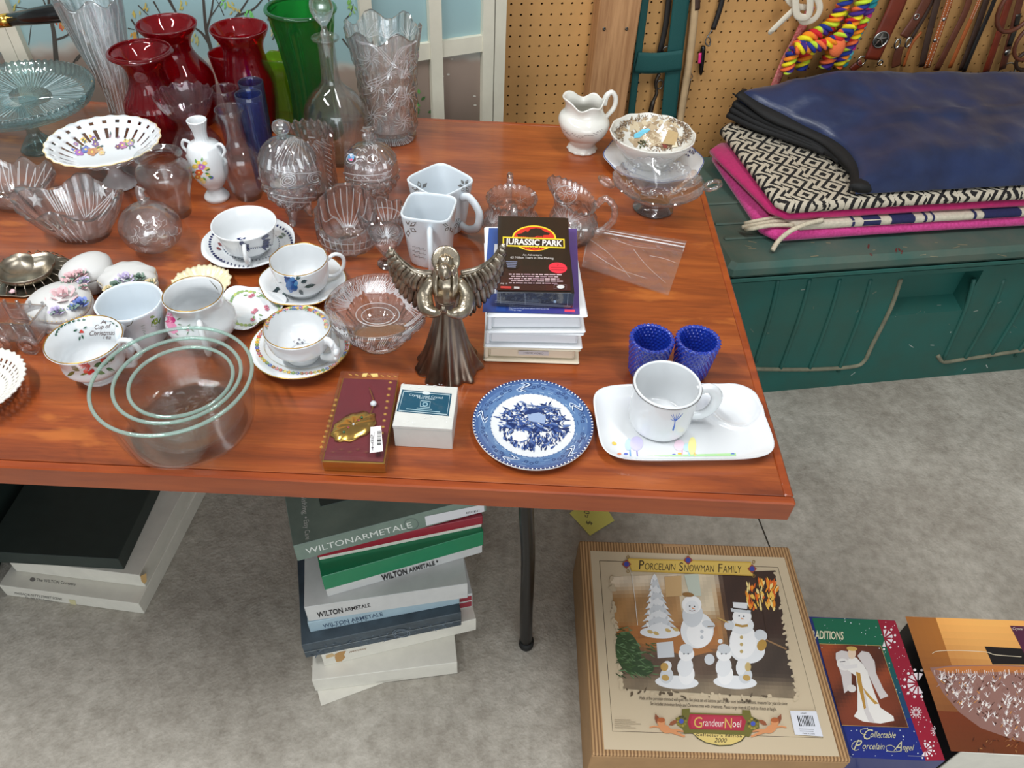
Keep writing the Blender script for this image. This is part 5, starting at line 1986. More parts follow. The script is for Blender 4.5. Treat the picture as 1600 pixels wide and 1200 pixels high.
for x, y in ((508, 466), (516, 474), (504, 474)):
    pp.ell(x, y, 8, 7, (200, 50, 40), n=8)
pp.build('inner_print', c4, v4, 'glaze', 0.0003, 0.00002)
pp = Print(4, 0, 400)
for x, y, l, w_, a, c in ((445, 690, 60, 30, 0.5, (90, 110, 60)), (585, 690, 70, 34, -0.35, (50, 110, 70)), (620, 690, 80, 36, -0.55, (40, 96, 60)), (590, 720, 70, 30, 0.2, (90, 130, 70)), (470, 720, 60, 26, 2.6, (100, 110, 60)), (680, 660, 50, 24, -0.7, (60, 120, 80)), (500, 745, 60, 14, -0.3, (110, 120, 60)), (660, 700, 60, 24, 0.3, (60, 110, 70))):
    pp.leaf(x, y, l, w_, a, c)
for x, y in ((500, 670), (525, 682), (550, 688), (515, 690), (535, 665), (640, 650), (660, 645), (535, 718), (560, 728), (575, 716), (545, 700)):
    pp.ell(x, y, 15, 13, random.choice([(206, 50, 50), (190, 40, 46), (226, 90, 80)]), n=9)
pp.build('holly_print', c4, v4, 'glaze', 0.0002, 0.00003)

# --- white floral vase with handles
t, v, H, o = pot('white_floral_vase', 'small white porcelain vase with bouquet, fluted neck and scroll handles', 'vase', 340, 309, 311, 187,
                 [(0, 18), (0.04, 19), (0.10, 14), (0.15, 11), (0.2, 17), (0.35, 27), (0.55, 28.5), (0.68, 25), (0.72, 21), (0.76, 11), (0.84, 10), (0.94, 13), (1, 15.5)], 0.0024, 'porcelain', 0.05, 64,
                 lambda H: flute(16, 0.03, 0, H * 0.77, 2))
for sg, a in ((-1, PI * 0.97), (1, -0.15)):
    r0 = 27 * mpp(t.location)
    c, s = math.cos(a), math.sin(a)
    hp = cr([(c * r0 * 0.72, s * r0 * 0.72, H * 0.71), (c * r0 * 1.05, s * r0 * 1.05, H * 0.735), (c * r0 * 1.22, s * r0 * 1.22, H * 0.66), (c * r0 * 1.02, s * r0 * 1.02, H * 0.58), (c * r0 * 1.12, s * r0 * 1.12, H * 0.52), (c * r0 * 0.98, s * r0 * 0.98, H * 0.47)], 4)
    tube('scroll_handle', hp, 0.0028, 'porcelain', t, 8)
pp = Print(4, 300, 180)
for x, y, r, c in ((60, 322, 26, (196, 110, 190)), (44, 358, 26, (206, 90, 50)), (36, 385, 20, (214, 130, 60)), (20, 320, 20, (230, 190, 90)), (80, 300, 16, (230, 200, 110)), (95, 335, 18, (226, 200, 120)), (100, 370, 14, (236, 206, 120)), (62, 400, 16, (230, 200, 110)), (120, 388, 14, (90, 110, 190)), (40, 296, 14, (240, 210, 90)), (75, 415, 14, (236, 210, 150))):
    pp.flower(x, y, r, c, (250, 220, 120), 6)
for x, y, a in ((20, 350, 2.6), (80, 360, 0.2), (70, 385, 0.8), (30, 300, -1.8), (60, 290, -1.4), (22, 385, 2.2), (100, 380, 0.3), (86, 345, -0.4)):
    pp.leaf(x, y, 30, 13, a, random.choice([(80, 140, 60), (110, 160, 80), (60, 110, 60)]))
pp.build('bouquet_print', t, v, 'glaze', 0.0002, 0.00002)

# --- pierced compote
def pierced(name, R0, z0, R1, z1, m, parent, nwin, rows, seg_per, th=0.003, curve=1.6, scal=0.0):
    """bowl wall between two radii with window rows left open"""
    nth = nwin * seg_per
    nr = len(rows) - 1
    vs, fs = [], []
    for i in range(nr + 1):
        f = rows[i][0]
        r = R0 + (R1 - R0) * f
        z = z0 + (z1 - z0) * f ** curve
        for k in range(nth):
            a = 2 * PI * k / nth
            e = scal * math.cos(nwin * a) * f ** 6
            vs.append(((r + e) * math.cos(a), (r + e) * math.sin(a), z + e * 0.3))
    for i in range(nr):
        op = rows[i][1]
        for k in range(nth):
            if (k % seg_per) in op:
                continue
            a, b = i * nth + k, i * nth + (k + 1) % nth
            fs.append((a, b, b + nth, a + nth))
    c0 = len(vs)
    vs.append((0, 0, z0))
    for k in range(nth):
        fs.append((c0, (k + 1) % nth, k))
    o = mesh(name, vs, fs, m, parent, True)
    md = o.modifiers.new('thickness', 'SOLIDIFY')
    md.thickness = th
    md.offset = -1
    return o


B = at(187, 288)
Hc_ = hgt(B, 156, 220)
t = thing('pierced_compote', 'white porcelain footed compote with pierced rim and painted pansies', 'compote', B)
k = mpp(B + Vector((0, 0, Hc_)))
R1 = 84 * k
lathe('pedestal', [(0.0001, 0)] + cr([(0.030, 0), (0.0315, 0.003), (0.024, 0.011), (0.013, 0.024), (0.0105, Hc_ * 0.45), (0.014, Hc_ - 0.036), (0.020, Hc_ - 0.0315)], 5) + [(0.0001, Hc_ - 0.0315)], 'porcelain', t, 48)
W_ = (2, 3)
pb = pierced('pierced_bowl', R1 * 0.56, Hc_ - 0.0285, R1, Hc_, 'porcelain', t, 24, [(0.0, ()), (0.12, (2, 3)), (0.28, (2, 3)), (0.44, (2, 3)), (0.56, ()), (0.66, ()), (0.74, (2, 3)), (0.86, ()), (1.0, ())], 6, 0.0026, 1.25, 0.0012)
tube('gilt_rim', [((R1 + 0.0012 * math.cos(24 * a)) * math.cos(a), (R1 + 0.0012 * math.cos(24 * a)) * math.sin(a), Hc_) for a in [2 * PI * i / 144 for i in range(145)]], 0.0012, 'bisque_cream', t, 6, cap=False)
pp = Print(4, 0, 0)
for x, y, r, c in ((560, 870, 30, (206, 170, 100)), (590, 875, 26, (140, 110, 160)), (530, 880, 28, (226, 190, 110)), (600, 910, 24, (130, 100, 150)), (470, 950, 32, (100, 110, 190)), (500, 960, 34, (170, 110, 180)), (540, 945, 32, (110, 120, 190)), (580, 960, 34, (200, 140, 100)), (620, 945, 28, (206, 160, 120)), (640, 965, 22, (226, 200, 160)),
                   (470, 910, 18, (160, 130, 170)), (680, 855, 20, (150, 110, 130)), (740, 862, 14, (150, 120, 140)), (800, 900, 30, (220, 200, 120)), (770, 920, 30, (180, 120, 160)), (830, 890, 22, (130, 140, 110)), (740, 930, 18, (130, 90, 120)), (820, 910, 20, (170, 140, 180))):
    pp.flower(x, y, r, c, (240, 210, 110), 5, random.uniform(0, 1))
for i in range(16):
    x, y = random.choice([(560, 890), (520, 930), (600, 935), (790, 910), (690, 860), (480, 930)])
    pp.leaf(x + random.uniform(-40, 40), y + random.uniform(-16, 16), 26, 10, random.uniform(0, 6), random.choice([(110, 130, 90), (90, 110, 110)]))
pp.build('pansy_print', t, pb, 'glaze', 0.0032, 0.00001)

# --- white pierced plate at the frame edge
B = at(-34, 620)
t = thing('pierced_plate', 'white porcelain plate with diamond-pierced scalloped rim at the table end', 'plate', B)
k = mpp(B)
R1 = 79 * k
pierced('pierced_dish', R1 * 0.42, 0.004, R1, 0.026, 'porcelain_warm', t, 40, [(0, ()), (0.1, ()), (0.2, (1, 2)), (0.30, ()), (0.36, ()), (0.46, (1, 2)), (0.56, ()), (0.62, (1, 2)), (0.74, ()), (0.80, ()), (0.87, ()), (1, ())], 4, 0.0026, 1.3, 0.0014)

# --- ivory scalloped dish, half hidden by the pink rose mug
B = at(318, 452)
t = thing('ivory_shell_dish', 'small ivory dish with raised scroll border behind the pink rose mug', 'dish', B)
k = mpp(B)
R = 44 * k
lathe('dish', [(0.0001, 0.003), (R * 0.5, 0.003), (R * 0.6, 0.001), (R * 0.75, 0.004), (R, 0.013), (R * 1.01, 0.0150), (R * 0.9, 0.0140), (R * 0.68, 0.0085), (R * 0.6, 0.006), (0.0001, 0.0055)], 'ivory', t, 120,
      lambda th, i, r, z: (r * (1 + (0.035 * math.cos(16 * th) if 4 <= i <= 7 else 0)), z + (0.0013 * math.cos(32 * th) if i in (5, 6) else 0)))
lathe('white_centre', [(0.0001, 0.0060), (R * 0.55, 0.0060), (R * 0.60, 0.0072), (R * 0.56, 0.0085), (0.0001, 0.0085)], 'porcelain_warm', t, 40)


def lobes(name, B, rx, ry, rz, fn, prof, m, parent, seg=96):
    """dish with a free outline: fn(theta) -> radius factor, prof (scale, z)"""
    vs, fs = [], []
    c, s = math.cos(rz), math.sin(rz)
    for sc1, z in prof:
        for k in range(seg):
            th = 2 * PI * k / seg
            f = 1 + (fn(th) - 1) * min(1, sc1)
            x, y = rx * sc1 * f * math.cos(th), ry * sc1 * f * math.sin(th)
            vs.append((x * c - y * s, x * s + y * c, z))
    n = len(prof)
    for i in range(n - 1):
        for k in range(seg):
            a, b = i * seg + k, i * seg + (k + 1) % seg
            fs.append((a, b, b + seg, a + seg))
    fs.append(tuple(range(seg))[::-1])
    fs.append(tuple((n - 1) * seg + k for k in range(seg)))
    return mesh(name, vs, fs, m, parent, True)


DISH = [(0.02, 0.003), (0.6, 0.003), (0.66, 0.0005), (0.72, 0.0005), (0.8, 0.004), (0.97, 0.013), (1.0, 0.0148), (0.98, 0.0158), (0.85, 0.009), (0.7, 0.0058), (0.02, 0.0055)]
# --- leaf-lobed floral dish
B = at(392, 490)
t = thing('lobed_floral_dish', 'lobed porcelain dish with green border and small pink roses behind the floral cup', 'dish', B)
k = mpp(B)
d = lobes('dish', B, 50 * k, 52 * k, 0.5, lambda th: 1 + 0.13 * math.cos(3 * th + 0.6) + 0.05 * math.cos(7 * th), DISH, 'porcelain', t)
pp = Print(4, 350, 350)
for k2 in range(40):
    a = k2 * 2 * PI / 40
    f = 0.85 + 0.09 * math.cos(3 * a)
    x, y = 176 + 180 * f * math.cos(a), 530 + 118 * f * math.sin(a)
    pp.leaf(x, y, 32, 20, a + 1.5, random.choice([(150, 176, 110), (190, 200, 120), (130, 160, 110)]))
for x, y in ((180, 445), (165, 455), (60, 560), (45, 575), (200, 540), (185, 555), (180, 600), (265, 520), (270, 535)):
    pp.flower(x, y, 15, (190, 110, 130), (120, 50, 70), 5)
for x, y, a in ((150, 440, 2.8), (200, 450, 0.3), (215, 570, 0.2), (220, 590, 0.6), (70, 590, 1.0), (40, 545, -2), (190, 575, 1.8)):
    pp.leaf(x, y, 30, 10, a, (110, 150, 80))
pp.build('rose_print', t, d, 'glaze', 0.0002, 0.00001)

# --- silver-grey pressed metal tray with a heart basin
mat('tarnished_silver', (150, 142, 128), 0.34, metal=0.95, var=0.25, vscale=40)
B = at(48, 432)
t = thing('heart_metal_tray', 'tarnished silver metal tray with heart-shaped basin and openwork rim', 'tray', B)
k = mpp(B)
hrt = lambda th: 0.82 + 0.18 * abs(math.cos(th + PI / 2)) ** 0.5 - 0.30 * max(0, 1 - abs(((th - PI / 2 + PI) % (2 * PI)) - PI) / 0.55)
lobes('heart_basin', B, 46 * k, 42 * k, 0.15, hrt, [(0.02, 0.002), (0.72, 0.002), (0.94, 0.012), (1.0, 0.020), (0.97, 0.0206), (0.90, 0.012), (0.68, 0.004), (0.02, 0.004)], 'tarnished_silver', t)
lobes('rim_plate', B, 62 * k, 56 * k, 0.15, lambda th: 1 + 0.03 * math.cos(9 * th), [(0.02, 0.0004), (0.9, 0.0004), (1.0, 0.003), (0.98, 0.0045), (0.88, 0.0018), (0.02, 0.0018)], 'tarnished_silver', t)
for i in range(26):
    a = 2 * PI * i / 26
    p0 = Vector((math.cos(a) * 46 * k, math.sin(a) * 42 * k, 0.017))
    p1 = Vector((math.cos(a) * 61 * k, math.sin(a) * 55 * k, 0.007))
    tube('rim_wire', [p0, p0.lerp(p1, 0.5) + Vector((0, 0, 0.003)), p1], 0.0008, 'tarnished_silver', t, 6)
for x, y, z in ((95, 445, 0.008), (88, 452, 0.006), (20, 455, 0.006), (72, 452, 0.006)):
    ball('enamel_flower', wm(t).inverted() @ at(x, y, TZ + z), 0.005, 'bisque_pink', t, 8, (1, 1, 0.6), 6, fn=lambda d: 1 + 0.2 * math.cos(5 * math.atan2(d.y, d.x)))


# --- porcelain trinket boxes with applied flowers
def rose(parent, p, r, m, name='rose', n=15):
    vs, fs = [], []
    r = r * 1.15
    for i in range(n):
        a = i * 2.4
        d = r * (0.05 + 0.55 * i / n)
        tilt = 0.1 + 1.1 * i / n
        c, s = math.cos(a), math.sin(a)
        b0 = len(vs)
        w_, h = r * (0.25 + 0.32 * i / n), r * (0.75 - 0.15 * i / n)
        for u, v, bend in ((-1, 0, 0), (0, 0, -0.2), (1, 0, 0), (-0.9, 0.7, 0.2), (0, 0.9, 0.05), (0.9, 0.7, 0.2), (-0.5, 1.05, 0.5), (0, 1.15, 0.4), (0.5, 1.05, 0.5)):
            out_ = d + v * h * math.sin(tilt) + bend * r * 0.25
            up = v * h * math.cos(tilt)
            vs.append((p[0] + c * out_ - s * u * w_, p[1] + s * out_ + c * u * w_, p[2] + up + r * 0.08))
        fs += [(b0, b0 + 1, b0 + 4, b0 + 3), (b0 + 1, b0 + 2, b0 + 5, b0 + 4), (b0 + 3, b0 + 4, b0 + 7, b0 + 6), (b0 + 4, b0 + 5, b0 + 8, b0 + 7)]
    return mesh(name, vs, fs, m, parent, True)


def pleaf(parent, p, ln, a, m='bisque_leaf'):
    c, s = math.cos(a), math.sin(a)
    vs = []
    for u, v, z in ((0, 0, 0.001), (0.4, 0.3, 0.0025), (1, 0, 0.001), (0.4, -0.3, 0.0025), (0.4, 0, 0.004)):
        vs.append((p[0] + (u * c - v * s) * ln, p[1] + (u * s + v * c) * ln, p[2] + z))
    return mesh('leaf', vs, [(0, 3, 4), (3, 2, 4), (2, 1, 4), (1, 0, 4)], m, parent, False)


def trinket(label, bx, by, rx, ry, rz, fn, flowers, h=0.030, beads=True):
    B = at(bx, by)
    k = mpp(B)
    t = thing('trinket_box', label, 'trinket box', B, 0, 'porcelain trinket boxes')
    lobes('box_body', B, rx * k, ry * k, rz, fn, [(0.02, 0.0), (0.86, 0.0), (0.92, 0.003), (1.0, h * 0.55), (1.0, h * 0.8), (0.97, h * 0.85), (0.02, h * 0.85)], 'bisque_grey', t)
    lobes('lid', B, rx * k, ry * k, rz, fn, [(0.02, h * 0.86), (0.99, h * 0.86), (1.01, h * 0.95), (0.98, h * 1.1), (0.80, h * 1.35), (0.4, h * 1.55), (0.02, h * 1.6)], 'bisque_grey', t)
    c, s = math.cos(rz), math.sin(rz)
    if beads:
        vs, fs = [], []
        for i in range(44):
            th = 2 * PI * i / 44
            f = fn(th)
            x, y = rx * k * 0.98 * f * math.cos(th), ry * k * 0.98 * f * math.sin(th)
            b0 = len(vs)
            p = (x * c - y * s, x * s + y * c, h * 1.02)
            for d in ((1, 0, 0), (-1, 0, 0), (0, 1, 0), (0, -1, 0), (0, 0, 1), (0, 0, -1)):
                vs.append(tuple(p[q] + d[q] * 0.0019 for q in range(3)))
            fs += [tuple(b0 + q for q in f3) for f3 in ((0, 2, 4), (2, 1, 4), (1, 3, 4), (3, 0, 4), (2, 0, 5), (1, 2, 5), (3, 1, 5), (0, 3, 5))]
        bd = mesh('bead_edge', vs, fs, 'bisque_cream', t, True)
        bd['kind'] = 'stuff'
    for x, y, r, m in flowers:
        q = wm(t).inverted() @ at(x, y, TZ + h * 1.45)
        rose(t, (q.x, q.y, h * 1.28), r * k, m)
        for i in range(3):
            pleaf(t, (q.x, q.y, h * 1.36), r * k * 1.5, i * 2.1 + x)
    return t


heart = lambda th: 0.92 + 0.12 * abs(math.sin(th)) - 0.22 * max(0, 1 - abs(((th + PI) % (2 * PI)) - PI) / 0.5) + 0.12 * max(0, 1 - abs(((th - PI + PI) % (2 * PI)) - PI) / 0.6)
trinket('heart-shaped grey porcelain trinket box with pink rose, blue flower and yellow beaded edge', 106, 497, 50, 46, -0.7, lambda th: 1 + 0.05 * math.cos(3 * th), [(98, 463, 17, 'bisque_pink'), (124, 472, 10, 'bisque_blue'), (88, 484, 9, 'bisque_violet'), (112, 478, 6, 'bisque_blue')])
trinket('grey porcelain trinket box crowded with small pale pink roses', 146, 444, 32, 40, -0.5, lambda th: 1 + 0.04 * math.cos(3 * th), [(110, 432, 10, 'bisque_pink'), (124, 426, 9, 'bisque_pink'), (104, 440, 8, 'bisque_pink'), (130, 436, 7, 'bisque_violet'), (128, 446, 6, 'bisque_pink')], 0.030, False)
trinket('porcelain trinket box with one pale violet flower behind the octagonal mug', 208, 454, 42, 36, 0.0, lambda th: 1 + 0.05 * math.cos(9 * th), [(196, 434, 11, 'bisque_violet'), (216, 432, 8, 'bisque_leaf'), (180, 444, 8, 'bisque_leaf'), (234, 440, 7, 'bisque_cream'), (170, 450, 7, 'bisque_cream')], 0.026, True)

# --- white square mugs with grey snowflakes
def squircle(H, n=5.0, rot=0.0):
    def f(th, r, z, side):
        a = th + rot
        k = 1.0 / (abs(math.cos(a)) ** n + abs(math.sin(a)) ** n) ** (1 / n)
        b = 0.35 + 0.65 * min(1, max(0, z / H) ** 0.6)
        return r * (1 + (k - 1) * b), z
    return f


def snow_mug(label, bx, by, tx, ty, rot, ha, r):
    t, v, H, o = cup('square_mug', label, bx, by, tx, ty, [(0, r * 0.76), (0.03, r * 0.80), (0.3, r * 0.86), (0.7, r * 0.93), (1, r)], TZ, 0.0032, 'porcelain_cool', 'white square snowflake mugs', lambda H: squircle(H, 5.0, rot), 'mug')
    R = o[-1][0]
    loop_handle(t, ha, [(R * 0.98, H * 0.80), (R * 1.35, H * 0.86), (R * 1.78, H * 0.62), (R * 1.70, H * 0.30), (R * 1.3, H * 0.16), (R * 0.92, H * 0.20)], 0.0050, 'porcelain_cool', flat=1.5)
    return t, v


GR = (116, 112, 108)


def flake(pp, x, y, r, rot=0.0):
    for i in range(6):
        a = rot + i * PI / 3
        c, s = math.cos(a), math.sin(a)
        pp.poly([(x + c * r * 0.2, y + s * r * 0.2), (x + math.cos(a + 0.35) * r * 0.62, y + math.sin(a + 0.35) * r * 0.62), (x + c * r, y + s * r), (x + math.cos(a - 0.35) * r * 0.62, y + math.sin(a - 0.35) * r * 0.62)], GR)
        pp.poly([(x + c * r * 0.42, y + s * r * 0.42), (x + math.cos(a + 0.2) * r * 0.6, y + math.sin(a + 0.2) * r * 0.6), (x + c * r * 0.82, y + s * r * 0.82), (x + math.cos(a - 0.2) * r * 0.6, y + math.sin(a - 0.2) * r * 0.6)], (222, 230, 236))


tA, vA = snow_mug('white square mug with grey snowflakes, the one behind with its loop handle showing', 690, 352, 683, 281, 0.72, -0.55, 42)
pp = Print(4, 600, 230)
flake(pp, 230, 265, 58, 0.2)
flake(pp, 505, 240, 44, 0.0)
flake(pp, 440, 470, 40, 0.3)
pp.build('snowflake_print', tA, vA, 'glaze', 0.0003, 0.00002)
tB, vB = snow_mug('white square mug with grey snowflakes, the one in front with its handle facing forward', 674, 400, 669, 323, 0.12, -PI / 2 + 0.12, 40)
pp = Print(4, 600, 230)
flake(pp, 150, 500, 62, 0.5)
flake(pp, 410, 490, 46, 0.2)
for k2 in range(3):
    for j in range(3):
        x, y = 190 + k2 * 28, 630 + j * 26 + k2 * 8
        pp.line([(x - 12, y - 10), (x + 4, y - 14), (x + 4, y), (x + 16, y - 4)], 3, GR)
pp.build('snowflake_print', tB, vB, 'glaze', 0.0003, 0.00002)

# --- white pitcher
def pitch(H):
    sp_ = spout(H, PI * 0.97, 0.42, 0.014, 0.75)

    def f(th, r, z, side):
        r, z2 = sp_(th, r, z, side)
        k = max(0, z / H - 0.7) / 0.3
        return r * (1 + 0.02 * k * math.cos(7 * th)), z2 + 0.0035 * k * math.cos(5 * th + 0.5) + (0.008 * k * max(0, math.cos(th - 0.1)))
    return f


t, v, H, o = pot('white_pitcher', 'old white ironstone cream pitcher with ruffled lip and high loop handle', 'pitcher', 909, 233, 917, 162,
                 [(0, 22), (0.05, 22.5), (0.14, 20), (0.22, 23), (0.4, 34), (0.58, 39), (0.7, 36), (0.8, 28), (0.9, 26), (1, 28)], 0.0032, 'porcelain_warm', 0.008, 96, pitch)
r0 = 28 * mpp(t.location)
c, s = math.cos(0.12), math.sin(0.12)
tube('handle', cr([(c * r0 * 0.95, s * r0 * 0.95, H * 0.98), (c * r0 * 1.0, s * r0 * 1.0, H * 1.14), (c * r0 * 1.25, s * r0 * 1.25, H * 1.24), (c * r0 * 1.52, s * r0 * 1.52, H * 1.12), (c * r0 * 1.50, s * r0 * 1.50, H * 0.92), (c * r0 * 1.22, s * r0 * 1.22, H * 0.76), (c * r0 * 1.15, s * r0 * 1.15, H * 0.72)], 5), [0.0058] * 8 + [0.0048] * 23, 'porcelain_warm', t, 10)
mat('foot_glaze', (222, 204, 178), 0.3)
lathe('ruffled_foot', [(0.0001, 0), (22.5 * mpp(t.location), 0), (23.5 * mpp(t.location), 0.003), (22 * mpp(t.location), 0.006), (0.0001, 0.006)], 'porcelain_warm', t, 72, lambda th, i, r, z: (r * (1 + 0.03 * math.cos(12 * th)), z))
pp = Print(4, 640, 0)
for k2 in range(34):
    x = 958 + k2 * 7.2
    y = 812 + 42 * math.sin((k2 / 33) * PI) ** 0.9 + random.uniform(-7, 7)
    pp.leaf(x, y, random.uniform(8, 16), 4, random.uniform(-0.9, 0.9), random.choice([(150, 140, 136), (170, 160, 156), (130, 124, 124)]))
pp.build('sprig_band', t, v, 'glaze', 0.0002, 0.00001)

# --- blue-edged plate and brown scenic bowl on it
B = at(1019, 257)
t = thing('blue_edge_plate', 'white octagon-lobed plate with blue edge line and blue sprigs under the brown bowl', 'plate', B)
k = mpp(B)
R = 77 * k
lob = lambda th, i, r, z: (r * (1 + (0.022 * math.cos(8 * th) if i >= 4 and i <= 8 else 0)), z)
d = lathe('dish', [(0.0001, 0.0015), (R * 0.55, 0.0015), (R * 0.58, 0.0), (R * 0.62, 0.0), (R * 0.7, 0.005), (R * 0.97, 0.014), (R, 0.0155), (R * 0.985, 0.0168), (R * 0.68, 0.0085), (R * 0.58, 0.0052), (0.0001, 0.005)], 'porcelain', t, 96, lob)
mat('blue_line', (90, 110, 170), 0.2)
tube('blue_edge', [(R * 0.985 * (1 + 0.022 * math.cos(8 * a)) * math.cos(a), R * 0.985 * (1 + 0.022 * math.cos(8 * a)) * math.sin(a), 0.0166) for a in [2 * PI * i / 96 for i in range(97)]], 0.0009, 'blue_line', t, 6, cap=False)
pp = Print(4, 850, 120)
for i in range(46):
    x, y = random.uniform(520, 840), random.uniform(525, 595)
    pp.leaf(x, y, random.uniform(12, 26), 6, random.uniform(0, 6.2), random.choice([(100, 120, 190), (130, 150, 210), (70, 80, 130)]))
for i in range(14):
    pp.leaf(random.uniform(895, 945), random.uniform(455, 500), 18, 7, random.uniform(0, 6), (60, 70, 110))
pp.build('sprig_print', t, d, 'glaze', 0.0003, 0.00001)
vcol('scenic', 0.15, coat=0.4)
tb_, vb_, H, o = cup('scenic_bowl', 'cream bowl printed with a brown winter scene and a blue pond', 1012, 252, 1020, 207,
                     [(0, 30), (0.06, 32), (0.12, 31), (0.3, 42), (0.6, 55), (0.85, 64), (1, 67)], TZ + 0.0056, 0.003, 'porcelain_warm', None, lambda H: scallop(12, 0.0006, H, None, 4, 0.01), 'bowl')
pp = Print(4, 850, 120)
BR = [(120, 96, 74), (150, 124, 98), (96, 76, 58), (176, 154, 128)]
for i in range(110):
    a = random.uniform(0, 2 * PI)
    rx, ry = 250 * random.uniform(0.05, 0.85), 112 * random.uniform(0.05, 0.85)
    pp.ell(680 + rx * math.cos(a), 350 + ry * math.sin(a), random.uniform(14, 38), random.uniform(8, 18), random.choice([(176, 154, 124), (158, 136, 108), (190, 170, 140), (206, 190, 160)]), random.uniform(0, 3), 9)
for i in range(380):
    a = random.choice([random.uniform(PI * 0.85, PI * 1.45), random.uniform(-0.7, 0.5), random.uniform(0.3, 1.4), random.uniform(PI, PI * 2)])
    rx, ry = 250 * random.uniform(0.8, 0.97), 112 * random.uniform(0.8, 0.97)
    pp.leaf(680 + rx * math.cos(a), 350 + ry * math.sin(a), random.uniform(12, 30), random.uniform(4, 8), random.uniform(0, 6.2), random.choice(BR))
pp.poly([(560, 360), (590, 345), (610, 330), (650, 322), (665, 330), (650, 345), (620, 360), (600, 380), (562, 385)], (120, 200, 226))
pp.poly([(700, 345), (725, 320), (745, 296), (752, 312), (730, 345), (715, 356)], (246, 244, 238))
pp.poly([(740, 420), (780, 330), (840, 350), (830, 430)], (190, 164, 120))
pp.poly([(820, 380), (840, 440), (800, 444)], (236, 226, 200))
for x in range(9):
    pp.line([(776 + x * 7, 335 + x * 2), (770 + x * 8, 420)], 2.5, (140, 116, 84))
for i in range(24):
    pp.leaf(random.uniform(590, 650), random.uniform(408, 450), 22, 7, random.uniform(-2.4, -0.6), random.choice([(76, 84, 50), (96, 100, 60), (60, 60, 40)]))
for i in range(50):
    pp.leaf(random.uniform(640, 800), random.uniform(425, 462), 16, 5, random.uniform(0, 6), random.choice(BR))
pp.poly([(740, 420), (775, 430), (770, 450), (748, 446)], (130, 66, 56))
pp.build('winter_scene', tb_, vb_, 'scenic', 0.0003, 0.00001)

# --- white snack tray and its mug
B, ang, tw, td = rect_px((926, 606), (1176, 603), (1217, 722), (936, 724), TZ + 0.010)
B = Vector((B.x, B.y, TZ))
tr = thing('snack_tray', 'white rounded rectangular snack tray with a round well and painted meadow strip', 'tray', B, ang)
ti = wm(tr).inverted()
wc = ti @ at(1148, 637, TZ + 0.008)
wr = 39 * mpp(at(1148, 637))
cwl = ti @ at(1040, 655, TZ + 0.006)
SEG, vs, fs = 120, [], []
prof = [(s_, 1) for s_ in [0.02 + 0.98 * i / 26 for i in range(27)]]


def tray_z(x, y, s_):
    z = 0.0055 + 0.011 * max(0, (s_ - 0.80) / 0.20) ** 1.6
    dd = math.hypot(x - wc.x, y - wc.y)
    if dd < wr * 1.12:
        z += 0.0034 * math.exp(-((dd - wr) / 0.0032) ** 2)
        if dd < wr:
            z -= 0.0040 * (1 - (dd / wr) ** 4)
    return max(z, 0.0022)


def sup(th, n=5.2):
    return 1.0 / (abs(math.cos(th)) ** n + abs(math.sin(th)) ** n) ** (1 / n)


ringsd = [0.02] + [i / 40 for i in range(1, 41)]
for s_ in ringsd:
    for k2 in range(SEG):
        th = 2 * PI * k2 / SEG
        f = sup(th) * s_
        x, y = tw / 2 * f * math.cos(th), td / 2 * f * math.sin(th)
        vs.append((x, y, tray_z(x, y, s_)))
nr = len(ringsd)
under = [(1.002, 0.0155), (0.96, 0.010), (0.84, 0.0022), (0.82, 0.0), (0.78, 0.0), (0.76, 0.0018), (0.02, 0.0018)]
for s_, z in under:
    for k2 in range(SEG):
        th = 2 * PI * k2 / SEG
        f = sup(th) * s_
        vs.append((tw / 2 * f * math.cos(th), td / 2 * f * math.sin(th), z))
for i in range(nr + len(under) - 1):
    for k2 in range(SEG):
        a, b = i * SEG + k2, i * SEG + (k2 + 1) % SEG
        fs.append((a, a + SEG, b + SEG, b))
fs.append(tuple(range(SEG)))
fs.append(tuple((nr + len(under) - 1) * SEG + k2 for k2 in range(SEG))[::-1])
trb = mesh('tray_body', vs, fs, 'porcelain', tr, True)
pp = Print(1600 / 360, 900, 480)
pp.poly([(236, 998), (300, 1006), (480, 1012), (700, 1016), (1110, 1014), (1112, 1034), (700, 1038), (400, 1034), (245, 1028)], (176, 220, 160))
for x, y, c in ((300, 1038, (230, 130, 80)), (346, 1038, (90, 110, 200)), (680, 1044, (110, 120, 200)), (720, 1036, (236, 190, 80)), (832, 1046, (226, 120, 100)), (990, 1046, (226, 210, 110)), (1088, 1040, (80, 110, 200)), (900, 1048, (160, 210, 150))):
    pp.ell(x, y - 18, 15, 8, c, n=9)
pp.line([(374, 990), (378, 1036)], 9, (120, 170, 220))
pp.line([(422, 990), (426, 1036)], 9, (150, 140, 210))
pp.ell(364, 955, 24, 42, (190, 214, 236), 0.1, 16)
pp.ell(420, 948, 46, 50, (206, 200, 232), 0.1, 18)
pp.line([(735, 985), (738, 1036)], 8, (230, 180, 200))
pp.line([(780, 985), (786, 1036)], 8, (160, 210, 220))
pp.line([(820, 990), (826, 1036)], 8, (236, 200, 110))
pp.ell(716, 960, 36, 40, (240, 214, 228), 0.0, 16)
pp.ell(770, 975, 26, 28, (196, 228, 234), 0.0, 14)
pp.ell(806, 965, 28, 62, (246, 238, 160), 0.05, 16)
pp.ell(264, 948, 18, 11, (240, 200, 90), 0.3, 10)
pp.build('meadow_print', tr, trb, 'glaze', 0.0003, 0.00002)
mg, mgv, H, o = cup('snack_mug', 'white straight-sided mug with grey rim line and small blue tree on the snack tray', 1028, 658, 1036, 598,
                    [(0, 41), (0.03, 44), (0.1, 47), (0.4, 50), (0.8, 52.5), (1, 53.5)], TZ + 0.0062, 0.0034, 'porcelain', None, None, 'mug', None)
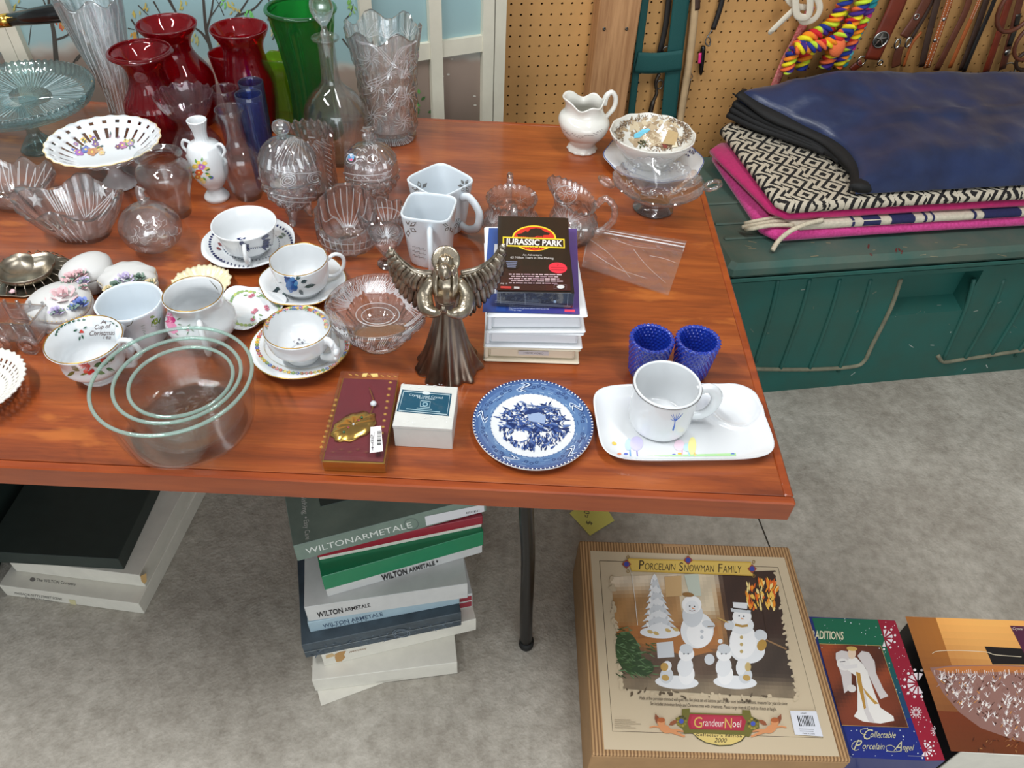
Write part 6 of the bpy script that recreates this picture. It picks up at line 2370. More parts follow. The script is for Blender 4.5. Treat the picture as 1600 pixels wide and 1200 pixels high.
R = o[-1][0]
mat('grey_line', (96, 92, 90), 0.3)
tube('rim_line', circ(R + 0.0002, H - 0.0015, 64), 0.0006, 'grey_line', mg, 6, cap=False)
loop_handle(mg, 0.02, [(R * 0.93, H * 0.86), (R * 1.28, H * 0.92), (R * 1.56, H * 0.70), (R * 1.50, H * 0.40), (R * 1.25, H * 0.22), (R * 0.88, H * 0.20)], 0.0046, flat=1.7)
pp = Print(1600 / 360, 900, 480)
BT = (70, 110, 200)
pp.line([(672, 856), (684, 820), (688, 780)], 12, BT, 0.5)
for x, y in ((660, 745), (675, 740), (700, 738), (720, 735), (742, 738), (655, 775), (730, 755)):
    pp.line([(688, 790), ((688 + x) / 2, (785 + y) / 2 + 4), (x, y)], 5, BT, 0.4)
pp.build('tree_print', mg, mgv, 'glaze', 0.0003, 0.00002)

# --- blue transfer plate
B = at(832, 669)
k = mpp(B + Vector((0, 0, 0.008)))
R = 94.5 * k
pt = thing('blue_transfer_plate', 'blue and white transfer-printed plate with beaded edge and country scene', 'plate', B)
pd = lathe('dish', [(0.0001, 0.0015), (R * 0.55, 0.0015), (R * 0.58, 0.0), (R * 0.62, 0.0), (R * 0.68, 0.003), (R * 0.97, 0.0095), (R, 0.0105), (R * 0.99, 0.0122), (R * 0.69, 0.0072), (R * 0.60, 0.0042), (0.0001, 0.0040)], 'porcelain', pt, 96)
pi_ = wm(pt)


class Polar(Print):
    """print laid out on a round dish by its own radius and angle"""

    def __init__(s, root, zf):
        Print.__init__(s)
        s.root, s.zf = root, zf

    def build2(s, name, m='glaze', lift=0.0003, dl=0.00001):
        vs, fs, cs = [], [], []
        for li, (pts, faces, col) in enumerate(s.items):
            b0 = len(vs)
            c = S(col)
            for x, y in pts:
                vs.append((x, y, s.zf(math.hypot(x, y)) + lift + dl * li * (60.0 / max(60, len(s.items)))))
                cs.append(c)
            fs += [tuple(b0 + i for i in f) for f in faces]
        o = mesh(name, vs, fs, m, s.root, False, cols=cs)
        o['kind'] = 'stuff'
        return o


def zf(r):
    q = r / R
    for (a, za), (b, zb_) in (((0, 0.0040), (0.60, 0.0042)), ((0.60, 0.0042), (0.69, 0.0072)), ((0.69, 0.0072), (0.99, 0.0122))):
        if a <= q <= b:
            return za + (zb_ - za) * (q - a) / (b - a)
    return 0.0122


po = Polar(pt, zf)
for r0_, r1_, c in ((0.70, 0.80, (92, 124, 166)), (0.80, 0.90, (86, 116, 160)), (0.90, 0.965, (70, 98, 146))):
    po.ring(0, 0, R * r0_, R * r0_, R * r1_, R * r1_, c, 96)
for i in range(150):
    a = random.uniform(0, 2 * PI)
    r_ = R * random.uniform(0.72, 0.95)
    da = random.uniform(0.04, 0.16)
    c = random.choice([(60, 86, 136), (130, 158, 190), (110, 142, 180), (46, 70, 120), (150, 174, 200)])
    po.line([(r_ * math.cos(a + da * t_ / 4), r_ * math.sin(a + da * t_ / 4)) for t_ in range(5)], R * 0.012, c)
for i in range(5):                      # scrolls on the rim
    a0 = PI / 2 + 0.25 + i * 2 * PI / 5
    for q in range(4):
        a1 = a0 - 0.12 + q * 0.045
        po.line([(R * (0.76 + 0.16 * u) * math.cos(a1 + 0.10 * math.sin(u * 6.0)), R * (0.76 + 0.16 * u) * math.sin(a1 + 0.10 * math.sin(u * 6.0))) for u in [j / 10 for j in range(11)]], R * 0.014, [(36, 54, 100), (226, 234, 242), (36, 54, 100), (200, 214, 230)][q])
    for sgn in (-1, 1):
        for q in range(3):
            ca = a0 + sgn * (0.26 + 0.10 * q)
            cr_ = R * (0.83 + 0.03 * (q % 2))
            po.line([(cr_ * math.cos(ca) + R * 0.035 * (1 - u * 0.6) * math.cos(u * 7), cr_ * math.sin(ca) + R * 0.035 * (1 - u * 0.6) * math.sin(u * 7)) for u in [j / 9 for j in range(10)]], R * 0.012, (40, 58, 104))
po.ring(0, 0, R * 0.965, R * 0.965, R * 0.995, R * 0.995, (40, 60, 110), 96)
for i in range(92):
    a = 2 * PI * i / 92
    po.ell(R * 0.979 * math.cos(a), R * 0.979 * math.sin(a), R * 0.016, R * 0.011, (240, 242, 244), a, 8)
for i in range(100):
    a = 2 * PI * i / 100
    po.ell(R * 0.70 * math.cos(a), R * 0.70 * math.sin(a), R * 0.012, R * 0.009, (60, 84, 134) if i % 2 else (190, 204, 222), a, 6)
DB = [(36, 56, 108), (56, 80, 140), (28, 44, 92), (90, 114, 166)]
for i in range(620):                    # trees and grass of the scene
    a = random.uniform(0, 2 * PI)
    r_ = R * 0.57 * math.sqrt(random.random())
    x, y = r_ * math.cos(a), r_ * math.sin(a)
    if y > R * 0.38 and random.random() < 0.7:
        continue
    if math.hypot(x + R * 0.22, y + R * 0.22) < R * 0.15:
        continue
    po.leaf(x, y, R * random.uniform(0.06, 0.15), R * random.uniform(0.016, 0.045), random.uniform(0, 6.2) if y > -R * 0.1 else random.uniform(0.9, 2.2), random.choice(DB))
for i in range(26):
    po.leaf(R * random.uniform(-0.5, 0.5), R * random.uniform(-0.1, 0.12), R * 0.16, R * 0.06, random.uniform(-0.7, 0.2), random.choice(DB))
po.poly([(-R * 0.10, R * 0.28), (R * 0.06, R * 0.34), (R * 0.22, R * 0.22), (R * 0.2, R * 0.06), (-R * 0.06, R * 0.10)], (150, 168, 200))
po.poly([(-R * 0.16, R * 0.26), (-R * 0.04, R * 0.40), (R * 0.16, R * 0.36), (R * 0.08, R * 0.24)], (36, 54, 104))
po.poly([(R * 0.00, R * 0.10), (R * 0.06, R * 0.11), (R * 0.06, R * 0.20), (R * 0.00, R * 0.19)], (40, 58, 108))
po.poly([(R * 0.10, R * 0.13), (R * 0.15, R * 0.12), (R * 0.15, R * 0.20), (R * 0.10, R * 0.21)], (40, 58, 108))
for i in range(24):
    po.line([(R * random.uniform(-0.2, 0.4), R * random.uniform(0.36, 0.5)), (R * random.uniform(-0.1, 0.5), R * random.uniform(0.34, 0.46))], R * 0.008, random.choice(DB[1:]))
po.poly([(-R * 0.34, -R * 0.20), (-R * 0.22, -R * 0.12), (-R * 0.10, -R * 0.20), (-R * 0.08, -R * 0.30), (-R * 0.20, -R * 0.36), (-R * 0.32, -R * 0.32)], (236, 238, 240))
po.build2('transfer_print')
# ================================================================== other things on the table
# --- metal angel
mat('pewter', (204, 192, 170), 0.3, metal=1.0, col2=(150, 138, 122), vscale=45, bump=0.7, bscale=110, stretch=(1, 1, 0.35))
mat('pewter_dark', (160, 142, 126), 0.34, metal=1.0, col2=(104, 92, 82), vscale=30, bump=0.2, bscale=60, stretch=(1, 1, 0.25))
mat('pewter_wing', (186, 176, 160), 0.32, metal=1.0, col2=(120, 110, 98), vscale=80)
B = at(701, 572)
H = hgt(B, 697, 398)
k = mpp(B + Vector((0, 0, H * 0.4)))
ag = thing('angel_figurine', 'dark silver metal angel statuette with spread wings, halo and praying hands', 'figurine', B)
pr = cr([(48 * mpp(B), 0.0), (49 * mpp(B), 0.004), (45 * k, H * 0.08), (36 * k, H * 0.2), (28 * k, H * 0.34), (21 * k, H * 0.48), (17 * k, H * 0.58), (17 * k, H * 0.64)], 6)
lathe('gown', [(0.0001, 0)] + pr + [(0.0001, H * 0.64)], 'pewter_dark', ag, 120,
      lambda th, i, r, z: (r * (1 + (0.085 * math.cos(9 * th + 14 * z) + 0.045 * math.cos(17 * th - 20 * z)) * max(0, 1 - z / (H * 0.62)) ** 0.7 * (1 if r > 0.002 else 0)), z))
lathe('torso', [(0.0001, H * 0.60)] + cr([(18 * k, H * 0.60), (20 * k, H * 0.66), (23 * k, H * 0.74), (22 * k, H * 0.80), (10 * k, H * 0.855), (6 * k, H * 0.87)], 5) + [(0.0001, H * 0.87)], 'pewter', ag, 40,
      lambda th, i, r, z: (r * (1 + 0.03 * math.cos(11 * th)) * (1.0 - 0.22 * abs(math.sin(th))), z))
for sg in (-1, 1):
    pth = cr([(sg * 19 * k, 0.0, H * 0.80), (sg * 31 * k, -0.006, H * 0.70), (sg * 27 * k, -0.020, H * 0.63), (sg * 12 * k, -0.032, H * 0.645), (sg * 3 * k, -0.036, H * 0.68)], 6)
    n_ = len(pth)
    tube('sleeve', pth, [(6 + 6.2 * math.sin(PI * min(1, i / (n_ * 0.75)))) * k * (1.0 if i < n_ * 0.72 else max(0.35, 1 - (i - n_ * 0.72) / (n_ * 0.4))) for i in range(n_)], 'pewter', ag, 18)
    vs = [(sg * 1.2 * k, -0.034, H * 0.66), (sg * 1.2 * k, -0.040, H * 0.70), (sg * 0.8 * k, -0.042, H * 0.745)]
    tube('praying_hand', vs, [0.0042, 0.0036, 0.0012], 'pewter', ag, 8, flat=0.6)
    for f in range(4):
        tube('finger', [(sg * 1.0 * k, -0.0375 - 0.0012 * f, H * 0.70), (sg * 0.5 * k, -0.0385 - 0.0014 * f, H * (0.742 - 0.004 * abs(f - 1.5)))], [0.0013, 0.0009], 'pewter', ag, 6)
hz = H * 0.905
hr = 12.5 * k


def face(d):
    f = 1.0
    if d.y < -0.2:
        f += 0.10 * math.exp(-((d.x / 0.16) ** 2 + ((d.z + 0.05) / 0.22) ** 2))      # nose
        f -= 0.07 * math.exp(-(((abs(d.x) - 0.36) / 0.16) ** 2 + ((d.z - 0.18) / 0.14) ** 2))   # eye sockets
        f += 0.03 * math.exp(-((d.x / 0.28) ** 2 + ((d.z + 0.42) / 0.08) ** 2))      # lips
        f -= 0.03 * math.exp(-((d.x / 0.28) ** 2 + ((d.z + 0.53) / 0.06) ** 2))
    return f


ball('head', (0, -0.0105, hz), hr, 'pewter', ag, 32, (0.82, 0.92, 1.12), 24, face)


def hairf(d):
    return 1 + 0.05 * math.cos(16 * math.atan2(d.x, d.z + 0.2))


ball('hair', (0, 0.0045, hz + hr * 0.16), hr * 1.08, 'pewter', ag, 36, (0.92, 0.95, 1.10), 20, hairf)
for sg in (-1, 1):
    for q in range(3):
        x = sg * (11.5 + 1.6 * q) * k
        tube('hair_lock', cr([(x * 0.8, -0.010 + 0.004 * q, hz + hr * 0.3), (x * 1.05, -0.008 + 0.004 * q, hz - hr * 0.7), (x * 1.15, -0.017 + 0.004 * q, hz - hr * 1.7), (x * 1.0, -0.020 + 0.004 * q, H * 0.74)], 4), [0.0029 - 0.0001 * i for i in range(13)], 'pewter', ag, 7)
ho = lathe('halo', [(0.0001, 0), (21 * k * 0.86, 0), (21 * k, 0.0006), (21 * k, 0.0016), (21 * k * 0.84, 0.0022), (0.0001, 0.0014)], 'pewter', ag, 48, lambda th, i, r, z: (r * (1 + 0.015 * math.cos(24 * th)), z))
ho.rotation_euler = (math.radians(52), 0, 0)
ho.location = (0, 0.006, hz + hr * 0.55)
inv = wm(ag).inverted()
WP = Vector((B.x, B.y + 0.020, 0))
for sg, tip, mids in ((-1, (612, 388), [(676, 428), (650, 424), (628, 408), (613, 390)]), (1, (783, 384), [(722, 428), (748, 420), (770, 404), (783, 384)])):
    top = cr([inv @ onplane(x, y, WP, Vector((0, 1, 0))) for x, y in mids], 7)
    lowpx = [(662, 490), (640, 472), (621, 450), (611, 421), (610, 385)] if sg < 0 else [(735, 492), (757, 472), (774, 450), (784, 420), (785, 381)]
    low = cr([inv @ onplane(x, y, WP, Vector((0, 1, 0))) for x, y in lowpx], 6)
    wing = tube('wing', top, [0.0052 - 0.0035 * i / len(top) for i in range(len(top))], 'pewter_wing', ag, 8)
    nf = 13
    for row in range(2):
        for i in range(nf):
            f = i / (nf - 1)
            a = top[min(len(top) - 1, int(f * (len(top) - 1)))]
            b = low[min(len(low) - 1, int((f * 0.94 + 0.04) * (len(low) - 1)))]
            if row:
                b = a.lerp(b, 0.55)
            mid = a.lerp(b, 0.5) + Vector((sg * 0.003, 0, 0.0015))
            q = cr([a, mid, b], 4)
            off_ = Vector((0, -0.0022 * (1 + row) - 0.0006 * (i % 2), 0))
            q = [p + off_ for p in q]
            L = len(q)
            tube('feather', q, [0.0036 * (0.85 + 0.5 * math.sin(PI * (j + 1) / (L + 1))) * (1 - 0.55 * (j == L - 1)) for j in range(L)], 'pewter_wing', wing, 7, flat=0.35, up=(0, 1, 0))

# --- video cassette cases
mat('vhs_white', (236, 238, 240), 0.3, coat=0.2)
mat('vhs_cream', (232, 220, 196), 0.35, coat=0.2)
mat('vhs_black', (16, 15, 17), 0.3, coat=0.3)


def clam(name, label, px4, z0, z1, m, cover=None):
    C, ang, w_, d_ = rect_px(*px4, z1)
    t = thing(name, label, 'video case', (C.x, C.y, z0), ang, 'stacked video cases')
    h = z1 - z0
    box('bottom_shell', w_, d_, 0.0045, m, t, 0, 0.002)
    box('top_shell', w_, d_, 0.0045, m, t, h - 0.0045, 0.002)
    box('tape_body', w_ - 0.014, d_ - 0.016, h - 0.0092, m, t, 0.0046, 0.0015)
    box('spine', 0.006, d_ - 0.006, h - 0.009, m, t, 0.0045, 0.0015, -w_ / 2 + 0.004)
    box('clasp', w_ * 0.86, 0.003, h * 0.5, m, t, h * 0.25, 0.001, 0, -d_ / 2 + 0.0068)
    return t, w_, d_, h


cz = [TZ, TZ + 0.0295, TZ + 0.0595, TZ + 0.0925]
t, w1, d1_, h = clam('video_case', 'cream plastic video case at the bottom of the stack', ((764, 390), (899, 394), (905, 548), (756, 541)), cz[0], cz[1], 'vhs_cream')
fr_n = Vector((math.sin(t.rotation_euler.z), -math.cos(t.rotation_euler.z), 0))
fp = t.location + fr_n * (d1_ / 2 - 0.004)
pp = Print(4, 600, 430)
pp.grid([(840, 470), (1030, 476), (1030, 502), (840, 494)], (206, 204, 206), 2, 2)
pp.text('HOME VIDEO', (874, 489), (996, 493), (0, -10), (70, 66, 70))
pp.build('label_sticker', t, (fp, fr_n), 'print', 0.0004)
t, w2, d2_, h = clam('video_case', 'white plastic video case in the middle of the stack', ((764, 364), (902, 367), (906, 523), (755, 518)), cz[1] + 0.0003, cz[2], 'vhs_white')
t, w3, d3_, h = clam('video_case', 'white video case with blue and purple cover under the dinosaur film tape', ((765, 356), (903, 352), (909, 497), (751, 490)), cz[2] + 0.0003, cz[3], 'vhs_white')
pp = Print(4, 600, 230)
pp.gradgrid([(655, 505), (1205, 510), (1222, 1050), (615, 1035)], lambda u, v: tuple((1 - u ** 1.3) * a + u ** 1.3 * b for a, b in zip((40 - 10 * v, 84 - 20 * v, 160 - 26 * v), (92 - 16 * v, 70 - 14 * v, 140 - 10 * v))), 12, 10)
pp.grid([(690, 610), (710, 610), (702, 920), (676, 918)], (222, 224, 232), 1, 3)
for i in range(3):
    pp.text(['Experience, eternally misunderstood, a fire that never', 'dies, one of the greatest places there is, on the', 'calling river'][i], (780, 1004 + i * 10), (1050 - 150 * (i == 2) - 20 * i, 1008 + i * 11), (1, -8), (206, 214, 236))
pp.grid([(1128, 1018), (1192, 1020), (1194, 1036), (1128, 1034)], (224, 70, 96), 1, 1)
pp.grid([(700, 1000), (760, 1002), (760, 1030), (698, 1026)], (44, 76, 150), 1, 1)
pp.build('cover_print', t, (t.location + Vector((0, 0, h)), (0, 0, 1)), 'print', 0.0003)
# dinosaur film tape in shrink wrap
jz0, jz1 = cz[3] + 0.0022, cz[3] + 0.028
C, ang, jw, jd = rect_px((782, 337), (889, 340), (893, 458), (773, 455), jz1)
t = thing('video_tape', 'black boxed video tape lettered JURASSIC PARK on top of the stack', 'video tape', (C.x, C.y, jz0), ang)
box('sleeve_box', jw, jd, jz1 - jz0, 'vhs_black', t, 0, 0.0006)
pp = Print(4, 600, 230)
pp.gradgrid([(735, 432), (1152, 445), (1166, 900), (700, 896)], lambda u, v: (12 + 46 * max(0, v - 0.55) * 2.0 + 6 * math.sin(u * 9), 9 + 6 * v, 10 + 16 * max(0, v - 0.5)), 6, 12)
pp.ell(938, 572, 138, 80, (238, 206, 50), 0.02, 44)
pp.ell(938, 572, 128, 72, (206, 46, 36), 0.02, 44)
DK = (20, 16, 18)
pp.poly([(828, 548), (862, 540), (884, 526), (900, 532), (915, 514), (950, 508), (980, 512), (1002, 530), (1038, 540), (1028, 552), (1000, 552), (984, 560), (960, 556), (940, 566), (905, 566), (870, 560), (840, 562)], DK)
for i in range(8):
    pp.line([(838 + i * 12, 552), (842 + i * 12, 574 - (i % 3) * 3)], 4, DK)
for i in range(4):
    pp.line([(965 + i * 9, 552), (962 + i * 9, 568)], 3, DK)
pp.poly([(742, 562), (1128, 576), (1130, 636), (742, 622)], (238, 206, 50))
pp.poly([(750, 570), (1120, 583), (1122, 628), (750, 614)], (26, 20, 22))
pp.poly([(862, 628), (1010, 632), (985, 646), (940, 650), (890, 644)], (206, 46, 36))
for i in range(10):
    pp.leaf(885 + i * 10, 640 - (i % 3) * 3, 12, 6, -1.4 + (i % 4) * 0.3, DK)
pp.text('JURASSIC PARK', (758, 608), (1114, 622), (2, -36), (238, 232, 222), 0, 0.03)
pp.text('An Adventure', (866, 682), (986, 684), (1, -12), (200, 194, 190))
pp.text('65 Million Years In The Making.', (790, 698), (1062, 704), (1, -13), (210, 204, 200))
pp.ell(798, 736, 52, 30, (12, 12, 16), 0.1, 24)
for i in range(4):
    pp.line([(762 + i * 3, 718 + i * 11), (832 - i * 3, 720 + i * 11)], 4, (120, 130, 160))
pp.ell(1086, 758, 58, 34, (226, 44, 66), 0.1, 26)
pp.text('2', (1078, 748), (1092, 748), (0, -16), (120, 20, 30))
for i in range(2):
    pp.line([(1044, 756 + i * 14), (1128, 758 + i * 14)], 4, (130, 20, 36))
random.seed(3)
for r_ in range(5):
    y = 797 + r_ * 14
    x = 780 + (r_ % 2) * 14
    while x < 1080:
        l = random.uniform(10, 44)
        pp.line([(x, y + (x - 780) * 0.012), (x + l, y + (x + l - 780) * 0.012)], 7, random.choice([(176, 150, 156), (150, 120, 130), (196, 170, 176)]))
        x += l + 6
pp.text('PG 13', (730, 862), (770, 862), (0, -9), (220, 210, 210))
pp.line([(728, 880), (796, 882)], 14, (196, 60, 60))
pp.line([(812, 882), (846, 884)], 13, (196, 190, 190))
pp.line([(1064, 864), (1140, 866), (1142, 892), (1062, 890), (1064, 864)], 2, (150, 130, 136))
pp.ell(1104, 878, 24, 11, (206, 206, 206), 0, 14)
pp.build('front_print', t, (Vector((C.x, C.y, jz1)), (0, 0, 1)), 'print', 0.0003)
jn = Vector((math.sin(ang), -math.cos(ang), 0))
glass('shrink_wrap', (250, 250, 252), 0.0, haze=0.012)
box('shrink_wrap', jw + 0.0016, 0.0006, jz1 - jz0 - 0.001, 'shrink_wrap', t, 0.0005, 0.0001, 0, -jd / 2 - 0.0006)
pp = Print(4, 600, 230)
for pts in ([(696, 906), (1172, 912)], [(694, 958), (1168, 992)], [(692, 968), (1166, 998)], [(880, 912), (884, 984)], [(726, 906), (730, 976)], [(1150, 912), (1146, 990)]):
    pp.line(pts, 2.0, (150, 156, 166))
pp.grid([(1060, 955), (1076, 956), (1076, 972), (1060, 971)], (150, 170, 196), 1, 1)
pp.build('wrap_creases', t, (Vector((C.x, C.y, jz0)) + jn * (jd / 2 + 0.001), jn), 'print', 0.0002)

# --- ornament box, red card under clear lid, gold edge
mat('gold_card', (196, 148, 64), 0.22, metal=0.85, var=0.1, vscale=40)
mat('maroon_card', (98, 12, 26), 0.6, var=0.1)
mat('gold_metal', (214, 172, 84), 0.2, metal=1.0)
glass('acetate', (253, 253, 253), 0.0, haze=0.004)
zt_ = TZ + 0.031
C, ang, bw, bd = rect_px((536, 579), (627, 583), (597, 715), (495, 712), zt_)
t = thing('ornament_gift_box', 'gold edged gift box with maroon card, golden ornament and clear lid', 'gift box', (C.x, C.y, TZ), ang)
box('gold_tray', bw - 0.002, bd - 0.002, 0.019, 'gold_card', t, 0, 0.0008)
box('maroon_card', bw - 0.006, bd - 0.006, 0.001, 'maroon_card', t, 0.0191, 0.0002)
vs, fs = boxverts(bw, bd, 0.0285, 0.0024, 0.0005)
mesh('clear_lid', vs, fs[:-2] + [fs[-1]], 'acetate', t, False)
inv = wm(t).inverted()
zc_ = TZ + 0.0202
pp = Print(4, 450, 550)
GD = (196, 150, 60)
for i in range(11):
    for j in (0, 1):
        x = (640 - i * 6.5 - j * 0) if j == 0 else (300 - i * 10)
        y = 190 + i * 40 if j == 0 else 300 + i * 33
        if j == 1 and i > 9:
            continue
        for q in range(3):
            a = q * PI / 3 + i
            pp.line([(x - 12 * math.cos(a), y - 9 * math.sin(a)), (x + 12 * math.cos(a), y + 9 * math.sin(a))], 3, GD)
for i in range(7):
    for q in range(3):
        a = q * PI / 3 + i
        x, y = 230 + i * 52, 612 + (i % 2) * 16
        pp.line([(x - 14 * math.cos(a), y - 10 * math.sin(a)), (x + 14 * math.cos(a), y + 10 * math.sin(a))], 2.5, (120, 60, 40))
for i in range(8):
    x, y = 380 + i * 40, 142 + i * 1.5
    pp.line([(x, y), (x + 20, y + 8)], 5, GD)
pp.poly([(470, 138), (500, 136), (490, 160), (462, 158)], (236, 206, 120))
pp.poly([(515, 140), (560, 138), (565, 158), (530, 162)], (236, 206, 120))
pp.build('star_print', t, (Vector((C.x, C.y, TZ + 0.0201)), (0, 0, 1)), 'print_matt', 0.0001, 0.00001)
oc = inv @ at(553, 667, zc_)
vs, fs = [], []
ow, oh = 0.032, 0.022
NS = 26
for rz_, zz in ((1.0, 0.0), (0.94, 0.0025), (0.6, 0.0042), (0.05, 0.005)):
    for q in range(NS):
        th = 2 * PI * q / NS
        f = rz_ * (1 + 0.06 * math.cos(9 * th))
        x, y = ow * f * math.cos(th), oh * f * math.sin(th)
        a_ = 0.75
        vs.append((oc.x + x * math.cos(a_) - y * math.sin(a_), oc.y + x * math.sin(a_) + y * math.cos(a_), 0.0203 + zz + 0.0007 * math.cos(11 * th)))
for i in range(3):
    for q in range(NS):
        a, b = i * NS + q, i * NS + (q + 1) % NS
        fs.append((a, b, b + NS, a + NS))
fs += [tuple(range(NS))[::-1], tuple(3 * NS + q for q in range(NS))]
orn = mesh('golden_ornament', vs, fs, 'gold_metal', t, True)
mat('gem_green', (20, 110, 70), 0.08, coat=1)
mat('gem_red', (150, 24, 50), 0.08, coat=1)
mat('gem_clear', (220, 226, 230), 0.05, coat=1)
for (x, y), m in (((538, 679), 'gem_green'), ((545, 672), 'gem_red'), ((553, 667), 'gem_clear'), ((561, 661), 'gem_red'), ((566, 656), 'gem_green')):
    q = inv @ at(x, y, zc_)
    ball('gem', (q.x, q.y, 0.0253), 0.0017, m, orn, 8, (1, 1, 0.7), 6)
q = inv @ at(584, 634, zc_)
ball('crystal_bead', (q.x, q.y, 0.0245), 0.0046, 'gem_clear', t, 8, (1, 1, 0.8), 5)
tube('hanging_cord', cr([inv @ at(577, 606, zc_ + 0.004), inv @ at(582, 620, zc_ + 0.004), inv @ at(584, 630, zc_ + 0.004), inv @ at(580, 643, zc_ + 0.003), inv @ at(577, 650, zc_ + 0.003)], 4), 0.0006, 'gold_metal', t, 6)
pp = Print(4, 450, 550)
pp.poly([(515, 470), (582, 462), (594, 620), (512, 632)], (232, 230, 228))
for i in range(15):
    pp.line([(556, 498 + i * 6), (582, 496 + i * 6)], random.choice([1.5, 3, 4]), (40, 38, 40))
pp.text('4.00', (536, 620), (530, 520), (-14, -2), (90, 84, 90))
pp.line([(540, 500), (526, 610)], 2, (90, 80, 90))
pp.build('price_tag', t, (Vector((C.x, C.y, TZ + 0.0312)), (0, 0, 1)), 'print_matt', 0.0002)

# --- small clock box
mat('grey_card', (206, 206, 200), 0.4, coat=0.15, var=0.03, vscale=60)
zt_ = TZ + 0.040
C, ang, bw, bd = rect_px((628, 600), (716, 604), (706, 671), (612, 664), zt_)
t = thing('clock_gift_box', 'small pale grey card box with teal label reading Crystal Mini Clock', 'gift box', (C.x, C.y, TZ), ang)
box('box_body', bw - 0.001, bd - 0.001, 0.0345, 'grey_card', t, 0, 0.0006)
box('lid', bw, bd, 0.0052, 'grey_card', t, 0.0348, 0.0006)
pp = Print(4, 450, 550)
pp.poly([(714, 236), (1024, 262), (1004, 402), (678, 372)], (22, 74, 96))
pp.line([(724, 246), (1012, 270), (994, 392), (692, 366), (724, 246)], 4, (190, 206, 210))
pp.ell(864, 258, 26, 10, (206, 214, 214), 0.1, 16)
pp.text('Crystal Lead Crystal', (758, 274), (966, 294), (2, -13), (190, 206, 210))
pp.text('Mini Clock', (806, 292), (918, 302), (2, -13), (190, 206, 210))
pp.line([(830, 306), (890, 312), (884, 348), (826, 342), (830, 306)], 4, (170, 196, 204))
pp.ell(857, 328, 18, 13, (150, 184, 196), 0, 14)
pp.ell(857, 328, 12, 8, (22, 74, 96), 0, 12)
pp.line([(804, 352), (900, 362)], 5, (150, 180, 190))
pp.line([(738, 358), (950, 378)], 5, (150, 180, 190))
for i in range(30):
    x, y = random.uniform(700, 1020), random.choice([random.uniform(206, 236), random.uniform(400, 450)])
    pp.line([(x, y), (x + random.uniform(-24, 24), y + random.uniform(-10, 10))], 1.6, (236, 238, 238))
pp.build('teal_label', t, (Vector((C.x, C.y, TZ + 0.040)), (0, 0, 1)), 'print', 0.0003)

# --- clear zip bag lying on the table
glass('film_crease', (252, 252, 252), 0.0, haze=0.3)
glass('film', (253, 252, 252), 0.0, haze=0.035, base=0.06)
q4 = [at(919, 354, TZ), at(1073, 378, TZ), at(1044, 463, TZ), at(909, 418, TZ)]
bc = sum(q4, Vector()) / 4
t = thing('zip_bag', 'empty clear plastic zip bag lying crumpled on the table', 'plastic bag', bc)
for nm, zo, sd in (('lower_film', 0.0006, 3.0), ('upper_film', 0.0030, 9.0)):
    vs, fs = [], []
    nx, ny = 30, 20
    for j in range(ny + 1):
        for i in range(nx + 1):
            u, v = i / nx, j / ny
            p = (q4[0] * (1 - u) + q4[1] * u) * (1 - v) + (q4[3] * (1 - u) + q4[2] * u) * v
            ed_ = min(u, 1 - u, v, 1 - v)
            wv_ = noise.noise(Vector((u * 3.5 + v * 2, v * 5 + sd, sd)))
            cr2 = 1 - abs(noise.noise(Vector((u * 5 + v * 4, v * 4 - u * 3, sd * 2))))
            z = zo + (0.004 * max(0, wv_) + 0.006 * cr2 ** 7) * min(1, ed_ / 0.08) * (0 if sd < 5 else 1)
            vs.append((p.x - bc.x, p.y - bc.y, z))
    for j in range(ny):
        for i in range(nx):
            a = j * (nx + 1) + i
            fs.append((a, a + nx + 1, a + nx + 2, a + 1))
    mesh(nm, vs, fs, 'film', t, True)
pp = Print(4, 850, 120)
for pts in ([(305, 935), (270, 1040), (240, 1180)], [(275, 1010), (420, 1120), (600, 1330)], [(300, 1100), (460, 1200), (640, 1260)], [(560, 1080), (640, 1180), (760, 1290)], [(880, 1040), (840, 1200), (780, 1350)], [(420, 1010), (560, 1060), (700, 1075)], [(330, 1240), (520, 1310), (760, 1370)], [(660, 1120), (760, 1140), (860, 1180)], [(240, 1180), (420, 1270), (780, 1360)]):
    pp.line(cr(pts, 5), random.uniform(2.5, 5), (250, 250, 252), 0.5)
pp.build('film_creases', t, [c_ for c_ in t.children if c_.name.startswith('upper_film')], 'film_crease', 0.0006, 0.00001)
mat('zip_white', (232, 226, 226), 0.4)
for v in (0.10, 0.16):
    a, b = q4[0].lerp(q4[3], v), q4[1].lerp(q4[2], v)
    tube('zip_ridge', [Vector((p.x - bc.x, p.y - bc.y, 0.006)) for p in (a.lerp(b, f / 6) for f in range(7))], 0.0014 if v > 0.12 else 0.0008, 'zip_white', t, 6)

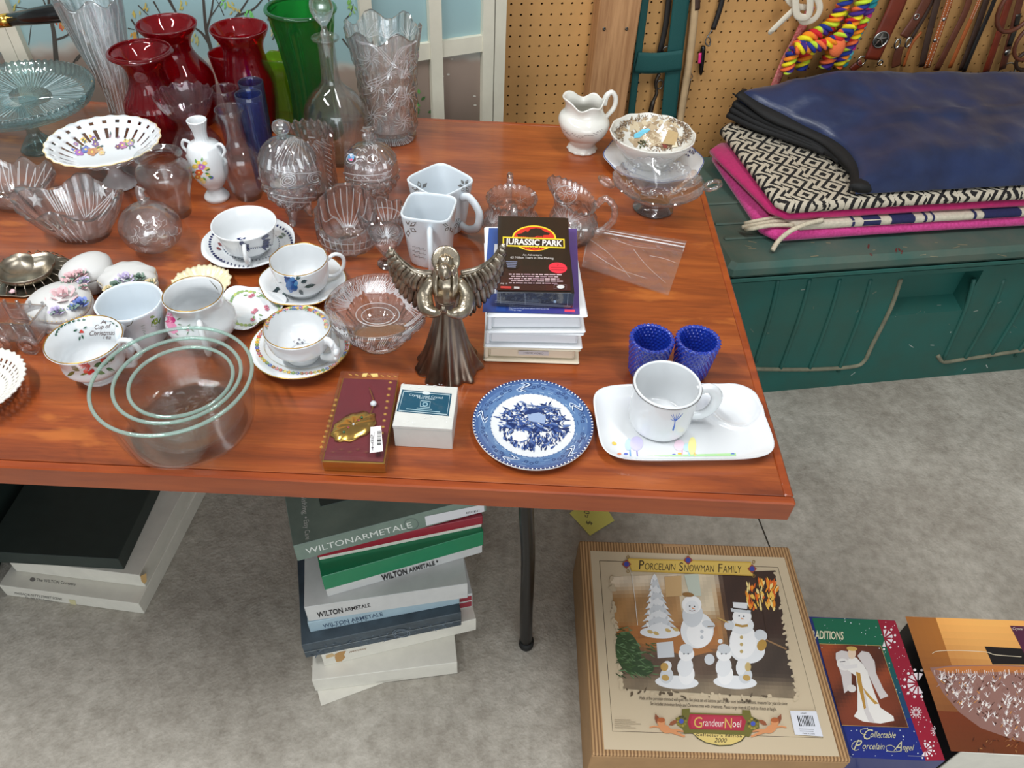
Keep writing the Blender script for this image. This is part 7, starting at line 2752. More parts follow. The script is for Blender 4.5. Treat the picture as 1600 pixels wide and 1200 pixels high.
# --- glass wagon
wb = [at(4, 548, TZ), at(76, 552, TZ), at(88, 512, TZ), at(12, 508, TZ)]
wc_ = sum(wb, Vector()) / 4
t = thing('glass_wagon', 'small clear pressed glass wagon with molded wheels', 'glass ornament', wc_, -0.02)
Lw, Dw = (wb[1] - wb[0]).length * 1.02, (wb[3] - wb[0]).length * 0.8
box('cart_floor', Lw, Dw, 0.004, 'crystal', t, 0.014, 0.0008)
for sx in (-1, 1):
    box('cart_end', 0.004, Dw, 0.030, 'crystal', t, 0.018, 0.0008, sx * (Lw / 2 - 0.002))
for sy in (-1, 1):
    box('cart_side', Lw - 0.0085, 0.004, 0.030, 'crystal', t, 0.018, 0.0008, 0, sy * (Dw / 2 - 0.002))
    for i in range(4):
        x = -Lw / 2 + 0.006 + i * (Lw - 0.012) / 3
        tube('stake', [(x, sy * (Dw / 2 + 0.0005), 0.016), (x, sy * (Dw / 2 + 0.0012), 0.050)], 0.0022, 'crystal', t, 6)
    for sx in (-1, 1):
        wv = lathe('wheel', [(0.0001, -0.003), (0.004, -0.003), (0.005, -0.0015), (0.011, -0.0015), (0.012, -0.003), (0.015, -0.003), (0.015, 0.003), (0.012, 0.003), (0.011, 0.0015), (0.005, 0.0015), (0.004, 0.003), (0.0001, 0.003)], 'crystal', t, 28)
        wv.rotation_euler = (PI / 2, 0, 0)
        wv.location = (sx * Lw * 0.30, sy * (Dw / 2 + 0.006), 0.015)
tube('draw_bar', [(Lw / 2, 0, 0.016), (Lw / 2 + 0.010, 0, 0.014)], 0.003, 'crystal', t, 8)

# --- star-and-fan crystal bowls at the frame edge
def fan_bowl(name, label, bx, by, tx, ty, rx, ry_f, H=None, stars=(), rot=0.0, n=18, amp=0.05, wave=4, wamp=0.010):
    B = at(bx, by)
    H = hgt(B, tx, ty)
    k = mpp(B + Vector((0, 0, H * 0.7)))
    t = thing(name, label, 'bowl', B, rot)
    R = rx * k

    def f(th, r, z, side):
        q = max(0, z / H)
        e = math.sqrt(math.cos(th) ** 2 + (math.sin(th) * ry_f) ** 2)
        r = r * (1 + (e - 1) * 1.0)
        fl = 1 + amp * abs(math.sin(n * th / 2)) * (0.3 + 0.7 * q) * (0 if side else 1)
        return r * fl * (1 + 0.04 * math.cos(wave * th) * q ** 3), z + wamp * math.cos(wave * th) * q ** 3
    o = cr([(R * 0.52, 0), (R * 0.56, 0.004), (R * 0.58, 0.010), (R * 0.74, H * 0.4), (R * 0.90, H * 0.75), (R, H)], 6)
    v = vessel('body', o, 0.005, 0.009, 'crystal', t, 150, f, 7)
    M = wm(t)
    for a, zf_ in stars:
        q = zf_
        r = R * (0.74 + 0.26 * (q - 0.4) / 0.6) * math.sqrt(math.cos(a) ** 2 + (math.sin(a) * ry_f) ** 2) * 0.95
        c3 = Vector((r * math.cos(a), r * math.sin(a), H * q))
        nrm = Vector((-math.cos(a), -math.sin(a), 0.45)).normalized()
        u = Vector((-math.sin(a), math.cos(a), 0))
        w_ = nrm.cross(u)
        vs = [c3 + nrm * 0.003]
        for i in range(10):
            an = PI / 2 + PI * i / 5
            rr = 0.014 if i % 2 == 0 else 0.007
            vs.append(c3 + u * (rr * math.cos(an)) + w_ * (rr * math.sin(an)) + nrm * 0.0012)
        mesh('frosted_star', vs, [(0, 1 + i, 1 + (i + 1) % 10) for i in range(10)], 'frosted', t, False)
    return t


glass('frosted', (246, 247, 249), 0.1, haze=0.5)
fan_bowl('star_crystal_bowl', 'clear crystal bowl with fan ribs and frosted star flowers on its wavy rim', 132, 366, 120, 308, 76, 0.72, None, [(1.0, 0.80), (0.55, 0.78), (2.9, 0.78)], 0.05, 20, 0.06, 4, 0.010)
fan_bowl('petal_edge_crystal_bowl', 'clear crystal bowl with large rounded petals at the frame edge behind the star bowl', 32, 318, 34, 272, 68, 0.75, None, [], 0.0, 8, 0.05, 8, 0.006)

# --- black tapered handle with brass ferrule, leaning behind the cake stand
mat('black_gloss', (14, 15, 16), 0.2, coat=0.4)
yh = 1.585
a, b, c = aty(104, 18, yh), aty(16, 31, yh), aty(-70, 42, yh)
t = thing('umbrella_stick', 'black tapered stick with brass ferrule reaching over the cake stand in front of the screen', 'stick', (c.x, c.y, c.z))
mv_ = Vector((c.x, c.y, c.z))
tube('grip', [a - mv_, a.lerp(b, 0.04) - mv_, a.lerp(b, 0.5) - mv_, b - mv_], [0.0165, 0.0185, 0.0165, 0.0125], 'black_gloss', t, 18)
tube('brass_ferrule', [b - mv_, b.lerp(c, 0.25) - mv_], 0.0128, 'gold_metal', t, 18)
tube('shaft', [b.lerp(c, 0.25) - mv_, c - mv_, c - mv_ + (c - b) * 0.4], 0.0105, 'black_gloss', t, 14)
# ================================================================== cut and moulded lines of the pressed and cut glass
glass('cut_line', (250, 251, 253), 0.0, haze=0.42, base=0.16)
glass('cut_line_teal', (214, 236, 238), 0.0, haze=0.30, base=0.12)
OB = {}
for o in COL.objects:
    if o.parent is None and 'category' in o:
        OB.setdefault(o.name, o)


def parts_of(t, *names):
    return [c for c in t.children if any(c.name.split('.')[0] == n for n in names)] + [g for c in t.children for g in c.children if any(g.name.split('.')[0] == n for n in names)]


def cutprint(root, names, pp, m='cut_line', nm='cut_pattern', lift=0.0005):
    pp.build(nm, OB[root], parts_of(OB[root], *names), m, lift, 0.000001)


CW = (250, 250, 252)


def pinwheel(pp, x, y, r, n=12, tw=0.5, wd=1.3, sq=0.9):
    for i in range(n):
        a = 2 * PI * i / n
        pp.line([(x + r * u * math.cos(a + tw * u), y + r * sq * u * math.sin(a + tw * u)) for u in (0.12, 0.45, 0.75, 1.0)], wd * random.uniform(0.7, 1.3), CW, 0.4)


def spray(pp, x, y, a0, a1, n, r0, r1, wd=1.2, bend=0.25):
    for i in range(n):
        a = a0 + (a1 - a0) * (i + random.uniform(0.2, 0.8)) / n
        l = r0 + (r1 - r0) * random.uniform(0.6, 1.0)
        pp.line([(x + l * u * math.cos(a + bend * u), y + l * u * math.sin(a + bend * u)) for u in (0.15, 0.5, 0.8, 1.0)], wd * random.uniform(0.6, 1.4), CW, 0.35)


random.seed(21)
# cut vase
pp = Print()
for x, y, r in ((580, 92, 23), (590, 138, 24), (583, 182, 20), (634, 92, 19), (637, 150, 21), (630, 190, 16), (610, 115, 13), (612, 165, 13)):
    pinwheel(pp, x, y, r, 12, 0.6)
for s_ in (0, 1, 2):
    pp.line(cr([(556 + s_ * 4, 62 + s_ * 3), (585 + s_ * 4, 74), (612 + s_ * 3, 102), (640, 112 + s_ * 5)], 5), 1.5, CW)
    pp.line(cr([(650 - s_ * 4, 64 + s_ * 3), (628 - s_ * 4, 80), (606, 112 + s_ * 5), (574, 128 + s_ * 4)], 5), 1.5, CW)
spray(pp, 628, 128, -2.2, -1.0, 9, 20, 44)
spray(pp, 628, 128, 1.0, 2.1, 9, 20, 52)
spray(pp, 572, 60, -2.6, -0.4, 8, 10, 30)
spray(pp, 640, 60, -2.6, -0.4, 8, 10, 30)
spray(pp, 604, 62, -2.6, -0.4, 8, 10, 26)
for i in range(30):
    a = PI * 0.02 + i * PI * 0.96 / 29
    x, y = 612 + 34 * math.cos(a), 214 + 14 * math.sin(a)
    pp.line([(612 + 24 * math.cos(a), 211 + 9 * math.sin(a)), (x, y)], 1.2, CW)
cutprint('cut_crystal_vase', ('body', 'foot'), pp)
# candy jar with ball knob
pp = Print()
for i in range(26):
    a = 2 * PI * i / 26
    pp.line([(469 + 8 * math.cos(a), 214 + 4 * math.sin(a)), (469 + 26 * math.cos(a), 226 + 14 * math.sin(a)), (470 + 40 * math.cos(a), 246 + 20 * math.sin(a))], 1.3, CW)
for x, y in ((450, 282), (492, 278)):
    for k_ in (1.0, 0.72, 0.42):
        pp.ring(x, y, 13 * k_ - 1, 10 * k_ - 0.8, 13 * k_, 10 * k_, CW, 22, rot=-0.25)
for yy in (258, 296, 303):
    pp.line([(470 + 45 * math.cos(a), yy + 13 * math.sin(a)) for a in [PI * 0.05 + PI * 0.9 * i / 16 for i in range(17)]], 1.3, CW)
for i in range(9):
    pinwheel(pp, 438 + i * 8, 316 + 8 * math.sin(i * PI / 8) + (i % 2) * 8, 8, 6, 0.3, 1.0)
cutprint('crystal_candy_jar', ('jar_bowl', 'lid'), pp)
# egg jar
pp = Print()
for i in range(60):
    a, q = random.uniform(0, 2 * PI), math.sqrt(random.random())
    x, y = 572 + 38 * q * math.cos(a), 266 + 40 * q * math.sin(a)
    pp.line([(x + 5 * math.cos(b), y + 4 * math.sin(b)) for b in [a + 0.5 * k_ for k_ in range(5)]], 1.1, CW)
for y in (262, 270):
    pp.line([(572 + 40 * math.cos(a), y + 12 * math.sin(a)) for a in [PI * 0.05 + PI * 0.9 * i / 16 for i in range(17)]], 1.3, CW)
for x in (550, 582):
    pp.ring(x, 249, 7, 6, 8.2, 7.2, CW, 18)
cutprint('crystal_egg_jar', ('jar_bowl', 'lid'), pp)
# scalloped vase behind
pp = Print()
spray(pp, 476, 214, -0.2, 2.2, 16, 14, 40)
for i in range(12):
    pp.line([(505 + i * 0.9, 222 + i * 7), (518, 228 + i * 7)], 1.2, CW)
cutprint('scalloped_crystal_vase', ('body',), pp)
# tulip bowl
pp = Print()
for i in range(9):
    x0 = 500 + i * 10.5
    y0 = 322 - 30 * math.sin(PI * i / 8)
    pp.line(cr([(x0, y0), (x0 + (545 - x0) * 0.15, y0 + 24), (x0 + (545 - x0) * 0.5, 346 - abs(i - 4) * 1.5), (545 + (x0 - 545) * 0.2, 356)], 5), 1.7, CW)
for q in (0, 1):
    pp.line([(544 + 45 * math.cos(a), 362 + q * 10 + 20 * math.sin(a)) for a in [PI * 0.05 + PI * 0.9 * i / 16 for i in range(17)]], 1.3, CW)
for i in range(9):
    pp.line([(503 + i * 10, 366 + 14 * math.sin(PI * i / 8)), (510 + i * 8.6, 386 + 10 * math.sin(PI * i / 8))], 1.4, CW)
cutprint('tulip_crystal_bowl', ('body',), pp)
pp = Print()
for i in range(6):
    pp.line(cr([(588 + i * 8, 312 + 3 * (i % 2)), (592 + i * 7, 330), (598 + i * 4, 345)], 4), 1.5, CW)
pp.line([(598 + 30 * math.cos(a), 338 + 14 * math.sin(a)) for a in [PI + PI * i / 14 for i in range(15)]], 1.3, CW)
cutprint('petal_crystal_bowl', ('body',), pp)
pp = Print()
spray(pp, 603, 372, -3.0, -0.1, 12, 8, 22)
spray(pp, 603, 366, 0.4, 2.7, 10, 8, 20)
cutprint('crystal_candle_holder', ('body',), pp)
# cut bowl
pp = Print()
for k_ in range(9):
    a = PI + PI * (k_ + 0.5) / 9
    x, y = 590 + 40 * math.cos(a), 482 + 22 * math.sin(a)
    spray(pp, x, y, a - 0.75, a + 0.75, 11, 14, 40, 1.3, 0.3)
for k_ in range(12):
    a = 0.1 + (PI - 0.2) * k_ / 11
    x, y = 590 + 74 * math.cos(a), 484 + 44 * math.sin(a)
    for j in range(4):
        pp.line(cr([(x - 3 + j * 3, y), (x - 8 + j * 3 + (592 - x) * 0.14, y + 12), (x - 8 + j * 2 + (592 - x) * 0.34, y + 22)], 3), 1.2, CW)
pp.ring(590, 492, 34, 18, 35.6, 19.2, CW, 40)
pp.ring(590, 494, 25, 13, 26.4, 14, CW, 36)
for i in range(20):
    a = PI * i / 19
    pp.line([(594 + 32 * math.cos(a), 530 + 12 * math.sin(a)), (594 + 39 * math.cos(a), 530 + 16 * math.sin(a))], 1.3, CW)
cutprint('cut_crystal_bowl', ('body',), pp)
# star bowl and petal bowl
pp = Print()
for i in range(8):
    pp.line(cr([(58 + i * 6, 277 - i * 0.6), (72 + i * 5, 305), (92 + i * 3.4, 336)], 4), 1.9, CW)
for i in range(5):
    pp.line(cr([(186 - i * 3, 290 + i * 3), (178 - i * 5, 318), (160 - i * 8, 345)], 4), 1.6, CW)
    pp.line(cr([(70 + i * 12, 346 + i * 3), (90 + i * 9, 362 + i * 2), (104 + i * 8, 378)], 4), 1.4, CW)
for i in range(6):
    pp.line(cr([(118 + i * 7, 300), (122 + i * 6, 320), (130 + i * 3, 338)], 4), 1.3, CW)
cutprint('star_crystal_bowl', ('body',), pp)
pp = Print()
for i in range(8):
    pp.line(cr([(2 + i * 14, 252 + 4 * (i % 2)), (8 + i * 11, 275), (16 + i * 7, 300)], 4), 1.8, CW)
for i in range(6):
    pp.line(cr([(i * 14, 262), (i * 13 + 2, 290), (12 + i * 9, 312)], 4), 1.2, CW)
cutprint('petal_edge_crystal_bowl', ('body',), pp)
# tall ribbed vase
pp = Print()
for i in range(9):
    pp.line(cr([(112 + i * 9, 14), (128 + i * 7.4, 70), (150 + i * 5.4, 120), (168 + i * 4.2, 176)], 5), 1.5, CW, 0.7)
for k_ in range(4):
    for j in range(3):
        x, y = 160 + k_ * 6, 50 + k_ * 34 + j * 6
        pp.line([(x - 14, y - 18), (x, y + 10), (x + 12, y - 16)], 1.3, CW)
cutprint('tall_ribbed_vase', ('body',), pp)
# cake stand rays
pp = Print()
for i in range(84):
    a = 2 * PI * i / 84
    pp.line([(48 + 34 * math.cos(a), 150 + 15 * math.sin(a)), (48 + 86 * math.cos(a), 150 + 39 * math.sin(a))], 1.1, CW, 1.5)
pp.build('moulded_rays', OB['cake_stand'], parts_of(OB['cake_stand'], 'plate'), 'cut_line_teal', 0.0005, 0.000001)
# sugar bowl and creamer
pp = Print()
for i in range(5):
    spray(pp, 770 + i * 14, 352, -2.3, -0.8, 7, 8, 24)
for i in range(22):
    a = PI + PI * i / 21
    pp.line([(797 + 34 * math.cos(a), 306 + 17 * math.sin(a)), (797 + 39 * math.cos(a), 304 + 21 * math.sin(a))], 1.6, CW)
pinwheel(pp, 815, 314, 9, 6, 0.4)
pinwheel(pp, 778, 318, 9, 6, 0.4)
cutprint('crystal_sugar_bowl', ('body',), pp)
pp = Print()
for x, y, r in ((883, 302, 12), (896, 300, 10), (872, 290, 8), (886, 322, 12)):
    pinwheel(pp, x, y, r, 8, 0.3)
spray(pp, 888, 350, -2.6, -0.5, 14, 12, 34)
pp.ring(884, 304, 17, 13, 18.4, 14.4, CW, 26)
cutprint('crystal_creamer', ('body',), pp)
# crackle ball
pp = Print()
for i in range(46):
    a, q = random.uniform(0, 2 * PI), math.sqrt(random.random())
    x, y = 245 + 40 * q * math.cos(a), 368 + 38 * q * math.sin(a)
    b = random.uniform(0, PI)
    pp.line([(x, y), (x + 6 * math.cos(b), y + 6 * math.sin(b)), (x + 11 * math.cos(b + 0.6), y + 11 * math.sin(b + 0.6))], 0.7, CW)
cutprint('crackle_ball_vase', ('body',), pp)
# ================================================================== boxes on the floor
mat('white_card', (226, 222, 210), 0.6, var=0.04, vscale=30)
mat('grey_white_card', (206, 206, 204), 0.6, var=0.04, vscale=30)
mat('sage_card', (128, 146, 134), 0.5, col2=(112, 130, 120), vscale=14)
mat('sage_dark', (66, 78, 74), 0.45)
mat('crimson_card', (150, 28, 50), 0.4, coat=0.2)
mat('green_card', (14, 128, 84), 0.4, coat=0.25, var=0.04)
mat('pale_blue_card', (168, 192, 204), 0.5, var=0.05)
mat('charcoal_card', (56, 66, 74), 0.5, col2=(74, 88, 98), vscale=16)
mat('dark_green_card', (46, 56, 52), 0.55, var=0.08)
mat('torn_card', (190, 150, 96), 0.9, var=0.2, vscale=120)


def lowbox(name, label, FL, FR, z0, z1, depth, m, group, lidm=None, lid_h=0.0, ext=0.0):
    """box standing at z0 whose lower front corners are seen at FL and FR"""
    a, b = at(*FL, z0), at(*FR, z0)
    u = (b - a)
    w_ = u.length
    u.normalize()
    ang = math.atan2(u.y, u.x)
    n = Vector((u.y, -u.x, 0))
    c = (a + b) / 2 - n * (depth / 2)
    t = thing(name, label, 'box', (c.x, c.y, z0), ang, group)
    h = z1 - z0
    if lidm:
        box('box_base', w_ - 0.003, depth - 0.003, h - lid_h, m, t, 0, 0.001)
        box('box_lid', w_, depth, lid_h - 0.0002, lidm, t, h - lid_h + 0.0002, 0.001)
    else:
        box('box_body', w_, depth, h, m, t, 0, 0.001)
    return t, (a, n), (Vector((c.x, c.y, z1)), Vector((0, 0, 1))), w_


SG = 'boxes stacked under the table by the leg'
PB = lambda: Print(10 / 3, 420, 760)
INK = (40, 38, 40)
ls = thing('loose_card_sheet', 'loose white card sheet on the floor under the box stack', 'card sheet', at(560, 1060, 0))
inv = wm(ls).inverted()
q = [inv @ at(x, y, 0.001) for x, y in ((486, 1040), (502, 1103), (640, 1052), (700, 1000))]
mesh('sheet', [(p.x, p.y, 0.0008) for p in q] + [(p.x, p.y, 0.0022) for p in q], [(4, 5, 6, 7), (3, 2, 1, 0), (0, 1, 5, 4), (1, 2, 6, 5), (2, 3, 7, 6), (3, 0, 4, 7)], 'white_card', ls, False)
t, f, tp, w_ = lowbox('gift_box', 'plain white card box at the bottom of the stack by the table leg', (493, 1080), (715, 1052), 0.0026, 0.052, 0.27, 'white_card', SG)
pp = PB()
pp.line([(560, 1020), (700, 1000)], 2, (196, 190, 176))
pp.build('fold_crease', t, f, 'print_matt')
t, f, tp, w_ = lowbox('gift_box', 'cream white box with torn brown corner, second from the bottom of the stack', (507, 1041), (744, 984), 0.0522, 0.098, 0.27, 'white_card', SG)
pp = PB()
pp.poly([(345, 872), (372, 860), (402, 856), (392, 876), (398, 890), (380, 910), (352, 914), (344, 892)], (186, 142, 86))
pp.poly([(296, 880), (330, 868), (350, 882), (320, 890), (298, 896)], (206, 176, 130))
for i in range(10):
    pp.line([(420 + i * 9, 866 - i * 2), (426 + i * 9, 858 - i * 2)], 3, (150, 120, 90))
pp.build('torn_patch', t, f, 'print_matt', 0.0003)
t, f, tp, w_ = lowbox('gift_box', 'dark charcoal patterned box in the lower half of the stack', (478, 1028), (721, 977), 0.0982, 0.150, 0.28, 'charcoal_card', SG)
pp = PB()
for i in range(90):
    x = random.uniform(200, 980)
    yb = 895 - (x - 195) * 0.215
    pp.leaf(x, yb - random.uniform(10, 40), random.uniform(10, 26), 5, random.uniform(0, 6), random.choice([(86, 100, 116), (70, 84, 98), (100, 114, 128)]))
for r_ in (26, 36):
    pp.ring(690, 762, r_ * 1.2, r_ * 0.55, r_ * 1.2 + 4, r_ * 0.55 + 3, (110, 124, 138), 30)
pp.line([(185, 862), (1000, 694)], 2.5, (130, 140, 146))
pp.build('embossed_print', t, f, 'print_matt', 0.0003, 0.00001)
u_ = Vector((math.cos(t.rotation_euler.z), math.sin(t.rotation_euler.z), 0))
p_ = t.location + u_ * (w_ / 2 + 0.0155) + Vector((u_.y, -u_.x, 0)) * -0.02
t2 = thing('gift_box', 'grey box end with dark red panels sticking out beyond the charcoal box', 'box', p_, t.rotation_euler.z, SG)
box('box_body', 0.028, 0.25, 0.051, 'grey_white_card', t2, 0, 0.001)
box('red_panel', 0.024, 0.0006, 0.018, 'crimson_card', t2, 0.004, 0.0001, 0, -0.1256)
box('red_panel', 0.024, 0.0006, 0.016, 'crimson_card', t2, 0.028, 0.0001, 0, -0.1256)
t, f, tp, w_ = lowbox('gift_box', 'pale blue box lettered WILTON ARMETALE below the grey lettered box', (485, 988), (718, 943), 0.1504, 0.186, 0.27, 'pale_blue_card', SG)
pp = PB()
pp.text('WILTON ARMETALE', (284, 736), (596, 672), (-6, -18), (66, 86, 110), 0, 0.01)
for i in range(9):
    pp.ell(330 + i * 22, 730 - i * 4.4, 3.4, 3, (60, 76, 96), n=6)
pp.build('lettering', t, f, 'print_matt', 0.0003)
t, f, tp, w_ = lowbox('gift_box', 'light grey box lettered WILTON ARMETALE in the middle of the stack', (482, 971), (731, 934), 0.1862, 0.238, 0.29, 'grey_white_card', SG)
pp = PB()
pp.text('WILTON', (254, 682), (388, 656), (-6, -26), INK, 0, 0.03)
pp.text('ARMETALE', (396, 652), (530, 626), (-5, -18), INK, 0, 0.02)
pp.build('lettering', t, f, 'print_matt', 0.0003)
t, f, tp, w_ = lowbox('gift_box', 'emerald green lidded box with grey base lettered WILTON ARMETALE', (511, 934), (755, 864), 0.2384, 0.310, 0.27, 'grey_white_card', SG, 'green_card', 0.045)
pp = PB()
pp.text('WILTON', (590, 490), (722, 454), (-6, -28), INK, 0, 0.03)
pp.text('ARMETALE', (732, 448), (866, 408), (-6, -20), INK, 0, 0.02)
pp.ell(876, 390, 5, 5, INK)
pp.build('lettering', t, f, 'print_matt', 0.0006)
t, f, tp, w_ = lowbox('gift_box', 'crimson box with white edge just under the sage green window box', (498, 877), (754, 824), 0.3102, 0.345, 0.26, 'white_card', SG, 'crimson_card', 0.024)
t, f, tp, w_ = lowbox('window_box', 'sage green window box lettered WILTONARMETALE on top of the stack', (465, 877), (760, 799), 0.3454, 0.392, 0.30, 'sage_card', SG)
box('window_tray', w_ - 0.064, 0.225, 0.0012, 'sage_dark', t, 0.0467, 0.0003, 0.024, 0.028)
pp = PB()
pp.text('WILTONARMETALE', (196, 352), (748, 212), (-8, -28), (228, 232, 226))
pp.ring(742, 196, 34, 28, 38, 31, (96, 110, 104), 24)
pp.poly([(812, 156), (1120, 92), (1122, 130), (820, 204)], (222, 222, 226))
for i in range(9):
    pp.line([(1030 + i * 8, 132 - i * 1.6), (1031 + i * 8, 142 - i * 1.6)], random.choice([2, 4]), INK)
pp.build('front_lettering', t, f, 'print_matt', 0.0004)
pp = PB()
pp.text('Polishing', (166, 20), (178, 146), (26, -5), (222, 228, 222))
pp.ell(193, 162, 5, 5, (222, 228, 222))
pp.text('Easy Care', (182, 178), (192, 280), (26, -5), (222, 228, 222))
pp.build('side_lettering', t, tp, 'print_matt', 0.0004)

# --- stack at the frame edge
SL = 'flat boxes stacked in the shade under the table'
t, f, tp, w_ = lowbox('flat_box', 'flat white box lettered The WILTON Company lying on the floor', (11, 930), (226, 959), 0.0006, 0.042, 0.33, 'white_card', SL)
PC = lambda: Print(4, 0, 740)
pp = PC()
pp.text('The WILTON Company', (228, 672), (474, 700), (2, -18), (60, 58, 58))
pp.ell(204, 662, 18, 13, (120, 116, 112), 0, 16)
pp.build('top_lettering', t, tp, 'print_matt', 0.0003)
pp = PC()
pp.text('MASSACHUSETTS STREET SCENE', (92, 752), (388, 790), (0, -13), (60, 56, 54))
pp.text('The WILTON Company', (158, 778), (336, 802), (0, -11), (60, 56, 54))
pp.poly([(430, 786), (470, 790), (482, 830), (446, 826)], (214, 206, 160))
pp.build('side_lettering', t, f, 'print_matt', 0.0004)
t, f, tp, w_ = lowbox('flat_box', 'flat off-white box with a chewed corner in the middle of the shaded stack', (25, 892), (228, 917), 0.0424, 0.088, 0.36, 'white_card', SL)
pp = PC()
pp.poly([(878, 640), (915, 622), (918, 672), (902, 690), (884, 672)], (186, 150, 96))
pp.build('chewed_corner', t, f, 'print_matt', 0.0003)
t, f, tp, w_ = lowbox('flat_box', 'flat dark green box on top of the shaded stack', (-14, 878), (194, 890), 0.0884, 0.128, 0.36, 'dark_green_card', SL)
a = at(-60, 930, 0)
t = thing('dark_tote', 'dark green plastic tote standing at the frame edge under the table', 'tote', (at(2, 945, 0).x - 0.20, 0.90, 0))
vs, fs = boxverts(0.34, 0.34, 0.23, 0, 0.012)
vs = [(x * (0.93 + 0.3 * z), y * (0.93 + 0.3 * z), z) for x, y, z in vs]
mesh('tote_body', vs, fs, 'bin_dark', t, False)
box('tote_rim', 0.36, 0.36, 0.018, 'black_rubber', t, 0.2302, 0.004)

# --- yellow price note
mat('sticky_note', (232, 226, 120), 0.7)
c = at(923, 810, 0)
t = thing('price_note', 'yellow paper price note reading $50 on the concrete floor', 'paper note', c)
inv = wm(t).inverted()
q = [inv @ at(x, y, 0.004) for x, y in ((922, 836), (960, 814), (946, 790), (920, 780), (890, 801))]
vs = [(p.x, p.y, 0.0012 + 0.004 * (i == 1)) for i, p in enumerate(q)] + [(p.x, p.y, 0.0018 + 0.004 * (i == 1)) for i, p in enumerate(q)]
mesh('paper', vs, [(5, 6, 7, 8, 9), (4, 3, 2, 1, 0)] + [(i, (i + 1) % 5, 5 + (i + 1) % 5, 5 + i) for i in range(5)], 'sticky_note', t, False)
pp = Print(4, 740, 740)
pp.text('$ 50', (740, 322), (722, 232), (-34, -2), (110, 106, 80), 0.1)
pp.build('handwriting', t, (c + Vector((0, 0, 0.003)), (0, 0, 1)), 'print_matt', 0.0004)

# ------------------------------------------------------------------ snowman family box
def corrugated():
    m, t, out = nt('corrugated')
    p = N(t, 'ShaderNodeBsdfPrincipled', i_Roughness=0.7)
    tc = N(t, 'ShaderNodeTexCoord')
    wv = N(t, 'ShaderNodeTexWave', wave_type='BANDS', bands_direction='X', i_Scale=52.0)
    t.links.new(tc.outputs['Object'], wv.inputs['Vector'])
    r = N(t, 'ShaderNodeValToRGB')
    r.color_ramp.elements[0].color = (*S(120, 86, 52), 1)
    r.color_ramp.elements[1].color = (*S(190, 150, 104), 1)
    t.links.new(wv.outputs['Fac'], r.inputs['Fac'])
    t.links.new(r.outputs['Color'], p.inputs['Base Color'])
    t.links.new(p.outputs[0], out.inputs[0])


corrugated()
mat('kraft', (172, 134, 92), 0.7, var=0.06, vscale=20)
BH = 0.14
C, ang, bw, bd = rect_px((905, 844), (1233, 855), (1330, 1188), (926, 1180), BH)
sb = thing('snowman_gift_box', 'kraft corrugated gift box lettered PORCELAIN SNOWMAN FAMILY with snowmen picture', 'gift box', (C.x, C.y, 0), ang)
box('box_body', bw, bd, BH, 'corrugated', sb, 0, 0.0025)
box('box_sides', bw + 0.0014, bd + 0.0014, BH - 0.006, 'kraft', sb, 0.0004, 0.002)
box('torn_tab', 0.055, 0.006, 0.0016, 'kraft', sb, BH + 0.0002, 0.0004, -0.02, bd / 2 - 0.006)
top = (Vector((C.x, C.y, BH)), Vector((0, 0, 1)))
K = 460 / 1492.0
PP = lambda: Print(1492 / 460.0, 880, 830)
pp = PP()
CRM = (206, 188, 158)
pp.poly([(137, 100), (1120, 134), (1400, 1142), (208, 1106)], CRM)
pp.line([(184, 150), (1088, 184), (1316, 1048), (250, 1014), (184, 150)], 3, (70, 56, 40))
pp.build('printed_panel', sb, top, 'print', 0.0004)
# the picture
c4 = [(240, 232), (1075, 200), (1185, 850), (300, 800)]


def pic(u, v):
    def sm(a, b, x):
        x = max(0.0, min(1.0, (x - a) / (b - a)))
        return x * x * (3 - 2 * x)

    def mixc(c, d, f):
        return tuple(x + (y - x) * f for x, y in zip(c, d))
    base = mixc((226, 208, 182), (178, 134, 86), sm(0.04, 0.22, v))
    base = mixc(base, (216, 200, 172), sm(0.38, 0.42, u) * (1 - sm(0.60, 0.63, u)) * (1 - sm(0.28, 0.42, v)))
    base = mixc(base, (62, 42, 34), sm(0.62, 0.68, u) * (1 - sm(0.52, 0.62, v)))
    base = mixc(base, (172, 112, 62), sm(0.40, 0.46, v) * (1 - sm(0.56, 0.66, u)))
    base = mixc(base, (100, 80, 66), sm(0.58, 0.70, v))
    base = mixc(base, (70, 58, 50), sm(0.60, 0.70, u) * sm(0.45, 0.60, v))
    base = mixc(base, (136, 120, 98), sm(0.80, 0.95, v))
    j = 1 + 0.05 * math.sin(u * 37 + v * 21)
    return tuple(min(255, c * j) for c in base)


pp = PP()
pp.gradgrid(c4, pic, 40, 32)
random.seed(11)
for i in range(120):                                       # ragged picture edge
    s_ = random.random()
    side = random.choice('LBR')
    if side == 'L':
        x, y = 240 + 60 * s_ + random.uniform(-10, 8), 232 + 568 * s_
    elif side == 'B':
        x, y = 300 + 885 * s_, 800 + 50 * s_ + random.uniform(-8, 30)
    else:
        x, y = 1075 + 110 * s_ + random.uniform(-8, 10), 200 + 650 * s_
    pp.ell(x, y, random.uniform(6, 18), random.uniform(4, 11), CRM if side != 'B' or random.random() < 0.45 else (96, 82, 64), random.uniform(0, 3), 7)
for i in range(70):                                        # fire
    a = random.random()
    x, y = 930 + 150 * random.random(), 270 + 140 * random.random()
    pp.leaf(x, y, random.uniform(24, 60), random.uniform(8, 18), -1.57 + random.uniform(-0.5, 0.5), random.choice([(246, 150, 40), (250, 200, 90), (230, 104, 30), (252, 226, 150)]))
pp.line([(980, 236), (1040, 560)], 6, (60, 40, 30))
pp.line([(780, 440), (1130, 600)], 8, (150, 116, 80))
pp.poly([(512, 232), (598, 228), (600, 330), (520, 335)], (206, 170, 120))
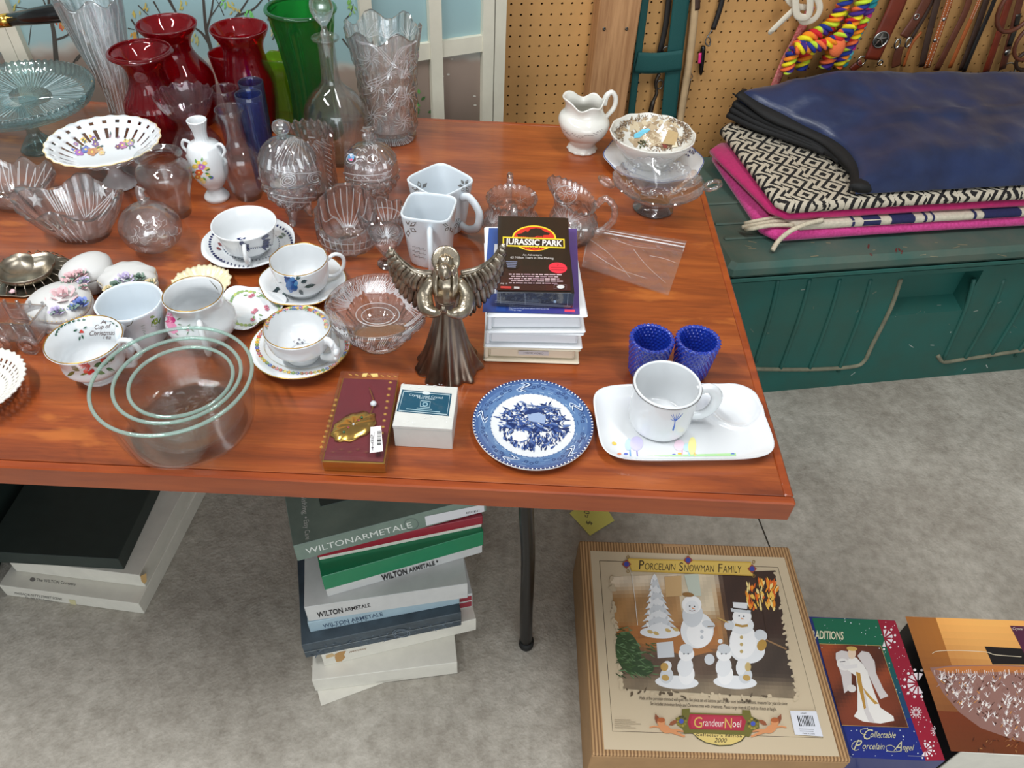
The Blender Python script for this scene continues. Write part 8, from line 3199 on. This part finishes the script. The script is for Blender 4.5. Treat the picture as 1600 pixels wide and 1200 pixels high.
pp.poly([(612, 222), (684, 218), (700, 330), (640, 330)], (196, 204, 190))
pp.poly([(330, 552), (600, 520), (760, 610), (640, 640)], (176, 116, 64))
pp.ell(330, 620, 62, 112, (62, 84, 54), -0.25, 24)
pp.ell(400, 690, 60, 44, (58, 80, 52), 0.2, 20)
for i in range(170):                                       # fir branch
    x, y = 262 + 190 * random.random() ** 1.2, 490 + 240 * random.random()
    if x > 330 and y < 560:
        continue
    pp.leaf(x, y, random.uniform(22, 46), 6, random.uniform(-0.4, 0.9), random.choice([(70, 100, 60), (96, 126, 84), (50, 76, 46), (110, 140, 100)]))
WH = [(236, 238, 240), (214, 218, 222), (248, 248, 248), (198, 202, 208)]
for i in range(9):                                         # white tree
    y = 240 + i * 31
    hw = 24 + i * 9.5
    cx = 462 + i * 3.2
    pp.poly([(cx - hw, y + 34), (cx - hw * 0.4, y - 10), (cx, y - 22), (cx + hw * 0.45, y - 8), (cx + hw, y + 36), (cx + hw * 0.5, y + 26), (cx, y + 40), (cx - hw * 0.5, y + 26)], WH[i % 2])
    for q in range(4):
        pp.leaf(cx - hw * 0.7 + q * hw * 0.42, y + 4, 34, 14, 1.2 + 0.2 * q, WH[2 + q % 2])
pp.ell(490, 516, 102, 30, WH[0], 0.03, 26)
for x, y in ((440, 512), (530, 505), (570, 500), (470, 520)):
    pp.ell(x, y, 16, 9, (206, 176, 110), 0.4, 9)
pp.ell(678, 505, 84, 92, WH[0], 0.05, 30)                  # snow woman
pp.ell(690, 520, 66, 70, WH[2], 0.05, 24)
pp.ell(655, 425, 52, 64, WH[1], 0.1, 24)
pp.ell(650, 375, 50, 46, WH[2], 0.0, 22)
pp.ell(652, 388, 34, 34, WH[0], 0.0, 20)
pp.ell(632, 324, 30, 12, (150, 110, 60), 0.1, 12)
for x, y in ((640, 382), (664, 384)):
    pp.ell(x, y, 4, 4, (40, 40, 44), n=8)
pp.poly([(650, 388), (668, 394), (652, 396)], (226, 150, 90))
pp.line([(638, 402), (652, 408), (668, 402)], 3, (120, 60, 50))
for y in (510, 540):
    pp.ell(702, y, 9, 9, WH[3], 0, 10)
pp.ell(735, 475, 34, 20, WH[1], 0.3, 16)
pp.line([(730, 486), (764, 484)], 5, (120, 100, 70))
pp.ell(930, 600, 92, 72, WH[0], 0.2, 30)                   # snow man
pp.ell(910, 560, 68, 90, WH[2], 0.05, 28)
pp.ell(905, 480, 60, 46, WH[0], 0.0, 22)
pp.ell(905, 435, 48, 40, WH[2], 0.0, 22)
pp.poly([(848, 392), (950, 404), (948, 420), (850, 410)], WH[1])
pp.poly([(858, 362), (934, 366), (930, 402), (862, 396)], WH[0])
pp.line([(860, 392), (932, 400)], 7, (60, 50, 46))
for x, y in ((890, 432), (914, 434)):
    pp.ell(x, y, 4.5, 4.5, (40, 60, 80), n=8)
pp.poly([(900, 440), (918, 448), (900, 448)], (226, 160, 110))
pp.line([(870, 476), (905, 484), (935, 480)], 12, (186, 146, 70))
for y in (540, 576, 612):
    pp.ell(902, y, 9, 9, (196, 170, 110), 0, 10)
pp.ell(1000, 530, 34, 28, WH[1], 0.5, 16)
pp.ell(1005, 580, 24, 30, (186, 146, 70), 0.4, 14)
pp.ell(840, 480, 26, 24, WH[1], 0, 14)
pp.line([(780, 440), (836, 466)], 6, (206, 170, 100))
for (ox, flip) in ((575, 1), (870, -1)):                   # two small groups
    pp.ell(ox, 768, 110, 34, WH[0], 0.05, 28)
    pp.ell(ox + 50 * flip, 730, 40, 52, WH[2], 0.1, 20)
    pp.ell(ox + 50 * flip - 8, 690, 40, 50, WH[0], 0.2, 20)
    pp.ell(ox + 52 * flip - 4, 625, 40, 36, WH[2], 0, 20)
    pp.ell(ox + 52 * flip - 4, 600, 34, 26, WH[1], 0.2, 16)
    for x in (-10, 8):
        pp.ell(ox + 52 * flip - 4 + x * 1.2, 624, 4, 4, (40, 44, 50), n=7)
    pp.ell(ox - 52 * flip, 735, 34, 40, WH[1], 0.2, 18)
    pp.ell(ox - 58 * flip, 745, 20, 16, (196, 160, 90), 0.3, 12)
    pp.ell(ox - 50 * flip, 685, 24, 26, WH[0], 0.3, 14)
pp.poly([(472, 568), (556, 560), (562, 640), (478, 646)], WH[1])
pp.ell(512, 690, 20, 22, (196, 156, 84), 0, 12)
pp.ell(795, 560, 12, 12, WH[0])
pp.ell(740, 652, 26, 28, WH[1], 0, 14)
pp.ell(900, 690, 26, 44, WH[0], 0.1, 14)
pp.ell(935, 690, 16, 24, (206, 180, 120), 0, 10)
pp.build('snowmen_picture', sb, top, 'print', 0.0008, 0.000004)
# banner, lettering and marks
pp = PP()
pp.poly([(325, 140), (950, 158), (962, 230), (345, 206)], (206, 168, 70))
pp.poly([(330, 146), (948, 164), (958, 224), (348, 200)], (224, 190, 96))
pp.text('P', (384, 196), (408, 197), (2, -46), (52, 36, 22))
pp.text('ORCELAIN', (412, 198), (566, 202), (2, -34), (52, 36, 22))
pp.text('S', (586, 204), (606, 205), (2, -44), (52, 36, 22))
pp.text('NOWMAN', (612, 206), (762, 210), (2, -34), (52, 36, 22))
pp.text('F', (784, 211), (804, 212), (2, -44), (52, 36, 22))
pp.text('AMILY', (808, 212), (900, 214), (2, -34), (52, 36, 22))
for x, y in ((320, 170), (956, 194), (632, 150)):
    pp.poly([(x - 24, y), (x, y - 24), (x + 24, y), (x, y + 24)], (150, 70, 50))
    pp.ell(x, y, 13, 13, (60, 70, 160), 0, 12)
    for dx, dy in ((8, -36), (8, 36)):
        pp.ring(x + dx, y + dy, 5, 6, 8, 9, (150, 116, 50), 12)
for r_, (x0_, x1_, y0_) in enumerate(((386, 1136, 856), (440, 1080, 884))):
    pp.text(['Made of fine porcelain trimmed with gold, this five piece set will become part of your most beloved traditions, treasured for years to come.', 'Set includes snowman family and Christmas tree with ornaments. Pieces range from 4 1/2 inch to 8 inch in height.'][r_], (x0_, y0_), (x1_, y0_ + 28), (1, -17), (66, 54, 42))
pp.poly([(648, 1022), (935, 1026), (905, 1066), (850, 1088), (790, 1092), (720, 1076), (680, 1054)], (70, 66, 36))
pp.poly([(654, 1024), (928, 1028), (898, 1064), (848, 1084), (790, 1087), (722, 1072), (686, 1052)], (222, 196, 116))
OL = (110, 104, 40)
pp.poly([(600, 905), (640, 900), (640, 922), (905, 930), (905, 908), (945, 910), (952, 940), (990, 960), (992, 1000), (955, 1022), (940, 1046), (905, 1036), (640, 1026), (612, 1030), (604, 1005), (575, 985), (568, 950), (600, 935)], OL)
for x, y in ((598, 966), (960, 978)):
    for i in range(10):
        a = i * 0.63
        pp.ell(x + 22 * math.cos(a), y + 24 * math.sin(a), 7, 6, random.choice([(170, 150, 60), (70, 66, 30), (140, 126, 50)]), n=8)
    pp.ell(x, y, 12, 12, (70, 86, 180), 0, 12)
pp.poly([(640, 930), (905, 938), (925, 965), (912, 1014), (640, 1006), (628, 975)], (170, 36, 60))
pp.poly([(650, 938), (896, 945), (906, 966), (898, 1004), (650, 998), (642, 972)], (184, 44, 70))
pp.text('G', (660, 998), (702, 999), (2, -54), (214, 178, 90))
pp.text('randeur', (706, 990), (812, 994), (2, -36), (240, 230, 220))
pp.text('N', (816, 1002), (852, 1003), (2, -52), (214, 178, 90))
pp.text('oel', (856, 995), (898, 996), (2, -36), (240, 230, 220))
pp.text("Collector's Edition", (672, 1040), (902, 1048), (1, -14), (60, 50, 30), 0, 0.02, 1.25)
pp.text('2000', (764, 1072), (826, 1074), (2, -22), (50, 42, 28), 0.2)
for x, s_, in ((520, 1), (1045, -1)):                       # two painted cherubs
    SK = (216, 146, 96)
    pp.leaf(x - 35 * s_, 985, 60, 26, -1.9 if s_ > 0 else -1.2, (140, 76, 46))
    pp.leaf(x + 15 * s_, 985, 50, 24, -0.5 if s_ > 0 else -2.6, (150, 84, 50))
    pp.ell(x - 25 * s_, 972, 20, 22, SK, 0, 14)
    pp.ell(x - 25 * s_, 960, 20, 13, (176, 96, 50), 0, 12)
    pp.ell(x - 5 * s_, 1005, 32, 20, SK, 0.5 * s_, 14)
    pp.line([(x - 30 * s_, 995), (x - 62 * s_, 992), (x - 84 * s_, 998)], 10, SK, 0.6)
    pp.line([(x + 10 * s_, 1010), (x + 50 * s_, 1026), (x + 95 * s_, 1044)], 22, SK, 0.4)
    pp.line([(x + 5 * s_, 1015), (x + 60 * s_, 1012), (x + 88 * s_, 1018)], 18, SK, 0.4)
pp.poly([(1146, 914), (1280, 916), (1314, 1044), (1172, 1034)], (226, 228, 236))
for i in range(10):
    x = 1184 + i * 8.2
    pp.line([(x, 938), (x + 14, 992)], random.choice([3, 4, 5.5]), (40, 40, 46))
pp.text('603692', (1200, 930), (1232, 930), (0, -7), INK)
pp.line([(1192, 1006), (1268, 1009)], 3, (130, 130, 136))
pp.line([(1196, 1016), (1266, 1019)], 3, (130, 130, 136))
pp.text('Made in China', (1210, 1031), (1272, 1034), (0, -7), INK)
for i in range(5):
    pp.line([(258, 958 + i * 10), (340 + (i % 3) * 26, 960 + i * 10)], 2.4, (150, 134, 110))
pp.line([(345, 215), (362, 340), (376, 480)], 3, (236, 232, 224))
pp.build('lettering', sb, top, 'print', 0.0022, 0.000004)

# ------------------------------------------------------------------ porcelain angel box
AH = 0.10
a, b = at(1398, 969, AH), at(1477, 1189, AH)
aw, ad = 0.26, (a - b).length
uy = (a - b).normalized()
ang = math.atan2(uy.y, uy.x) - PI / 2
ux = Vector((uy.y, -uy.x, 0))
c = (a + b) / 2 - ux * (aw / 2)
print('angel box left', (c - ux * aw / 2).x, 'snow right', C.x + bw / 2)
mat('xmas_card', (24, 44, 116), 0.35, coat=0.3)
ab = thing('angel_gift_box', 'green, blue and red gift box lettered Collectable Porcelain Angel', 'gift box', (c.x, c.y, 0), ang)
aw2 = min(aw, 2 * ((c + ux * aw / 2) - Vector((C.x + bw / 2 + 0.012, 0, 0))).x / 2)
box('box_body', aw2, ad, AH, 'xmas_card', ab, 0, 0.001, (aw - aw2) / 2)
top = (Vector((c.x, c.y, AH)), Vector((0, 0, 1)))
PA = lambda: Print(1600 / 360.0, 1240, 940)
clipx = lambda y: 122 + (y - 112) * 0.272                   # hidden edge under the snowman box side
pp = PA()


def grn(u, v):
    if v < 0.18:
        return (14, 104, 74)
    if v < 0.7:
        f = (v - 0.18) / 0.52
        return (14 + 8 * f, 104 - 44 * f, 74 + 40 * f)
    return (24, 44 - 4 * v, 116 + 10 * v)


pp.gradgrid([(128, 114), (582, 126), (916, 1106), (404, 1084)], grn, 10, 20)
pp.gradgrid([(582, 126), (704, 134), (1050, 1104), (916, 1106)], lambda u, v: (156, 22, 50), 4, 12)
for i in range(110):
    v = random.random()
    u = random.random()
    x = (128 + 276 * v) * (1 - u) + (582 + 334 * v) * u
    y = (114 + 970 * v) * (1 - u) + (126 + 980 * v) * u
    pp.ell(x, y, random.uniform(2, 5), random.uniform(2, 5), (220, 232, 236), n=7)
for i in range(60):
    v, u = random.random(), random.random()
    x = (582 + 334 * v) * (1 - u) + (704 + 346 * v) * u
    y = (126 + 980 * v) * (1 - u) + (134 + 970 * v) * u
    pp.ell(x, y, random.uniform(2, 5), random.uniform(2, 5), (236, 216, 222), n=7)


def flk(x, y, r, a0, a1):
    n = max(3, int((a1 - a0) / 0.52))
    for i in range(n + 1):
        a = a0 + (a1 - a0) * i / n
        pp.poly([(x + r * 0.2 * math.cos(a), y + r * 0.2 * math.sin(a)), (x + r * 0.72 * math.cos(a + 0.2), y + r * 0.72 * math.sin(a + 0.2)), (x + r * 0.72 * math.cos(a - 0.2), y + r * 0.72 * math.sin(a - 0.2))], (240, 228, 232))
        pp.ell(x + r * 0.92 * math.cos(a), y + r * 0.92 * math.sin(a), r * 0.1, r * 0.1, (244, 236, 238), n=7)


flk(628, 256, 84, -1.5, 1.6)
flk(862, 570, 104, 1.3, 5.0)
flk(848, 772, 40, 0, 5.8)
flk(912, 1030, 66, -1.6, 1.9)
flk(985, 900, 36, 2.0, 4.4)
pp.build('printed_panel', ab, top, 'print', 0.0003, 0.000004)
pp = PA()


def brn(u, v):
    k_ = 0.5 + 0.5 * math.sin(u * 5 + v * 7 + math.sin(v * 9 + u * 4))
    return (84 + 80 * k_ * (1 - 0.5 * v), 38 + 38 * k_ * (1 - 0.5 * v), 22 + 14 * k_)


pp.gradgrid([(176, 296), (602, 310), (794, 878), (334, 862)], brn, 18, 22)
pp.line([(176, 296), (602, 310), (794, 878), (334, 862)], 3, (206, 176, 110))
pp.text('TRADITIONS', (96, 258), (344, 268), (0, -56), (226, 222, 190), 0, 0.02)
GW = (214, 206, 204)
pp.poly([(290, 400), (290, 360), (330, 342), (372, 350), (392, 420), (400, 520), (400, 600), (350, 640), (330, 520)], GW)
pp.poly([(440, 380), (470, 346), (520, 356), (560, 420), (570, 500), (620, 610), (656, 660), (600, 680), (540, 560), (500, 470)], GW)
pp.poly([(380, 400), (430, 390), (480, 440), (510, 490), (560, 640), (600, 740), (690, 800), (696, 830), (600, 850), (480, 836), (415, 800), (440, 760), (440, 620), (430, 520), (360, 470)], (238, 234, 228))
pp.poly([(460, 540), (500, 660), (520, 760), (560, 840), (520, 840), (486, 760), (470, 640)], (214, 208, 206))
pp.ell(402, 362, 28, 40, (232, 206, 180), 0, 18)
pp.ell(402, 330, 38, 16, (206, 170, 90), 0.1, 14)
pp.poly([(430, 490), (460, 500), (500, 740), (486, 752), (440, 560)], (186, 140, 60))
pp.poly([(452, 540), (480, 600), (540, 670), (588, 712), (560, 716), (500, 650)], (196, 150, 66))
pp.ell(345, 440, 50, 40, (232, 228, 224), 0.5, 18)
pp.line([(318, 422), (356, 418)], 5, (50, 40, 44))
pp.line([(320, 430), (350, 460), (440, 450)], 26, (226, 222, 220))
pp.ell(400, 606, 32, 26, (222, 216, 212), 0.3, 14)
pp.text('C', (480, 958), (540, 962), (10, -72), (206, 200, 160), 0.35)
pp.text('ollectable', (528, 946), (704, 950), (6, -42), (206, 200, 160), 0.15)
pp.line(cr([(540, 900), (500, 886), (462, 896), (470, 920), (500, 926)], 4), 4, (206, 200, 160))
pp.text('P', (412, 1034), (466, 1036), (8, -70), (206, 200, 160), 0.35)
pp.text('orcelain', (474, 1026), (626, 1030), (6, -42), (206, 200, 160), 0.15)
pp.text('A', (690, 1038), (746, 1040), (8, -66), (206, 200, 160), 0.35)
pp.text('ngel', (752, 1034), (828, 1038), (6, -40), (206, 200, 160), 0.15)
pp.line(cr([(470, 966), (420, 976), (400, 1010), (420, 1036), (450, 1030)], 4), 4, (206, 200, 160))
pp.line(cr([(746, 1040), (700, 1046), (650, 1040), (640, 1010), (670, 1000), (700, 1016)], 4), 4, (206, 200, 160))
pp.line([(790, 1074), (890, 1078)], 3, (170, 170, 180))
pp.build('picture_and_lettering', ab, top, 'print', 0.0010, 0.000004)

# ------------------------------------------------------------------ crystal bowl box
CH = 0.11
a, b = at(1412, 962, CH), at(1486, 1174, CH)
uy = (a - b).normalized()
cd = (a - b).length
ang = math.atan2(uy.y, uy.x) - PI / 2
ux = Vector((uy.y, -uy.x, 0))
cw = 0.36
c = (a + b) / 2 + ux * (cw / 2) + ux * 0.018
mat('black_card', (20, 16, 15), 0.4, coat=0.2)
cb2 = thing('crystal_bowl_gift_box', 'gift box with a large cut crystal bowl pictured in amber light', 'gift box', (c.x, c.y, 0), ang)
box('box_body', cw, cd, CH, 'white_card', cb2, 0, 0.001)
box('side_panel', 0.0008, cd - 0.004, CH - 0.004, 'black_card', cb2, 0.002, 0.0002, -cw / 2 - 0.0006)
top = (Vector((c.x, c.y, CH)), Vector((0, 0, 1)))
pp = PA()


def amb(u, v):
    k_ = 0.5 + 0.5 * math.sin(u * 4.2 - v * 3 + 0.6 * math.sin(v * 8))
    r = 226 - 130 * v + 30 * k_
    if u < 0.14 and v < 0.4:
        return (150 + 30 * k_, 92 + 20 * k_, 44)
    if v > 0.72:
        return (120 - 40 * (v - 0.72) + 30 * k_, 54 + 14 * k_, 24)
    return (min(250, r), min(220, 146 - 96 * v + 40 * k_), min(160, 70 - 44 * v + 30 * k_))


pp.gradgrid([(775, 104), (2350, 160), (2700, 1120), (1092, 1040)], amb, 30, 20)
pp.poly([(1325, 312), (1620, 330), (1700, 440), (1380, 436)], (24, 16, 14))
pp.poly([(1500, 168), (1800, 180), (1880, 400), (1610, 380)], (84, 34, 60))
pp.text('Crystal Clear', (1520, 196), (1660, 202), (0, -18), (226, 214, 200), 0.2)
pp.poly([(945, 460), (1100, 445), (1400, 440), (1800, 456), (2100, 480), (2100, 900), (1900, 1010), (1650, 990), (1500, 950), (1300, 880), (1150, 770), (1040, 640), (985, 540)], (150, 110, 100))
pp.poly([(970, 470), (1100, 452), (1400, 446), (1800, 462), (1800, 500), (1400, 490), (1100, 500)], (196, 120, 60))
for i in range(60):
    x = 975 + i * 14
    pp.line([(x, 478 + 8 * math.sin(i)), (x + 5, 508)], 5, random.choice([(236, 226, 222), (150, 96, 66), (214, 190, 180)]))
for i in range(120):                                        # cut fans and stars of the bowl
    x = random.uniform(1010, 2000)
    yhi = 520 + (min(1, (x - 985) / 520.0) ** 0.72) * 430
    y = random.uniform(520, max(530, yhi))
    for q in range(7):
        a_ = -2.4 + q * 0.28 + random.uniform(-0.06, 0.06)
        pp.leaf(x, y, random.uniform(16, 46), random.uniform(3, 6), a_, random.choice([(236, 226, 224), (214, 190, 184), (250, 246, 244), (186, 160, 158), (120, 76, 62)]))
    pp.ell(x, y, 8, 8, (246, 238, 230), n=7)
for i in range(220):
    x = random.uniform(1000, 2000)
    yhi = 520 + (min(1, (x - 985) / 520.0) ** 0.72) * 440
    y = random.uniform(505, max(520, yhi))
    pp.leaf(x, y, random.uniform(14, 46), random.uniform(5, 12), random.choice([0.8, -0.8, 2.3]) + random.uniform(-0.2, 0.2), random.choice([(240, 232, 230), (150, 110, 100), (96, 56, 44), (206, 140, 80), (176, 150, 150), (70, 40, 34)]))
for i in range(70):
    pp.leaf(random.uniform(1250, 1900), random.uniform(930, 1030), random.uniform(14, 40), 6, random.uniform(0, 6), random.choice([(150, 90, 50), (96, 50, 30), (206, 150, 90), (70, 36, 24)]))
pp.line(cr([(960, 365), (1000, 346), (1150, 342), (1330, 352), (1400, 372), (1580, 386)], 4), 4, (236, 220, 190))
pp.build('picture_print', cb2, top, 'print', 0.0003, 0.000004)
pp = PA()
